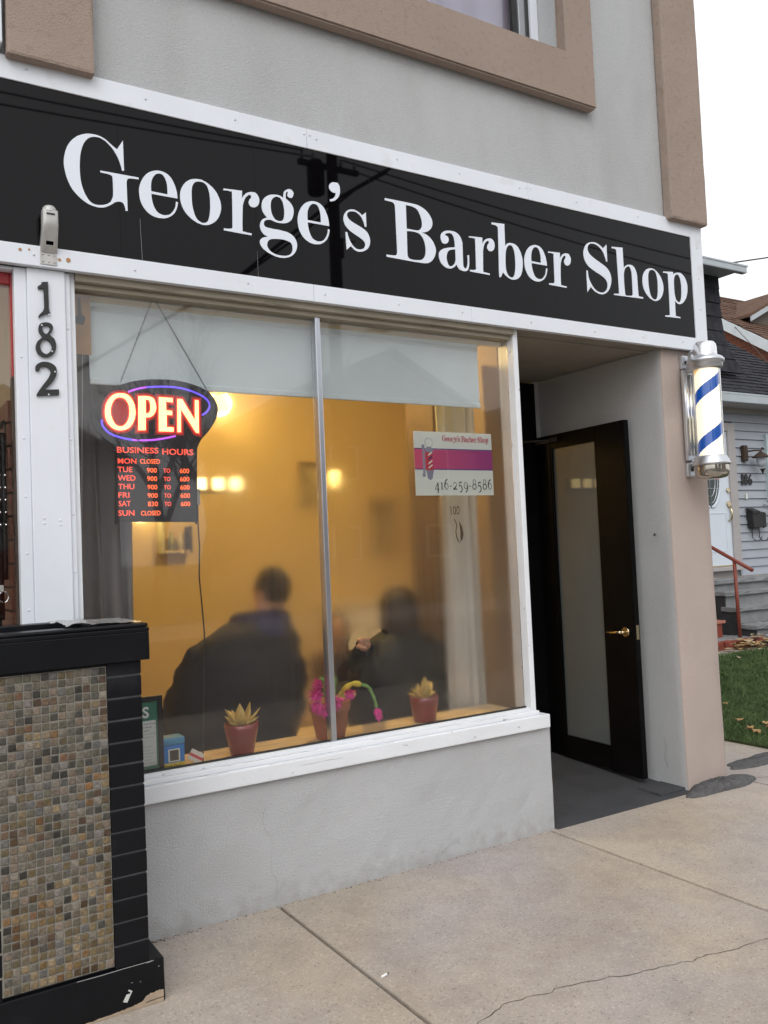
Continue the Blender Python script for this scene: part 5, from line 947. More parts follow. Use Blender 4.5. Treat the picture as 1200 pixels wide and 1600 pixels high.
for x in (1.2, 2.12, 3.05):
    for y in (0.69, 0.97): bx('leg', x, x + 0.05, y, y + 0.04, 0.10, 0.50, m_shelfwood, bench)
seated('man in a bulky dark jacket with hood sitting with his back to the window', (1.62, 0.80, 0.66), (1.70, 0.72, 1.00), (1.86, 0.72, 1.22), (1.93, 0.74, 1.355), (1.49, 0.70, 1.03), (1.40, 0.76, 0.80), (1.60, 1.10, 0.74), (1.97, 0.72, 1.00), (2.05, 0.80, 0.80), (1.92, 1.14, 0.74),
       (1.50, 1.30, 0.66), (1.50, 1.34, 0.18), (1.80, 1.30, 0.66), (1.82, 1.34, 0.18), m_jack, m_trs, m_hair1, R(180 + 25), 0.95, False, m_hood, s=1.08, secs=[(0.52, 1.68, .76, .34, .21), (0.72, 1.70, .74, .385, .22), (0.88, 1.72, .72, .375, .21), (1.02, 1.745, .71, .325, .19), (1.12, 1.785, .71, .265, .165), (1.19, 1.835, .72, .18, .14), (1.24, 1.865, .73, .10, .10)])
t2, bd2, jk2 = seated('person with long dark brown hair in a dark coat reaching towards the glass', (2.72, 0.86, 0.66), (2.70, 0.74, 0.93), (2.735, 0.74, 1.06), (2.745, 0.75, 1.195), (2.48, 0.70, 0.97), (2.33, 0.42, 0.88), (2.17, 0.165, 1.075), (2.92, 0.74, 0.95), (2.99, 0.84, 0.76), (2.86, 1.10, 0.70),
       (2.60, 1.30, 0.66), (2.60, 1.34, 0.18), (2.86, 1.30, 0.66), (2.88, 1.34, 0.18), m_jack2, m_trs, m_hair2, R(180 - 20), 0.85, True, s=1.1, secs=[(0.52, 2.74, .78, .32, .2), (0.72, 2.74, .76, .335, .2), (0.86, 2.745, .73, .32, .19), (0.96, 2.75, .72, .285, .17), (1.03, 2.75, .72, .21, .14), (1.08, 2.745, .73, .10, .09)])
# the fist by the glass: palm, four curled fingers, thumb, merged with the body; fur cuff round the wrist
bm = bmesh.new(); bm.from_mesh(bd2.data); mb = MB(); mb.bm.free(); mb.bm = bm
hc = Vector((2.150, 0.128, 1.093)); fx = Vector((-0.15, -0.55, 0.5)).normalized()
mb.blob(hc + Vector((0.008, 0.02, -0.004)), (0.030, 0.026, 0.034), n=8)
for k in range(4):
    o_ = Vector((-0.022 + 0.0145 * k, 0.0, 0.018 - 0.003 * abs(k - 1.2)))
    p0 = hc + o_ + Vector((0, 0.02, 0.004)); mb.tube([p0, p0 + Vector((0, -0.026, 0.004)), p0 + Vector((0, -0.034, -0.014)), p0 + Vector((0, -0.024, -0.028 - 0.002 * k)), p0 + Vector((0, -0.012, -0.030))], [0.0085, 0.0088, 0.0082, 0.0078, 0.0065], n=8)
mb.tube([hc + Vector((-0.026, 0.018, -0.012)), hc + Vector((-0.034, -0.004, -0.008)), hc + Vector((-0.020, -0.024, -0.014)), hc + Vector((-0.002, -0.027, -0.018))], [0.011, 0.0105, 0.0095, 0.007], n=8)
mb.tube([hc + Vector((0.006, 0.02, -0.006)), Vector((2.19, 0.20, 1.05))], [0.027, 0.025], n=12)
bm.to_mesh(bd2.data); bm.free()
mb = MB(); rnd = random.Random(6); cw = Vector((2.172, 0.163, 1.070)); ax_ = Vector((0.10, 0.45, -0.25)).normalized(); s1 = ax_.orthogonal().normalized(); s2 = ax_.cross(s1)
for k in range(26): a = 2 * math.pi * k / 26; mb.blob(cw + (s1 * math.cos(a) + s2 * math.sin(a)) * 0.036 + ax_ * rnd.uniform(-.012, .012), (0.014, 0.014, 0.014), n=4, jit=0.25)
mb.tube([cw + ax_ * 0.0, cw + ax_ * 0.08, cw + ax_ * 0.2], [0.040, 0.048, 0.055], n=16)
obj('cuff', mb, m_jack2, t2)
seated('small dark haired person facing the window between the two coats', (2.80, 1.75, 0.55), (2.80, 1.66, 0.80), (2.80, 1.64, 0.92), (2.80, 1.61, 1.03), (2.66, 1.66, 0.82), (2.62, 1.56, 0.66), (2.62, 1.38, 0.72), (2.94, 1.66, 0.82), (2.98, 1.58, 0.66), (2.88, 1.40, 0.62),
       (2.70, 1.45, 0.52), (2.70, 1.44, 0.18), (2.90, 1.45, 0.52), (2.92, 1.44, 0.18), M('brown_sweater', (0.06, 0.03, 0.015), rough=0.9), m_trs, m_hair2, R(-25), 0.7, True, s=0.82)
st = thing('stool', 'small wooden stool under the person facing the window', 'stool', (2.8, 1.78, 0.1)); bx('seat', 2.62, 2.98, 1.62, 1.94, 0.40, 0.43, m_shelfwood, st, bev=0.006)
for x in (2.64, 2.92):
    for y in (1.64, 1.88): bx('leg', x, x + 0.04, y, y + 0.04, 0.10, 0.40, m_shelfwood, st)

# ================================================================== MOSAIC PLANTER
pl = thing('tiled_planter', 'black planter faced with small tumbled stone mosaic tiles', 'planter', (0.3, -0.3, 0))
YF = -0.496; YB = -0.06; PXL = -0.55
mb = MB(); mb.box(PXL, 0.918, YF - 0.002, YB + 0.02, 0.0, 0.152, bev=0.006); 
for v in mb.bm.verts: v.co += Vector((random.gauss(0, 0.0008), random.gauss(0, 0.0008), 0))
obj('plinth', mb, m_black, pl)
rnd = random.Random(21); kn = [(0.60, 0.002), (0.66, 0.007), (0.70, 0.010), (0.75, 0.011), (0.80, 0.016), (0.835, 0.020), (0.850, 0.036), (0.865, 0.041), (0.885, 0.043), (0.903, 0.044), (0.914, 0.040)]
edge = []
for a, b in zip(kn, kn[1:]):
    for i in range(6): edge.append((a[0] + (b[0] - a[0]) * i / 6, a[1] + (b[1] - a[1]) * i / 6 + rnd.gauss(0, .0011)))
mb = MB()
for a, b in zip(edge, edge[1:]): mb.face([(a[0], YF - 0.0036, 0.0015), (b[0], YF - 0.0036, 0.0015), (b[0], YF - 0.0036, b[1]), (a[0], YF - 0.0036, a[1])])
obj('bare_edge', mb, m_chip, pl)
mb = MB()
for a, b in zip(edge[36:], edge[37:]): mb.face([(a[0], YF - 0.0040, a[1] * .35), (b[0], YF - 0.0040, b[1] * .35), (b[0], YF - 0.0040, b[1] * .35 + .0035), (a[0], YF - 0.0040, a[1] * .35 + .0035)])
obj('split', mb, m_crack, pl)
m_scr = M('pale_scuff', (0.30, 0.30, 0.30), rough=0.8)
mb = MB(); strip(mb, [(0.62, 0.151), (0.70, 0.1495), (0.78, 0.1505), (0.88, 0.150)], 0.0012, YF - 0.0034); strip(mb, [(0.855, 0.1485), (0.875, 0.1500)], 0.002, YF - 0.0036); strip(mb, [(0.80, 0.095), (0.805, 0.096)], 0.0012, YF - 0.0034); strip(mb, [(0.895, 0.125), (0.900, 0.1255)], 0.0012, YF - 0.0034); strip(mb, [(0.83, 0.089), (0.834, 0.091)], 0.001, YF - 0.0034)
obj('scuff', mb, m_scr, pl, kind='stuff')
stc = thing('torn_sticker', 'torn scrap of white sticker on the black planter base', 'sticker', (0.78, YF - 0.004, 0.06))
mb = MB(); mb.prism([(0.770, 0.040), (0.7845, 0.034), (0.803, 0.068), (0.791, 0.076), (0.7885, 0.0715), (0.797, 0.0665), (0.794, 0.061), (0.783, 0.0615)], YF - 0.0042, YF - 0.0034)
obj('sticker_paper', mb, M('old_sticker', (0.55, 0.56, 0.54), rough=0.7, var=0.15, vs=90), stc)
mb = MB(); mb.box(PXL, 0.866, YF + 0.016, YB, 0.1525, 1.20, bev=0.003); obj('core', mb, m_castmetal, pl)
bx('grout_bed', PXL + 0.02, 0.7465, YF + 0.0012, YF + 0.0158, 0.165, 1.19, m_grout, pl, bev=0)
# boards at the right-hand corner
nb = 14; bh = (1.200 - 0.1535) / 13.6
for i in range(nb):
    z0 = 0.1535 + i * bh; z1 = min(z0 + bh - 0.006, 1.2005)
    mb = MB(); mb.box(0.7485 + random.uniform(-.0008, .0008), 0.868 + random.uniform(-.0012, .0012), YF - 0.001 + random.uniform(-.001, .001), YB - 0.004, z0, z1, bev=0.0035)
    obj('board', mb, m_black, pl)
    if i: bx('dusty_gap', 0.7495, 0.8655, YF + 0.004, YB - 0.01, z0 - 0.0062, z0 - 0.0002, m_dust, pl, bev=0)
    mb = MB(); mb.box(PXL, 0.392 + random.uniform(-.0008, .0008), YF - 0.001, YF + 0.0155, z0, z1, bev=0.0035); obj('board', mb, m_black, pl)
# cap: moulded frame with an open trough
mb = MB()
mb.box(PXL, 0.895, YF - 0.022, YF + 0.05, 1.201, 1.302, bev=0.004); mb.box(PXL, 0.895, YF - 0.026, YF + 0.055, 1.3025, 1.316, bev=0.003); mb.box(PXL, 0.893, YF - 0.018, YF + 0.06, 1.3165, 1.331, bev=0.006)
obj('cap_front', mb, m_black, pl)
mb = MB(); mb.box(PXL, 0.895, YB - 0.05, YB + 0.026, 1.201, 1.33, bev=0.004); obj('cap_back', mb, m_black, pl)
mb = MB(); mb.box(0.725, 0.893, YF + 0.061, YB - 0.051, 1.201, 1.329, bev=0.004); obj('cap_end', mb, m_black, pl)
bx('trough_floor', PXL, 0.724, YF + 0.05, YB - 0.051, 1.19, 1.21, m_soil, pl, bev=0)
m_film = M('crumpled_clear_film', (0.75, 0.75, 0.74), rough=0.12, trans=0.6, var=0.1, vs=20, bump=1.2, bs=22, spec=0.9)
mb = MB(); rnd = random.Random(8)
rough_grid(mb, lambda u, v: Vector((0.62 + 0.265 * u, YF + 0.012 + 0.33 * v, 1.3335 + 0.010 * abs(math.sin(u * 9 + v * 4)) * (1 - u) + 0.014 * (1 - v) * (1 - u) * 0.3)), 26, 16, jit=0.0018)
obj('wet_film', mb, m_film, pl)
# mosaic
TP = 0.02700; cols = 14; rowsN = 37
def tile_mesh(sd):
    rnd = random.Random(sd); mb = MB(); h = 0.0119; b = 0.0022
    o = [(-h, -h), (0, -h * rnd.uniform(.94, 1.02)), (h, -h), (h * rnd.uniform(.94, 1.02), 0), (h, h), (0, h * rnd.uniform(.94, 1.02)), (-h, h), (-h * rnd.uniform(.94, 1.02), 0)]
    o = [(x * rnd.uniform(.93, 1.0), z * rnd.uniform(.93, 1.0)) for x, z in o]
    back = [mb.bm.verts.new((x, 0.0045, z)) for x, z in o]; mid = [mb.bm.verts.new((x, -0.0005, z)) for x, z in o]; top = [mb.bm.verts.new((x * (1 - b / h), -0.0022 + rnd.uniform(-.0003, .0003), z * (1 - b / h))) for x, z in o]
    for A, B in ((back, mid), (mid, top)):
        for j in range(8): f = mb.bm.faces.new((A[j], A[(j + 1) % 8], B[(j + 1) % 8], B[j])); f.smooth = True
    c = mb.bm.verts.new((0, -0.0022 + rnd.uniform(-.0004, .0004), 0))
    for j in range(8): f = mb.bm.faces.new((top[j], top[(j + 1) % 8], c))
    return mb
def tile_mat(attr):
    m = bpy.data.materials.new('tumbled_stone_' + attr); m.use_nodes = True; t = m.node_tree; L = t.links.new; b = t.nodes['Principled BSDF']
    if attr == 'single': src = N(t, 'ShaderNodeObjectInfo').outputs['Color']; rs = N(t, 'ShaderNodeObjectInfo')
    else: src = N(t, 'ShaderNodeVertexColor', layer_name='stone').outputs['Color']
    ge = N(t, 'ShaderNodeNewGeometry')
    n = N(t, 'ShaderNodeTexNoise'); n.inputs['Scale'].default_value = 95; n.inputs['Detail'].default_value = 5; L(ge.outputs['Position'], n.inputs['Vector'])
    mr = N(t, 'ShaderNodeMapRange'); L(n.outputs['Fac'], mr.inputs[0]); mr.inputs[1].default_value = .3; mr.inputs[2].default_value = .7; mr.inputs[3].default_value = .66; mr.inputs[4].default_value = 1.3
    vm = N(t, 'ShaderNodeVectorMath', operation='SCALE'); L(src, vm.inputs[0]); L(mr.outputs[0], vm.inputs['Scale']); L(vm.outputs[0], b.inputs['Base Color'])
    b.inputs['Roughness'].default_value = 0.42
    bp = N(t, 'ShaderNodeBump'); bp.inputs['Strength'].default_value = 0.6; bp.inputs['Distance'].default_value = 0.002; L(n.outputs['Fac'], bp.inputs['Height']); L(bp.outputs[0], b.inputs['Normal'])
    return m
m_tile1, m_tile2 = tile_mat('single'), tile_mat('joined')
PAL = [((.165, .145, .115), 5), ((.115, .115, .10), 5), ((.20, .18, .15), 5), ((.075, .075, .068), 4), ((.21, .155, .11), 3), ((.135, .142, .155), 3), ((.255, .23, .195), 3), ((.20, .115, .07), 2), ((.13, .125, .085), 4), ((.04, .038, .035), 2), ((.25, .18, .145), 2), ((.24, .10, .045), .6), ((.17, .125, .06), 2), ((.21, .20, .205), 2), ((.12, .06, .035), 1)]
rnd = random.Random(31)
def stone(ix, iz):
    brown = max(0, min(1, 0.28 + (0.42 - iz / rowsN) * 0.9 + 0.45 * math.sin(ix * .55 + iz * .33) * math.sin(iz * .29 - ix * .2 + 1)))
    c = random.Random(ix * 991 + iz * 17).choices([p[0] for p in PAL], [p[1] for p in PAL])[0]
    k = rnd.uniform(0.82, 1.15); w_ = rnd.uniform(0, 1) < brown
    g_ = sum(c) / 3; c = [(v * 0.62 + g_ * 0.38 * q_) * k * 0.69 for v, q_ in zip(c, (1.25, 1.04, .72))]
    if w_: c = [c[0] * 1.08 + 0.03, c[1] * 1.0 + 0.012, c[2] * 0.78]
    return c
tms = [tile_mesh(s).mesh('tile', m_tile1) for s in range(7)]
rest = MB(); cl = rest.bm.loops.layers.float_color.new('stone'); count = 0
for iz in range(rowsN - 1, -1, -1):
    for ix in range(cols):
        x = 0.7465 - 0.0137 - ix * TP + rnd.uniform(-.0012, .0012); z = 0.166 + 0.0135 + iz * (1.024 / rowsN) + rnd.uniform(-.0012, .0012); c = stone(ix, iz); yv = YF + rnd.uniform(-.0006, .0006)
        ang = rnd.choice((0, 90, 180, 270)) + rnd.uniform(-4, 4)
        if count < 300 and x > 0.39:
            o = link('tile', tms[(ix * 3 + iz * 5) % 7], pl, loc=(x, yv, z), rot=(rnd.uniform(-.03, .03), R(ang), rnd.uniform(-.03, .03))); o.color = (*c, 1); count += 1
        elif x > 0.385:
            tb_ = tile_mesh(ix * 7 + iz); mt = Matrix.Translation((x, yv, z)) @ Matrix.Rotation(R(ang), 4, 'Y'); tb_.bm.transform(mt); me = bpy.data.meshes.new('t'); tb_.bm.to_mesh(me); tb_.bm.free()
            n0 = len(rest.bm.faces); rest.bm.from_mesh(me); bpy.data.meshes.remove(me); rest.bm.faces.ensure_lookup_table()
            for f in rest.bm.faces[n0:]:
                for l in f.loops: l[cl] = (*c, 1)
obj('tiles', rest, m_tile2, pl, kind='stuff')

# ================================================================== NEXT DOOR SHOP (left edge)
ns = thing('neighbour_shop', 'next door shopfront with a red framed window at the left edge', 'building', (-0.5, 0.05, 0))
m_redf = M('red_window_frame', (0.36, 0.025, 0.03), rough=0.4, var=0.08)
bx('frame_stile', 0.5445, 0.5515, 0.03, 0.09, 0.6, 2.30, m_rustm, ns, bev=0.002)
mb = MB(); mb.box(0.5445, 0.5515, 0.03, 0.09, 2.3005, 2.715, bev=0.002); mb.box(-1.2, 0.5445, 0.032, 0.09, 2.668, 2.715, bev=0.004); nf = obj('window_frame', mb, m_redf, ns)
bx('frame_head', -1.2, 0.552, -0.012, 0.10, 2.7152, 2.7275, m_white, ns)
bx('pane', -1.2, 0.5443, 0.045, 0.051, 0.62, 2.6678, m_glass, nf, bev=0)
bx('stall_riser', -1.2, 0.551, 0.0, 0.2, -0.2, 0.6, m_black, ns)
bx('side_wall', 0.56, 0.66, 0.10, 2.86, 0.0, 2.9, M('tan_plaster', (0.42, 0.33, 0.22), rough=0.8), ns, bev=0)
bx('rear_wall', -1.5, 0.56, 2.7, 2.8, 0.0, 2.9, bpy.data.materials['tan_plaster'], ns, bev=0)
bx('ceiling', -1.5, 0.56, 0.13, 2.7, 2.88, 2.95, bpy.data.materials['tan_plaster'], ns, bev=0)
m_slat = M('brown_slatwall', (0.16, 0.062, 0.035), rough=0.45, var=0.12, vs=6, stretch=(1, 1, 5))
for i in range(16):
    z = 1.00 + i * 0.0945
    if z < 2.2: bx('slat', 0.535, 0.5595, 0.12, 1.5, z, z + 0.086, m_slat, ns, bev=0.003)
bx('slat_backing', 0.5535, 0.5598, 0.115, 1.5, 0.95, 2.2, m_castmetal, ns, bev=0)
m_leath = M('black_leather', (0.012, 0.012, 0.013), rough=0.35, var=0.2, vs=30, bump=0.3, bs=120)
hk = thing('display_hook', 'black display hook on the brown slatwall in the left window', 'hook', (0.53, 0.22, 2.1)); obj('hook_arm', MB().tube([(0.556, 0.185, 2.13), (0.53, 0.175, 2.14), (0.50, 0.168, 2.11), (0.485, 0.165, 2.06)], 0.008, n=8), m_castmetal, hk); obj('hook_plate', MB().box(0.5315, 0.5345, 0.17, 0.20, 2.00, 2.13, bev=0.0005), m_castmetal, hk)
bl_ = thing('leather_belts', 'black studded leather belts hanging in the left shop window', 'belts', (0.47, 0.22, 1.2))
for dx, w2, z0 in ((0.503, 0.014, 1.34), (0.524, 0.009, 1.50), (0.485, 0.02, 1.25)):
    mb = MB(); rough_grid(mb, lambda u, v: Vector((dx + (u - .5) * w2 * 2, 0.135 + 0.008 * math.sin(v * 5 + dx * 40) + dx * 0.06, z0 + v * (2.095 - z0))), 2, 16); o = obj('strap', mb, m_leath, bl_); sm_ = o.modifiers.new('t', 'SOLIDIFY'); sm_.thickness = 0.005
    mb = MB()
    for k in range(5): mb.blob((dx + 0.004, 0.127 + dx * 0.06 + 0.008 * math.sin(((1.72 + k * 0.05 - z0) / (2.095 - z0)) * 5 + dx * 40), 1.72 + k * 0.05), (0.006, 0.003, 0.006), n=4)
    obj('stud', mb, m_chrome, o, kind='stuff')
kr = thing('key_ring', 'small chrome key ring hanging among the belts in the left window', 'key ring', (0.49, 0.18, 1.43)); obj('ring', MB().tube([(0.508 + 0.018 * math.cos(a * math.pi / 10), 0.125, 1.432 + 0.022 * math.sin(a * math.pi / 10)) for a in range(21)], 0.003, n=6, cap=False), m_chrome, kr); obj('tag', MB().box(0.494, 0.508, 0.118, 0.122, 1.455, 1.48, bev=0.001), m_card, kr)
lamp_holder = thing('ceiling_lamp', 'round lamp on the ceiling of the left shop', 'lamp', (-0.2, 1.3, 2.86)); obj('diffuser', MB().lathe([(0.12, 0), (0.1, -0.03), (0, -0.04)], (-0.2, 1.3, 2.88), n=20), m_opal, lamp_holder); lamp_light('glow', (-0.2, 1.2, 2.7), 7, lamp_holder, col=(1, 0.75, 0.45))

# ================================================================== HOUSE 186 AND ITS FRONT YARD
h6 = thing('grey_house', 'small grey clapboard house with white oval glass door and dark shingles', 'house', (12, 5.2, 0))
m_side = M('grey_vinyl_siding', (0.36, 0.385, 0.43), rough=0.55, var=0.05, vs=3); m_sidetrim = M('grey_beige_trim', (0.40, 0.375, 0.37), rough=0.6, var=0.06)
m_shing = M('dark_shingle', (0.040, 0.040, 0.047), rough=0.95, var=0.35, vs=9, grain=0.35, gs=90, bump=0.8, bs=120, spec=0.15); m_gut = M('pale_grey_gutter', (0.42, 0.46, 0.49), rough=0.45, var=0.06)
WY = 5.2
bx('wall_core', 6.2, 14.4, WY + 0.03, 11, -0.3, 3.85, m_sidetrim, h6, bev=0)
z = 0.90
while z < 3.62:
    for x0, x1 in (((6.3, 10.85), (12.105, 14.4)) if z < 3.33 else ((6.3, 14.4),)):
        mb = MB(); mb.hexa([(x0, WY - 0.024, z), (x1, WY - 0.024, z), (x1, WY + 0.03, z), (x0, WY + 0.03, z), (x0, WY + 0.002, z + 0.137), (x1, WY + 0.002, z + 0.137), (x1, WY + 0.03, z + 0.137), (x0, WY + 0.03, z + 0.137)])
        obj('siding_board', mb, m_side, h6)
    z += 0.138
bx('foundation', 6.3, 14.4, WY - 0.02, WY + 0.03, -0.3, 0.899, m_concrete, h6, bev=0)
mb = MB(); mb.box(11.915, 12.10, WY - 0.06, WY + 0.02, 1.06, 3.35, bev=0.01); mb.box(10.86, 11.0, WY - 0.06, WY + 0.02, 1.06, 3.35, bev=0.01); mb.box(11.0, 11.915, WY - 0.06, WY + 0.02, 3.22, 3.35, bev=0.01); mb.box(10.86, 12.10, WY - 0.10, WY + 0.02, 1.0, 1.06, bev=0.008)
df = obj('door_frame', mb, m_sidetrim, h6)
m_wdoor = M('white_door_paint', (0.66, 0.72, 0.80), rough=0.35, var=0.03)
fd = obj('front_door', MB().box(11.002, 11.913, WY - 0.03, WY + 0.015, 1.085, 3.215, bev=0.004), m_wdoor, h6)
bx('threshold', 11.0, 11.915, WY - 0.05, WY + 0.01, 1.061, 1.084, m_brass, h6, bev=0.003)
def ell(mb, cx, cz, rx, rz, y, n=36): mb.face([(cx + rx * math.cos(2 * math.pi * i / n), y, cz + rz * math.sin(2 * math.pi * i / n)) for i in range(n)])
mb = MB(); mb.tube([(11.43 + 0.255 * math.cos(i * math.pi / 20), WY - 0.034, 2.46 + 0.46 * math.sin(i * math.pi / 20)) for i in range(41)], 0.024, n=6, cap=False); obj('oval_moulding', mb, m_wdoor, fd)
mb = MB(); ell(mb, 11.43, 2.46, 0.245, 0.45, WY - 0.033); obj('oval_glass', mb, M('leaded_glass', (0.035, 0.05, 0.05), rough=0.12, var=0.4, vs=9), fd)
mb = MB()
for k in (0.78, 0.55): mb.tube([(11.43 + 0.245 * k * math.cos(i * math.pi / 14), WY - 0.037, 2.46 + 0.45 * (k + .1) * math.sin(i * math.pi / 14)) for i in range(29)], 0.006, n=5, cap=False)
mb.tube([(11.19, WY - 0.037, 2.3), (11.67, WY - 0.037, 2.3)], 0.006, n=5); mb.tube([(11.43, WY - 0.037, 2.02), (11.43, WY - 0.037, 2.9)], 0.006, n=5); obj('leading', mb, m_alu, fd)
bx('red_glass', 11.58, 11.65, WY - 0.040, WY - 0.036, 2.44, 2.48, m_redp, fd, bev=0)
mb = MB()
for a in ((11.10, 11.80, 1.30, 1.92),):
    for q in ((a[0], a[1], a[2], a[2] + .02), (a[0], a[1], a[3] - .02, a[3]), (a[0], a[0] + .02, a[2] + .02, a[3] - .02), (a[1] - .02, a[1], a[2] + .02, a[3] - .02)): mb.box(q[0], q[1], WY - 0.037, WY - 0.0295, q[2], q[3], bev=0.003)
obj('door_panel', mb, m_wdoor, fd)
mb = MB(); mb.tube([(11.86, WY - 0.03, 2.27), (11.86, WY - 0.06, 2.27)], 0.035, n=14); obj('deadbolt', mb, m_brass, fd)
mb = MB(); mb.tube([(11.86, WY - 0.03, 2.05), (11.86, WY - 0.06, 2.05)], 0.045, n=14); mb.tube([(11.865, WY - 0.05, 2.02), (11.87, WY - 0.09, 1.92), (11.855, WY - 0.08, 1.82), (11.85, WY - 0.04, 1.78)], 0.016, n=8); obj('handle', mb, m_brass, fd)
# eave and porch roof (plane z = 3.74 + 0.73 (y - 4.8)), courses of shingle as real steps
obj('gutter', (lambda mb: (mb.box(6.2, 14.65, 4.73, 4.80, 3.60, 3.735, bev=0.012), mb.box(6.2, 14.66, 4.725, 4.74, 3.72, 3.75, bev=0.004), mb)[-1])(MB()), m_gut, h6)
bx('eave_soffit', 6.2, 14.62, 4.80, WY + 0.03, 3.60, 3.625, m_sidetrim, h6, bev=0); bx('eave_frieze', 6.2, 14.45, WY - 0.028, WY - 0.0245, 3.53, 3.6, m_sidetrim, h6, bev=0)
mb = MB(); rnd = random.Random(12); sl_ = 0.73; cs = 0.115; nrm = Vector((0, -sl_, 1)).normalized()
for i in range(42):
    y0 = 4.76 + i * cs; zr = lambda y: 3.735 + sl_ * (y - 4.8); x = 6.2 + rnd.uniform(0, .2)
    while x < 14.6:
        x1 = min(14.62, x + rnd.uniform(0.16, 0.34)); t0 = rnd.uniform(0.012, 0.026)
        a = Vector((0, y0 + rnd.uniform(-.006, .006), 0)); lo = zr(a.y)
        p = [(x, a.y, lo), (x1, a.y, lo), (x1, a.y + cs * 1.15, zr(a.y + cs * 1.15)), (x, a.y + cs * 1.15, zr(a.y + cs * 1.15))]
        top_ = [tuple(Vector(p[0]) + nrm * t0), tuple(Vector(p[1]) + nrm * t0), tuple(Vector(p[2]) + nrm * 0.003), tuple(Vector(p[3]) + nrm * 0.003)]
        mb.face(top_); mb.face([p[0], p[1], top_[1], top_[0]]); mb.face([p[1], p[2], top_[2], top_[1]]); mb.face([p[3], p[0], top_[0], top_[3]]); x = x1 + 0.003
obj('roof_shingles', mb, m_shing, h6, kind='stuff')
mb = MB(); mb.hexa([(6.2, 4.76, 3.66), (14.6, 4.76, 3.66), (14.6, 9.6, 7.19), (6.2, 9.6, 7.19), (6.2, 4.76, 3.70), (14.6, 4.76, 3.70), (14.6, 9.6, 7.233), (6.2, 9.6, 7.233)]); obj('roof_deck', mb, m_castmetal, h6)
mb = MB(); mb.hexa([(13.44, 5.3, 4.10), (13.53, 5.3, 4.10), (13.53, 5.4, 4.2), (13.44, 5.4, 4.2), (13.455, 5.32, 4.17), (13.515, 5.32, 4.17), (13.515, 5.4, 4.21), (13.455, 5.4, 4.21)]); obj('roof_vent', mb, m_gut, h6)
# mansard upper storey whose foot kicks out
bx('upper_core', 7.0, 12.22, 5.46, 10.5, 3.9, 5.90, m_castmetal, h6, bev=0)
rnd = random.Random(14)
prof = [(5.86, 5.40, 12.275), (5.40, 5.40, 12.275), (4.95, 5.39, 12.30), (4.72, 5.37, 12.345), (4.52, 5.34, 12.42), (4.36, 5.30, 12.52), (4.20, 5.27, 12.64)]
def at(z):
    for a, b in zip(prof, prof[1:]):
        if b[0] <= z <= a[0]: u = (a[0] - z) / (a[0] - b[0]); return (a[1] + (b[1] - a[1]) * u, a[2] + (b[2] - a[2]) * u)
    return (prof[-1][1], prof[-1][2])
z = 5.86; row = 0
while z > 4.22:
    zb = z - 0.235; yt, xt = at(z); yb, xb2 = at(zb); x = xt - 0.30 - (0.17 if row % 2 else 0); xr, xrb = xt, xb2
    k = 0
    while xr > 10.6 and k < 12:
        xl = xr - 0.30 if not (k == 0 and row % 2) else xr - 0.15; xlb = xrb - (xr - xl); th = rnd.uniform(0.014, 0.03)
        mb = MB(); mb.hexa([(xlb + .004, yb - th, zb), (xrb - .004, yb - th, zb), (xrb - .004, yb + .05, zb), (xlb + .004, yb + .05, zb), (xl + .004, yt - .004, z + 0.02), (xr - .004, yt - .004, z + 0.02), (xr - .004, yt + .05, z + 0.02), (xl + .004, yt + .05, z + 0.02)])
        obj('shingle', mb, m_shing, h6); xr, xrb = xl, xlb; k += 1
    z = zb; row += 1
obj('upper_gutter', (lambda mb: (mb.box(6.8, 12.385, 4.93, 5.03, 5.775, 5.895, bev=0.02), mb.box(6.8, 12.40, 4.92, 4.945, 5.875, 5.905, bev=0.005), mb)[-1])(MB()), m_gut, h6)
bx('upper_soffit', 6.8, 12.36, 5.03, 10.6, 5.84, 5.86, m_gut, h6, bev=0); bx('upper_roof', 6.8, 12.37, 5.03, 10.6, 5.861, 5.92, m_shing, h6, bev=0.005)
# window at the right
mb = MB(); mb.box(12.90, 12.96, WY - 0.07, WY + 0.02, 2.10, 3.20, bev=0.006); mb.box(12.96, 13.9, WY - 0.07, WY + 0.02, 3.14, 3.20, bev=0.006); mb.box(12.96, 13.9, WY - 0.07, WY + 0.02, 2.10, 2.16, bev=0.006); mb.box(13.9, 13.96, WY - 0.07, WY + 0.02, 2.10, 3.20, bev=0.006)
w6 = obj('front_window', mb, M('pale_green_frame', (0.45, 0.55, 0.56), rough=0.4), h6); bx('pane', 12.96, 13.9, WY - 0.045, WY - 0.04, 2.16, 3.14, m_glass, w6, bev=0); bx('blind', 12.96, 13.9, WY - 0.035, WY - 0.030, 2.16, 3.14, m_shade, w6, bev=0)
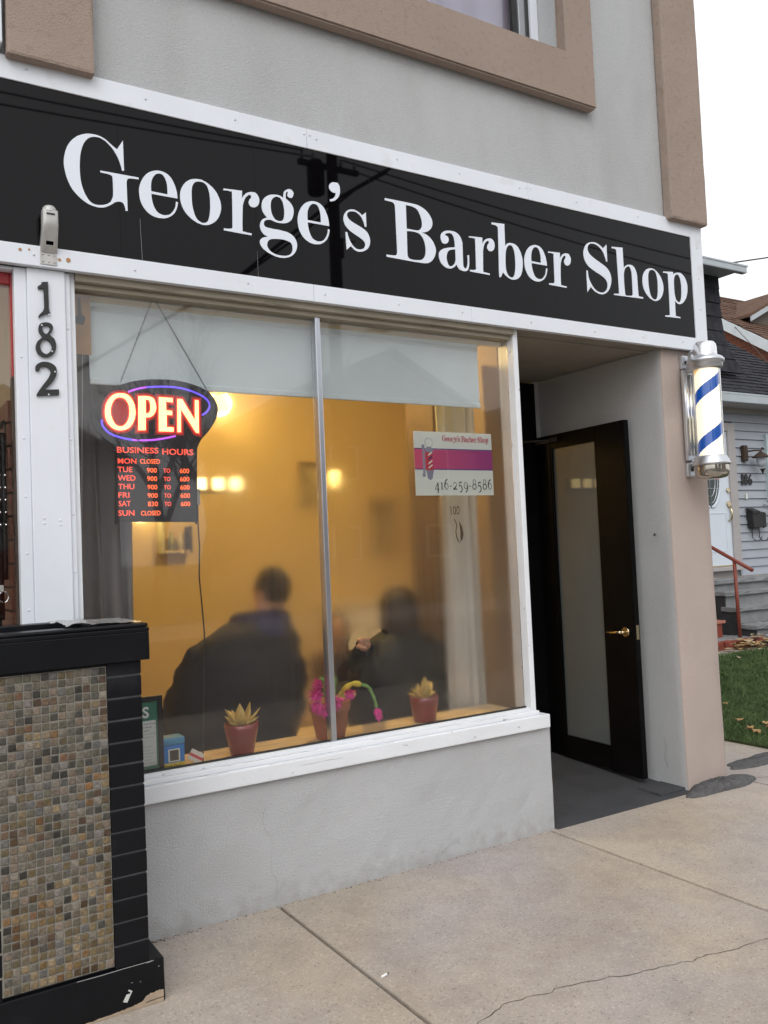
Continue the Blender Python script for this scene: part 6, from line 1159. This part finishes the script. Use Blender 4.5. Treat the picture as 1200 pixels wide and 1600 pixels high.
# lamp, number, letter box, bell
wl = thing('porch_lamp', 'rusty brown lantern lamp on the grey clapboards above number 186', 'lamp', (12.4, 5.15, 2.9))
bx('lamp_plate', 12.27, 12.37, WY - 0.09, WY - 0.02, 2.74, 3.0, m_rustm, wl, bev=0.015); obj('lamp_arm', MB().tube([(12.37, WY - 0.06, 2.90), (12.46, WY - 0.16, 2.91), (12.55, WY - 0.2, 2.90), (12.58, WY - 0.2, 2.95), (12.62, WY - 0.2, 2.93)], 0.014, n=7), m_rustm, wl)
obj('lamp_hood', MB().lathe([(0.135, 0), (0.12, 0.02), (0.03, 0.09), (0, 0.10)], (12.53, WY - 0.2, 2.79), n=18), m_rustm, wl)
obj('lamp_glass', MB().lathe([(0, -0.16), (0.05, -0.15), (0.07, -0.08), (0.075, 0.0)], (12.53, WY - 0.2, 2.79), n=14), M('pale_lamp_glass', (0.45, 0.48, 0.53), rough=0.3, var=0.05), wl); obj('lamp_finial', MB().lathe([(0, -0.09), (0.012, -0.07), (0.03, -0.02), (0.055, 0.0), (0, 0.002)], (12.56, WY - 0.2, 2.61), n=12), m_rustm, wl)
n6 = thing('house_number', 'black number 186 on the grey clapboards beside the white door', 'house number', (12.36, 5.16, 2.4))
for ch, x0, x1 in (('1', 12.235, 12.285), ('8', 12.30, 12.395), ('6', 12.41, 12.505)): link('digit', text_mesh('digit', ch, x0, x1, 2.36, 2.535, WY - 0.034, m_castmetal, 0.012, bold=0.012), n6)
mbx = thing('letter_box', 'black metal letter box with two newspaper hooks below number 186', 'letter box', (12.5, 5.13, 1.6))
mb = MB(); mb.hexa([(12.33, WY - 0.14, 1.66), (12.66, WY - 0.14, 1.66), (12.66, WY - 0.026, 1.66), (12.33, WY - 0.026, 1.66), (12.30, WY - 0.14, 1.90), (12.66, WY - 0.14, 1.90), (12.66, WY - 0.026, 1.93), (12.30, WY - 0.026, 1.93)], bev=0.006); obj('box', mb, m_castmetal, mbx)
mb = MB(); mb.hexa([(12.295, WY - 0.16, 1.88), (12.48, WY - 0.165, 1.90), (12.48, WY - 0.026, 1.96), (12.295, WY - 0.026, 1.96), (12.295, WY - 0.16, 1.93), (12.48, WY - 0.165, 1.925), (12.48, WY - 0.026, 1.985), (12.295, WY - 0.026, 1.985)], bev=0.004); obj('lid', mb, m_castmetal, mbx)
for x in (12.40, 12.58): obj('hook', MB().tube([(x, WY - 0.05, 1.66), (x - .01, WY - 0.06, 1.50), (x + 0.02, WY - 0.10, 1.44), (x + 0.06, WY - 0.14, 1.455), (x + 0.09, WY - 0.16, 1.51)], 0.008, n=6), m_castmetal, mbx)
bx('door_bell', 12.32, 12.355, WY - 0.04, WY - 0.024, 2.13, 2.22, m_card, h6)
hbk = thing('hanging_plant', 'small green leafy plant at the right edge beside the letter box', 'plant', (12.95, 4.9, 1.75)); mb = MB(); rnd = random.Random(17)
for i in range(60):
    p = Vector((12.93 + rnd.gauss(0, .13), 4.95 + rnd.gauss(0, .1), 1.90 + rnd.gauss(0, .10))); leaf_mesh(mb, p, (rnd.gauss(0, 1), rnd.gauss(0, 1), rnd.gauss(0, .6)), rnd.uniform(.05, .1), .018, .003, .2)
obj('leaves', mb, M('garden_leaf', (0.05, 0.09, 0.03), rough=0.6, var=0.3, vs=20), hbk); obj('stems', MB().tube([(12.95, 4.95, 0.0), (12.93, 4.95, 1.0), (12.95, 4.95, 1.85)], 0.012, n=6), m_rustm, hbk)
# steps
m_stone = M('weathered_step_stone', (0.23, 0.235, 0.24), rough=0.85, var=0.2, vs=6, bump=0.6, bs=60); m_stdark = M('dark_step_side', (0.035, 0.035, 0.038), rough=0.8, var=0.3, vs=6, bump=0.4, bs=30)
stp = thing('front_steps', 'worn grey stone steps with dark sides leading to the white door', 'steps', (12, 4.6, 0))
for zt, yf in ((0.885, 4.77), (0.72, 4.58), (0.50, 4.38), (0.26, 4.10)):
    obj('tread', worn_box(10.88, 13.6, yf, yf + 0.30 if zt < 0.88 else WY - 0.022, zt - 0.06, zt, cell=0.12, jit=0.004, bev=0.012), m_stone, stp)
    obj('riser', MB().box(10.93, 13.55, yf + 0.05, yf + 0.075, max(-0.1, zt - 0.24), zt - 0.061), m_stone, stp)

mb = MB(); mb.box(10.90, 10.925, 4.13, WY - 0.03, -0.1, 0.2); mb.box(10.90, 10.925, 4.42, WY - 0.03, 0.2, 0.435); mb.box(10.90, 10.925, 4.62, WY - 0.03, 0.435, 0.655); mb.box(10.90, 10.925, 4.81, WY - 0.03, 0.655, 0.82); obj('side_board', mb, m_stdark, stp)
hr = thing('handrail', 'red painted metal handrail on one post beside the front steps', 'handrail', (10.72, 4.26, 0.1)); m_redp2 = M('red_oxide_paint', (0.24, 0.055, 0.035), rough=0.5, var=0.12, vs=9)
obj('rail', MB().tube([(10.72, 5.05, 1.595), (10.72, 4.30, 1.205), (10.72, 4.0, 1.05)], 0.028, n=8), m_redp2, hr); obj('post', MB().tube([(10.72, 4.265, 0.10), (10.72, 4.285, 1.18)], 0.026, n=8), m_redp2, hr)
rb_ = thing('red_brick_kerb', 'low red painted brick edging at the foot of the handrail', 'edging', (10.4, 4.1, 0)); 
for i in range(7): obj('brick', worn_box(9.4 + i * 0.2, 9.59 + i * 0.2, 4.00 - 0.01 * i, 4.10 - 0.01 * i, -0.05, 0.115 + random.uniform(-.006, .006), cell=0.08, jit=0.004, bev=0.008), m_redp2, rb_)
obj('top_slab', worn_box(9.4, 10.95, 4.105, 4.75, -0.05, 0.10, cell=0.15, jit=0.004), m_stone, rb_)
rp = thing('brick_trough', 'small red brick trough beside the dark step side', 'planter', (10.45, 4.6, 0.1)); mb = MB(); mb.box(10.02, 10.60, 4.46, 4.72, 0.101, 0.30, bev=0.008); obj('body', mb, m_redp2, rp); bx('rim', 9.98, 10.64, 4.43, 4.75, 0.301, 0.34, M('pale_red_rim', (0.42, 0.17, 0.12), rough=0.7, var=0.2, vs=12), rp)
gs_ = thing('garden_stone', 'large pale grey edging stone among dead leaves', 'stone', (11.0, 3.9, 0)); mb = MB(); mb.hexa([(10.80, 3.86, -0.05), (11.7, 3.70, -0.05), (11.7, 4.04, -0.05), (10.86, 4.06, -0.05), (10.84, 3.90, 0.12), (11.7, 3.76, 0.17), (11.7, 4.02, 0.18), (10.9, 4.04, 0.13)], bev=0.02); obj('stone_block', mb, M('pale_edging_stone', (0.27, 0.275, 0.30), rough=0.9, var=0.15, vs=5, bump=0.6, bs=60), gs_)
bx('garden_edging', 5.7, 14, 3.62, 3.99, -0.2, 0.012, m_concrete, kind='structure', bev=0.006)
# lawn
bx('lawn_soil', 5.62, 14, -2.0, 3.62, -0.3, 0.015, M('lawn_soil', (0.045, 0.06, 0.02), rough=1, var=0.3, vs=6), kind='structure', bev=0)
me = bpy.data.meshes.new('grass'); V_, F_ = [], []; rnd = random.Random(20)
def cell(x, y): return 0.6 + 0.4 * math.sin(x * 5.1 + 2 * math.sin(y * 3.7)) * math.sin(y * 4.3 + x)
N_ = 62000
for i in range(N_):
    x = 5.60 + 5.4 * (rnd.random() ** 1.25); y = rnd.uniform(-0.3, 3.66)
    hgt = rnd.uniform(.025, .06) * (0.75 + 0.4 * cell(x, y)); a = rnd.uniform(0, 6.283); wd = 0.0028 + 0.0012 * (x - 5.6) / 3; lx, ly = rnd.gauss(0, .5) * hgt, rnd.gauss(0, .5) * hgt; k = len(V_)
    V_ += [(x - wd * math.cos(a), y - wd * math.sin(a), 0.012), (x + wd * math.cos(a), y + wd * math.sin(a), 0.012), (x + lx * .5 + wd * .7 * math.cos(a), y + ly * .5 + wd * .7 * math.sin(a), .012 + hgt * .65), (x + lx, y + ly, .012 + hgt)]; F_ += [(k, k + 1, k + 2), (k, k + 2, k + 3)]
me.from_pydata(V_, [], F_); me.materials.append(M('grass_blade', (0.078, 0.125, 0.042), rough=0.65, var=0.35, vs=3.5, grain=0.35, gs=60, spec=0.3)); link('grass', me, kind='stuff', label='short green autumn lawn in front of the grey house', cat='grass')
# fallen leaves on the lawn and heaped by the edging
mb = MB(); rnd = random.Random(23)
def fallen(x, y, z, s):
    a = rnd.uniform(0, 6.28); n = 7; c = (x, y, z + rnd.uniform(.004, .02)); pts = []
    for i in range(n): r_ = s * rnd.uniform(.55, 1.1); q = a + 2 * math.pi * i / n; pts.append((x + r_ * math.cos(q), y + r_ * math.sin(q), z + rnd.uniform(-.008, .022)))
    mi = rnd.choice((0, 0, 1, 2))
    for i in range(n): mb.face([c, pts[i], pts[(i + 1) % n]], mi)
for i in range(26): fallen(rnd.uniform(5.6, 10.5), rnd.uniform(0, 3.6), 0.05, rnd.uniform(.022, .036))
for i in range(9): fallen(5.75 + abs(rnd.gauss(0, .25)), rnd.gauss(.75, .22), 0.05, rnd.uniform(.028, .045))
for i in range(90): fallen(10.5 + rnd.gauss(0, .33), 3.82 + rnd.gauss(0, .08), 0.02 + abs(rnd.gauss(0, .06)), rnd.uniform(.04, .08))
for i in range(14): fallen(rnd.uniform(1.0, 8), -abs(rnd.gauss(4.2, .3)), 0.005, rnd.uniform(.03, .045))
obj('fallen_leaves', mb, [M('tan_leaf', (0.36, 0.22, 0.09), rough=0.8, var=0.3, vs=30), M('brown_leaf', (0.17, 0.08, 0.035), rough=0.8, var=0.3, vs=30), M('pale_leaf', (0.45, 0.36, 0.22), rough=0.8, var=0.3, vs=30)], kind='stuff', label='dry tan and brown fallen leaves scattered over the lawn and edging', cat='fallen leaves')

# ================================================================== BRICK HOUSE BEHIND
bh_ = thing('brick_house', 'red brick house with brown shingle roof and white fascia behind the grey house', 'house', (20, 9, 0))
m_brick = bpy.data.materials.new('red_brick'); m_brick.use_nodes = True; t = m_brick.node_tree; b = t.nodes['Principled BSDF']; b.inputs['Roughness'].default_value = 0.9
tc = t.nodes.new('ShaderNodeTexCoord'); mp = t.nodes.new('ShaderNodeMapping'); mp.inputs['Rotation'].default_value = (R(90), 0, R(90)); br = t.nodes.new('ShaderNodeTexBrick'); br.inputs['Scale'].default_value = 1.0; br.inputs['Brick Width'].default_value = 0.22; br.inputs['Row Height'].default_value = 0.075; br.inputs['Mortar Size'].default_value = 0.008
br.inputs['Color1'].default_value = (0.30, 0.085, 0.035, 1); br.inputs['Color2'].default_value = (0.21, 0.06, 0.03, 1); br.inputs['Mortar'].default_value = (0.20, 0.13, 0.10, 1)
cx = t.nodes.new('ShaderNodeCombineXYZ'); sx = t.nodes.new('ShaderNodeSeparateXYZ'); ad = t.nodes.new('ShaderNodeMath'); t.links.new(tc.outputs['Object'], sx.inputs[0]); t.links.new(sx.outputs[0], ad.inputs[0]); t.links.new(sx.outputs[1], ad.inputs[1]); t.links.new(ad.outputs[0], cx.inputs[0]); t.links.new(sx.outputs[2], cx.inputs[1]); t.links.new(cx.outputs[0], br.inputs['Vector']); t.links.new(br.outputs[0], b.inputs['Base Color'])
rk = lambda y: 5.80 + 0.69 * (y - 7.70)
mb = MB(); yy = [(6.6, -0.2), (14.6, -0.2), (14.6, rk(10.55) - .69 * 4.05), (10.55, rk(10.55)), (6.6, rk(6.6))]
a_ = [mb.bm.verts.new((17.0, y, z - (0.10 if z > 0 else 0))) for y, z in yy]; b_ = [mb.bm.verts.new((26.0, y, z - (0.10 if z > 0 else 0))) for y, z in yy]
mb.bm.faces.new(a_); mb.bm.faces.new(b_[::-1])
for i in range(5): mb.bm.faces.new((a_[i], b_[i], b_[(i + 1) % 5], a_[(i + 1) % 5]))
obj('brick_wall', mb, m_brick, bh_)
m_brroof = M('brown_shingle_roof', (0.125, 0.075, 0.055), rough=0.95, var=0.2, vs=5, grain=0.4, gs=22, bump=0.8, bs=40, spec=0.15)
mb = MB(); rnd = random.Random(15); nrm2 = Vector((0, -0.69, 1)).normalized(); y = 5.9
while y < 10.55:
    x = 16.75 + rnd.uniform(0, .1)
    while x < 26.3:
        x1 = x + rnd.uniform(.25, .5); t0 = rnd.uniform(.012, .028); y1 = y + 0.17
        p = [Vector((x, y, rk(y))), Vector((x1, y, rk(y))), Vector((x1, y1, rk(y1))), Vector((x, y1, rk(y1)))]; tp = [p[0] + nrm2 * t0, p[1] + nrm2 * t0, p[2] + nrm2 * .004, p[3] + nrm2 * .004]
        mb.face(tp); mb.face((p[0], p[1], tp[1], tp[0])); mb.face((p[3], p[0], tp[0], tp[3])); x = x1 + .004
    y += 0.15
obj('roof_shingles', mb, m_brroof, bh_, kind='stuff')
mb = MB(); mb.hexa([(16.74, 10.55, rk(10.55) - .02), (26.3, 10.55, rk(10.55) - .02), (26.3, 15.2, rk(10.55) - 3.2), (16.74, 15.2, rk(10.55) - 3.2), (16.74, 10.55, rk(10.55) + .02), (26.3, 10.55, rk(10.55) + .02), (26.3, 15.2, rk(10.55) - 3.16), (16.74, 15.2, rk(10.55) - 3.16)]); obj('rear_roof', mb, m_brroof, bh_)
mb = MB(); mb.hexa([(16.74, 5.95, rk(5.95) - .26), (16.78, 5.95, rk(5.95) - .26), (16.78, 10.55, rk(10.55) - .26), (16.74, 10.55, rk(10.55) - .26), (16.74, 5.95, rk(5.95) - .01), (16.78, 5.95, rk(5.95) - .01), (16.78, 10.55, rk(10.55) - .01), (16.74, 10.55, rk(10.55) - .01)]); obj('rake_fascia', mb, M('white_fascia', (0.62, 0.66, 0.68), rough=0.5, var=0.05), bh_)
mb = MB(); mb.hexa([(16.78, 5.95, rk(5.95) - .20), (17.0, 5.95, rk(5.95) - .20), (17.0, 10.55, rk(10.55) - .20), (16.78, 10.55, rk(10.55) - .20), (16.78, 5.95, rk(5.95) - .17), (17.0, 5.95, rk(5.95) - .17), (17.0, 10.55, rk(10.55) - .17), (16.78, 10.55, rk(10.55) - .17)]); obj('rake_soffit', mb, m_sidetrim, bh_)
dm = obj('dormer', (lambda mb: (mb.prism([(17.75, 6.3), (21.0, 6.3), (21.0, 6.75), (19.4, 7.35), (17.75, 6.62)], 8.62, 10.3), mb)[-1])(MB()), M('dark_dormer', (0.12, 0.10, 0.08), rough=0.8), bh_)
for s, (xa, za, xb_, zb_) in enumerate(((17.50, 6.52, 19.4, 7.42), (21.3, 6.52, 19.4, 7.42))):
    mb = MB(); y0, y1 = 8.45, 10.6; mb.hexa([(xa, y0, za), (xb_, y0, zb_), (xb_, y1, zb_), (xa, y1, za), (xa, y0, za + .07), (xb_, y0, zb_ + .07), (xb_, y1, zb_ + .07), (xa, y1, za + .07)]); obj('dormer_roof', mb, m_brroof, dm)
    mb = MB(); mb.hexa([(xa, y0 - .03, za - .11), (xb_, y0 - .03, zb_ - .11), (xb_, y0 - .002, zb_ - .11), (xa, y0 - .002, za - .11), (xa, y0 - .03, za + .0), (xb_, y0 - .03, zb_ + .0), (xb_, y0 - .002, zb_), (xa, y0 - .002, za)]); obj('dormer_fascia', mb, m_gut, dm)
props(obj('service_wire', MB().tube([(16.9, 8.5, 6.3), (15.2, 6.6, 4.95), (14.2, 5.85, 4.62), (13.95, 5.7, 4.50), (13.6, 5.2, 4.02), (13.3, 4.78, 3.74), (13.2, 4.66, 3.5)], 0.008, n=6), m_rustm), 'thin grey service wire sagging over the dark porch roof', 'wire')
props(obj('overhead_wire', MB().tube([(15.0, 9.0, 7.47), (17.65, 9.0, 7.95), (19.15, 9.0, 8.30), (24, 9, 9.7)], 0.018, n=6), m_castmetal), 'single overhead wire against the white sky at top right', 'wire')

# ================================================================== ACROSS THE STREET (seen as reflections in sign and glass)
up = thing('utility_pole', 'tall wooden utility pole with street lamp across the road, mirrored in the sign', 'utility pole', (10.35, -15.0, 0)); m_pole = M('weathered_pole_wood', (0.07, 0.055, 0.045), rough=0.9, var=0.3, vs=6)
obj('shaft', MB().tube([(10.35, -15.0, 0), (10.35, -15.0, 6), (10.36, -15.0, 12.6)], [0.19, 0.165, 0.13], n=12), m_pole, up)
for zc in (11.75, 11.2): bx('crossarm', 9.5, 11.2, -15.22, -15.10, zc, zc + 0.12, m_pole, up)
obj('transformer', MB().lathe([(0, 0), (0.2, 0), (0.22, 0.05), (0.22, 0.75), (0.16, 0.85), (0, 0.86)], (10.02, -15.25, 10.55), n=16), m_rustm, up)
for x in (9.6, 9.9, 10.7, 11.1): obj('insulator', MB().lathe([(0, 0), (.05, 0), (.03, .06), (.06, .09), (.03, .15), (.05, .2), (0, .22)], (x, -15.16, 11.32), n=10), m_alu, up)
obj('switch_box', MB().box(10.5, 10.7, -15.3, -15.15, 9.0, 9.5, bev=.01).box(10.6, 11.05, -15.2, -15.17, 9.45, 9.48), m_rustm, up)
obj('lamp_arm', MB().tube([(10.42, -15.0, 5.5), (10.62, -15.0, 6.2), (11.0, -15.0, 6.95), (11.45, -15.0, 7.27)], 0.04, n=8), m_alu, up); obj('lamp_head', MB().blob((11.7, -15.0, 7.28), (0.32, 0.14, 0.09), n=8), m_alu, up)
def wire(lab, pts, r=0.02): props(obj('overhead_wire', MB().tube(pts, r, n=5), m_castmetal), lab, 'wire', 'wires on the poles across the road')
def sag(a, b, s, n=12): return [(a[0] + (b[0] - a[0]) * i / n, a[1] + (b[1] - a[1]) * i / n, a[2] + (b[2] - a[2]) * i / n - 4 * s * (i / n) * (1 - i / n)) for i in range(n + 1)]
wire('upper wire running left from the pole across the road', sag((-25, -15.1, 11.9), (9.6, -15.1, 11.53), 0.5)); wire('lower wire running left from the pole across the road', sag((-25, -15.2, 11.3), (9.9, -15.16, 11.45), 0.55)); wire('wire running right from the pole across the road', sag((10.7, -15.16, 11.53), (45, -15.2, 11.6), 0.7)); wire('second wire running right from the pole', sag((11.1, -15.16, 11.3), (45, -15.3, 10.9), 0.8))
wire('thick cable dropping left from the pole top', [(12.2, -15, 11.6), (10.3, -15.05, 10.3), (7.9, -15.1, 8.2), (4.0, -15.2, 5.6)], 0.045); wire('thin loop of cable beside the thick one', [(12.0, -15, 11.4), (11.0, -15.05, 10.75), (9.3, -15.1, 9.25), (7.4, -15.1, 7.75)], 0.03)
def far_house(lab, x0, x1, y0, y1, h, ap, col):
    t = thing('far_house', lab, 'house', ((x0 + x1) / 2, y0, 0), 'houses across the road'); w_ = M('far_wall', col, rough=0.9, var=0.1); xm = (x0 + x1) / 2
    obj('wall', MB().prism([(x0, 0), (x1, 0), (x1, h), (xm, ap), (x0, h)], y0, y1), w_, t)
    for sx_, xe in ((-1, x0), (1, x1)):
        mb = MB(); e = (xe + sx_ * 0.5, h - 0.5 * (ap - h) / ((x1 - x0) / 2)); mb.hexa([(e[0], y0 + .5, e[1]), (xm, y0 + .5, ap), (xm, y1, ap), (e[0], y1, e[1]), (e[0], y0 + .5, e[1] + .15), (xm, y0 + .5, ap + .15), (xm, y1, ap + .15), (e[0], y1, e[1] + .15)]); obj('roof', mb, m_shing, t)
    for i in range(2):
        for zc in (1.2, 4.2):
            if zc + 1.3 > h: continue
            xx = x0 + (x1 - x0) * (0.25 + 0.5 * i); f_ = obj('window', MB().box(xx - .6, xx + .6, y0 - .001, y0 + .06, zc, zc + 1.3, bev=.01), m_white, t); bx('pane', xx - .5, xx + .5, y0 + .062, y0 + .07, zc + .1, zc + 1.2, m_signblack, f_, bev=0)
    bx('front_door', xm - .5, xm + .5, y0 + .001, y0 + .05, .0, 2.1, m_redp2, t)
far_house('brown gabled house straight across the road behind the pole', 13.4, 21.7, -24.0, -33, 6.9, 9.1, (0.16, 0.11, 0.09)); far_house('tall pale gabled house across the road to the left', 0.5, 7.5, -25, -33, 5.0, 7.0, (0.3, 0.28, 0.25)); far_house('red brick gabled house across the road to the right', 25, 33, -24, -33, 6.2, 8.6, (0.2, 0.09, 0.06)); far_house('grey gabled house far left across the road', -11, -3, -25, -33, 5.2, 7.4, (0.25, 0.26, 0.27))
def bare_tree(lab, x, y, H, seed):
    t = thing('bare_tree', lab, 'tree', (x, y, 0), 'bare trees across the road'); rnd = random.Random(seed); br_ = MB(); tw = MB()
    def grow(p, d, L_, r, lvl):
        n = 4; pts = [p]; q = p; dd_ = d
        for i in range(n): dd_ = (dd_ + Vector((rnd.gauss(0, .13), rnd.gauss(0, .13), rnd.gauss(.05, .08)))).normalized(); q = q + dd_ * L_ / n; pts.append(q)
        (trunk if lvl == 0 else br_ if lvl < 3 else tw).tube(pts, [r * (1 - .5 * i / n) for i in range(n + 1)], n=6 if lvl < 2 else 4, cap=False)
        if lvl < 4:
            for k in range(4 if lvl < 3 else 3):
                u = rnd.uniform(.35, 1.0); b0_ = pts[min(n, int(u * n))]; a = rnd.uniform(0, 6.28); sp_ = rnd.uniform(.45, .8); o_ = dd_.orthogonal().normalized(); o2 = dd_.cross(o_)
                grow(b0_, (dd_ + (o_ * math.cos(a) + o2 * math.sin(a)) * sp_).normalized(), L_ * rnd.uniform(.55, .75), r * .5, lvl + 1)
    trunk = MB(); grow(Vector((x, y, 0)), Vector((0, 0, 1)), H * .42, H * .018, 0); obj('trunk', trunk, m_pole, t); obj('branches', br_, m_pole, t); obj('crown', tw, m_pole, t)
for lab, x, y, H, s in (('tall bare tree across the road, mirrored behind the OPEN sign', 7.2, -20.5, 11.0, 1), ('bare tree across the road left of the tall one', 4.2, -21, 9.5, 2), ('bare tree with fine twigs across the road near the pole', 9.2, -22, 11.5, 3), ('bare tree at the far left across the road', -4, -20, 9, 4)): bare_tree(lab, x, y, H, s)
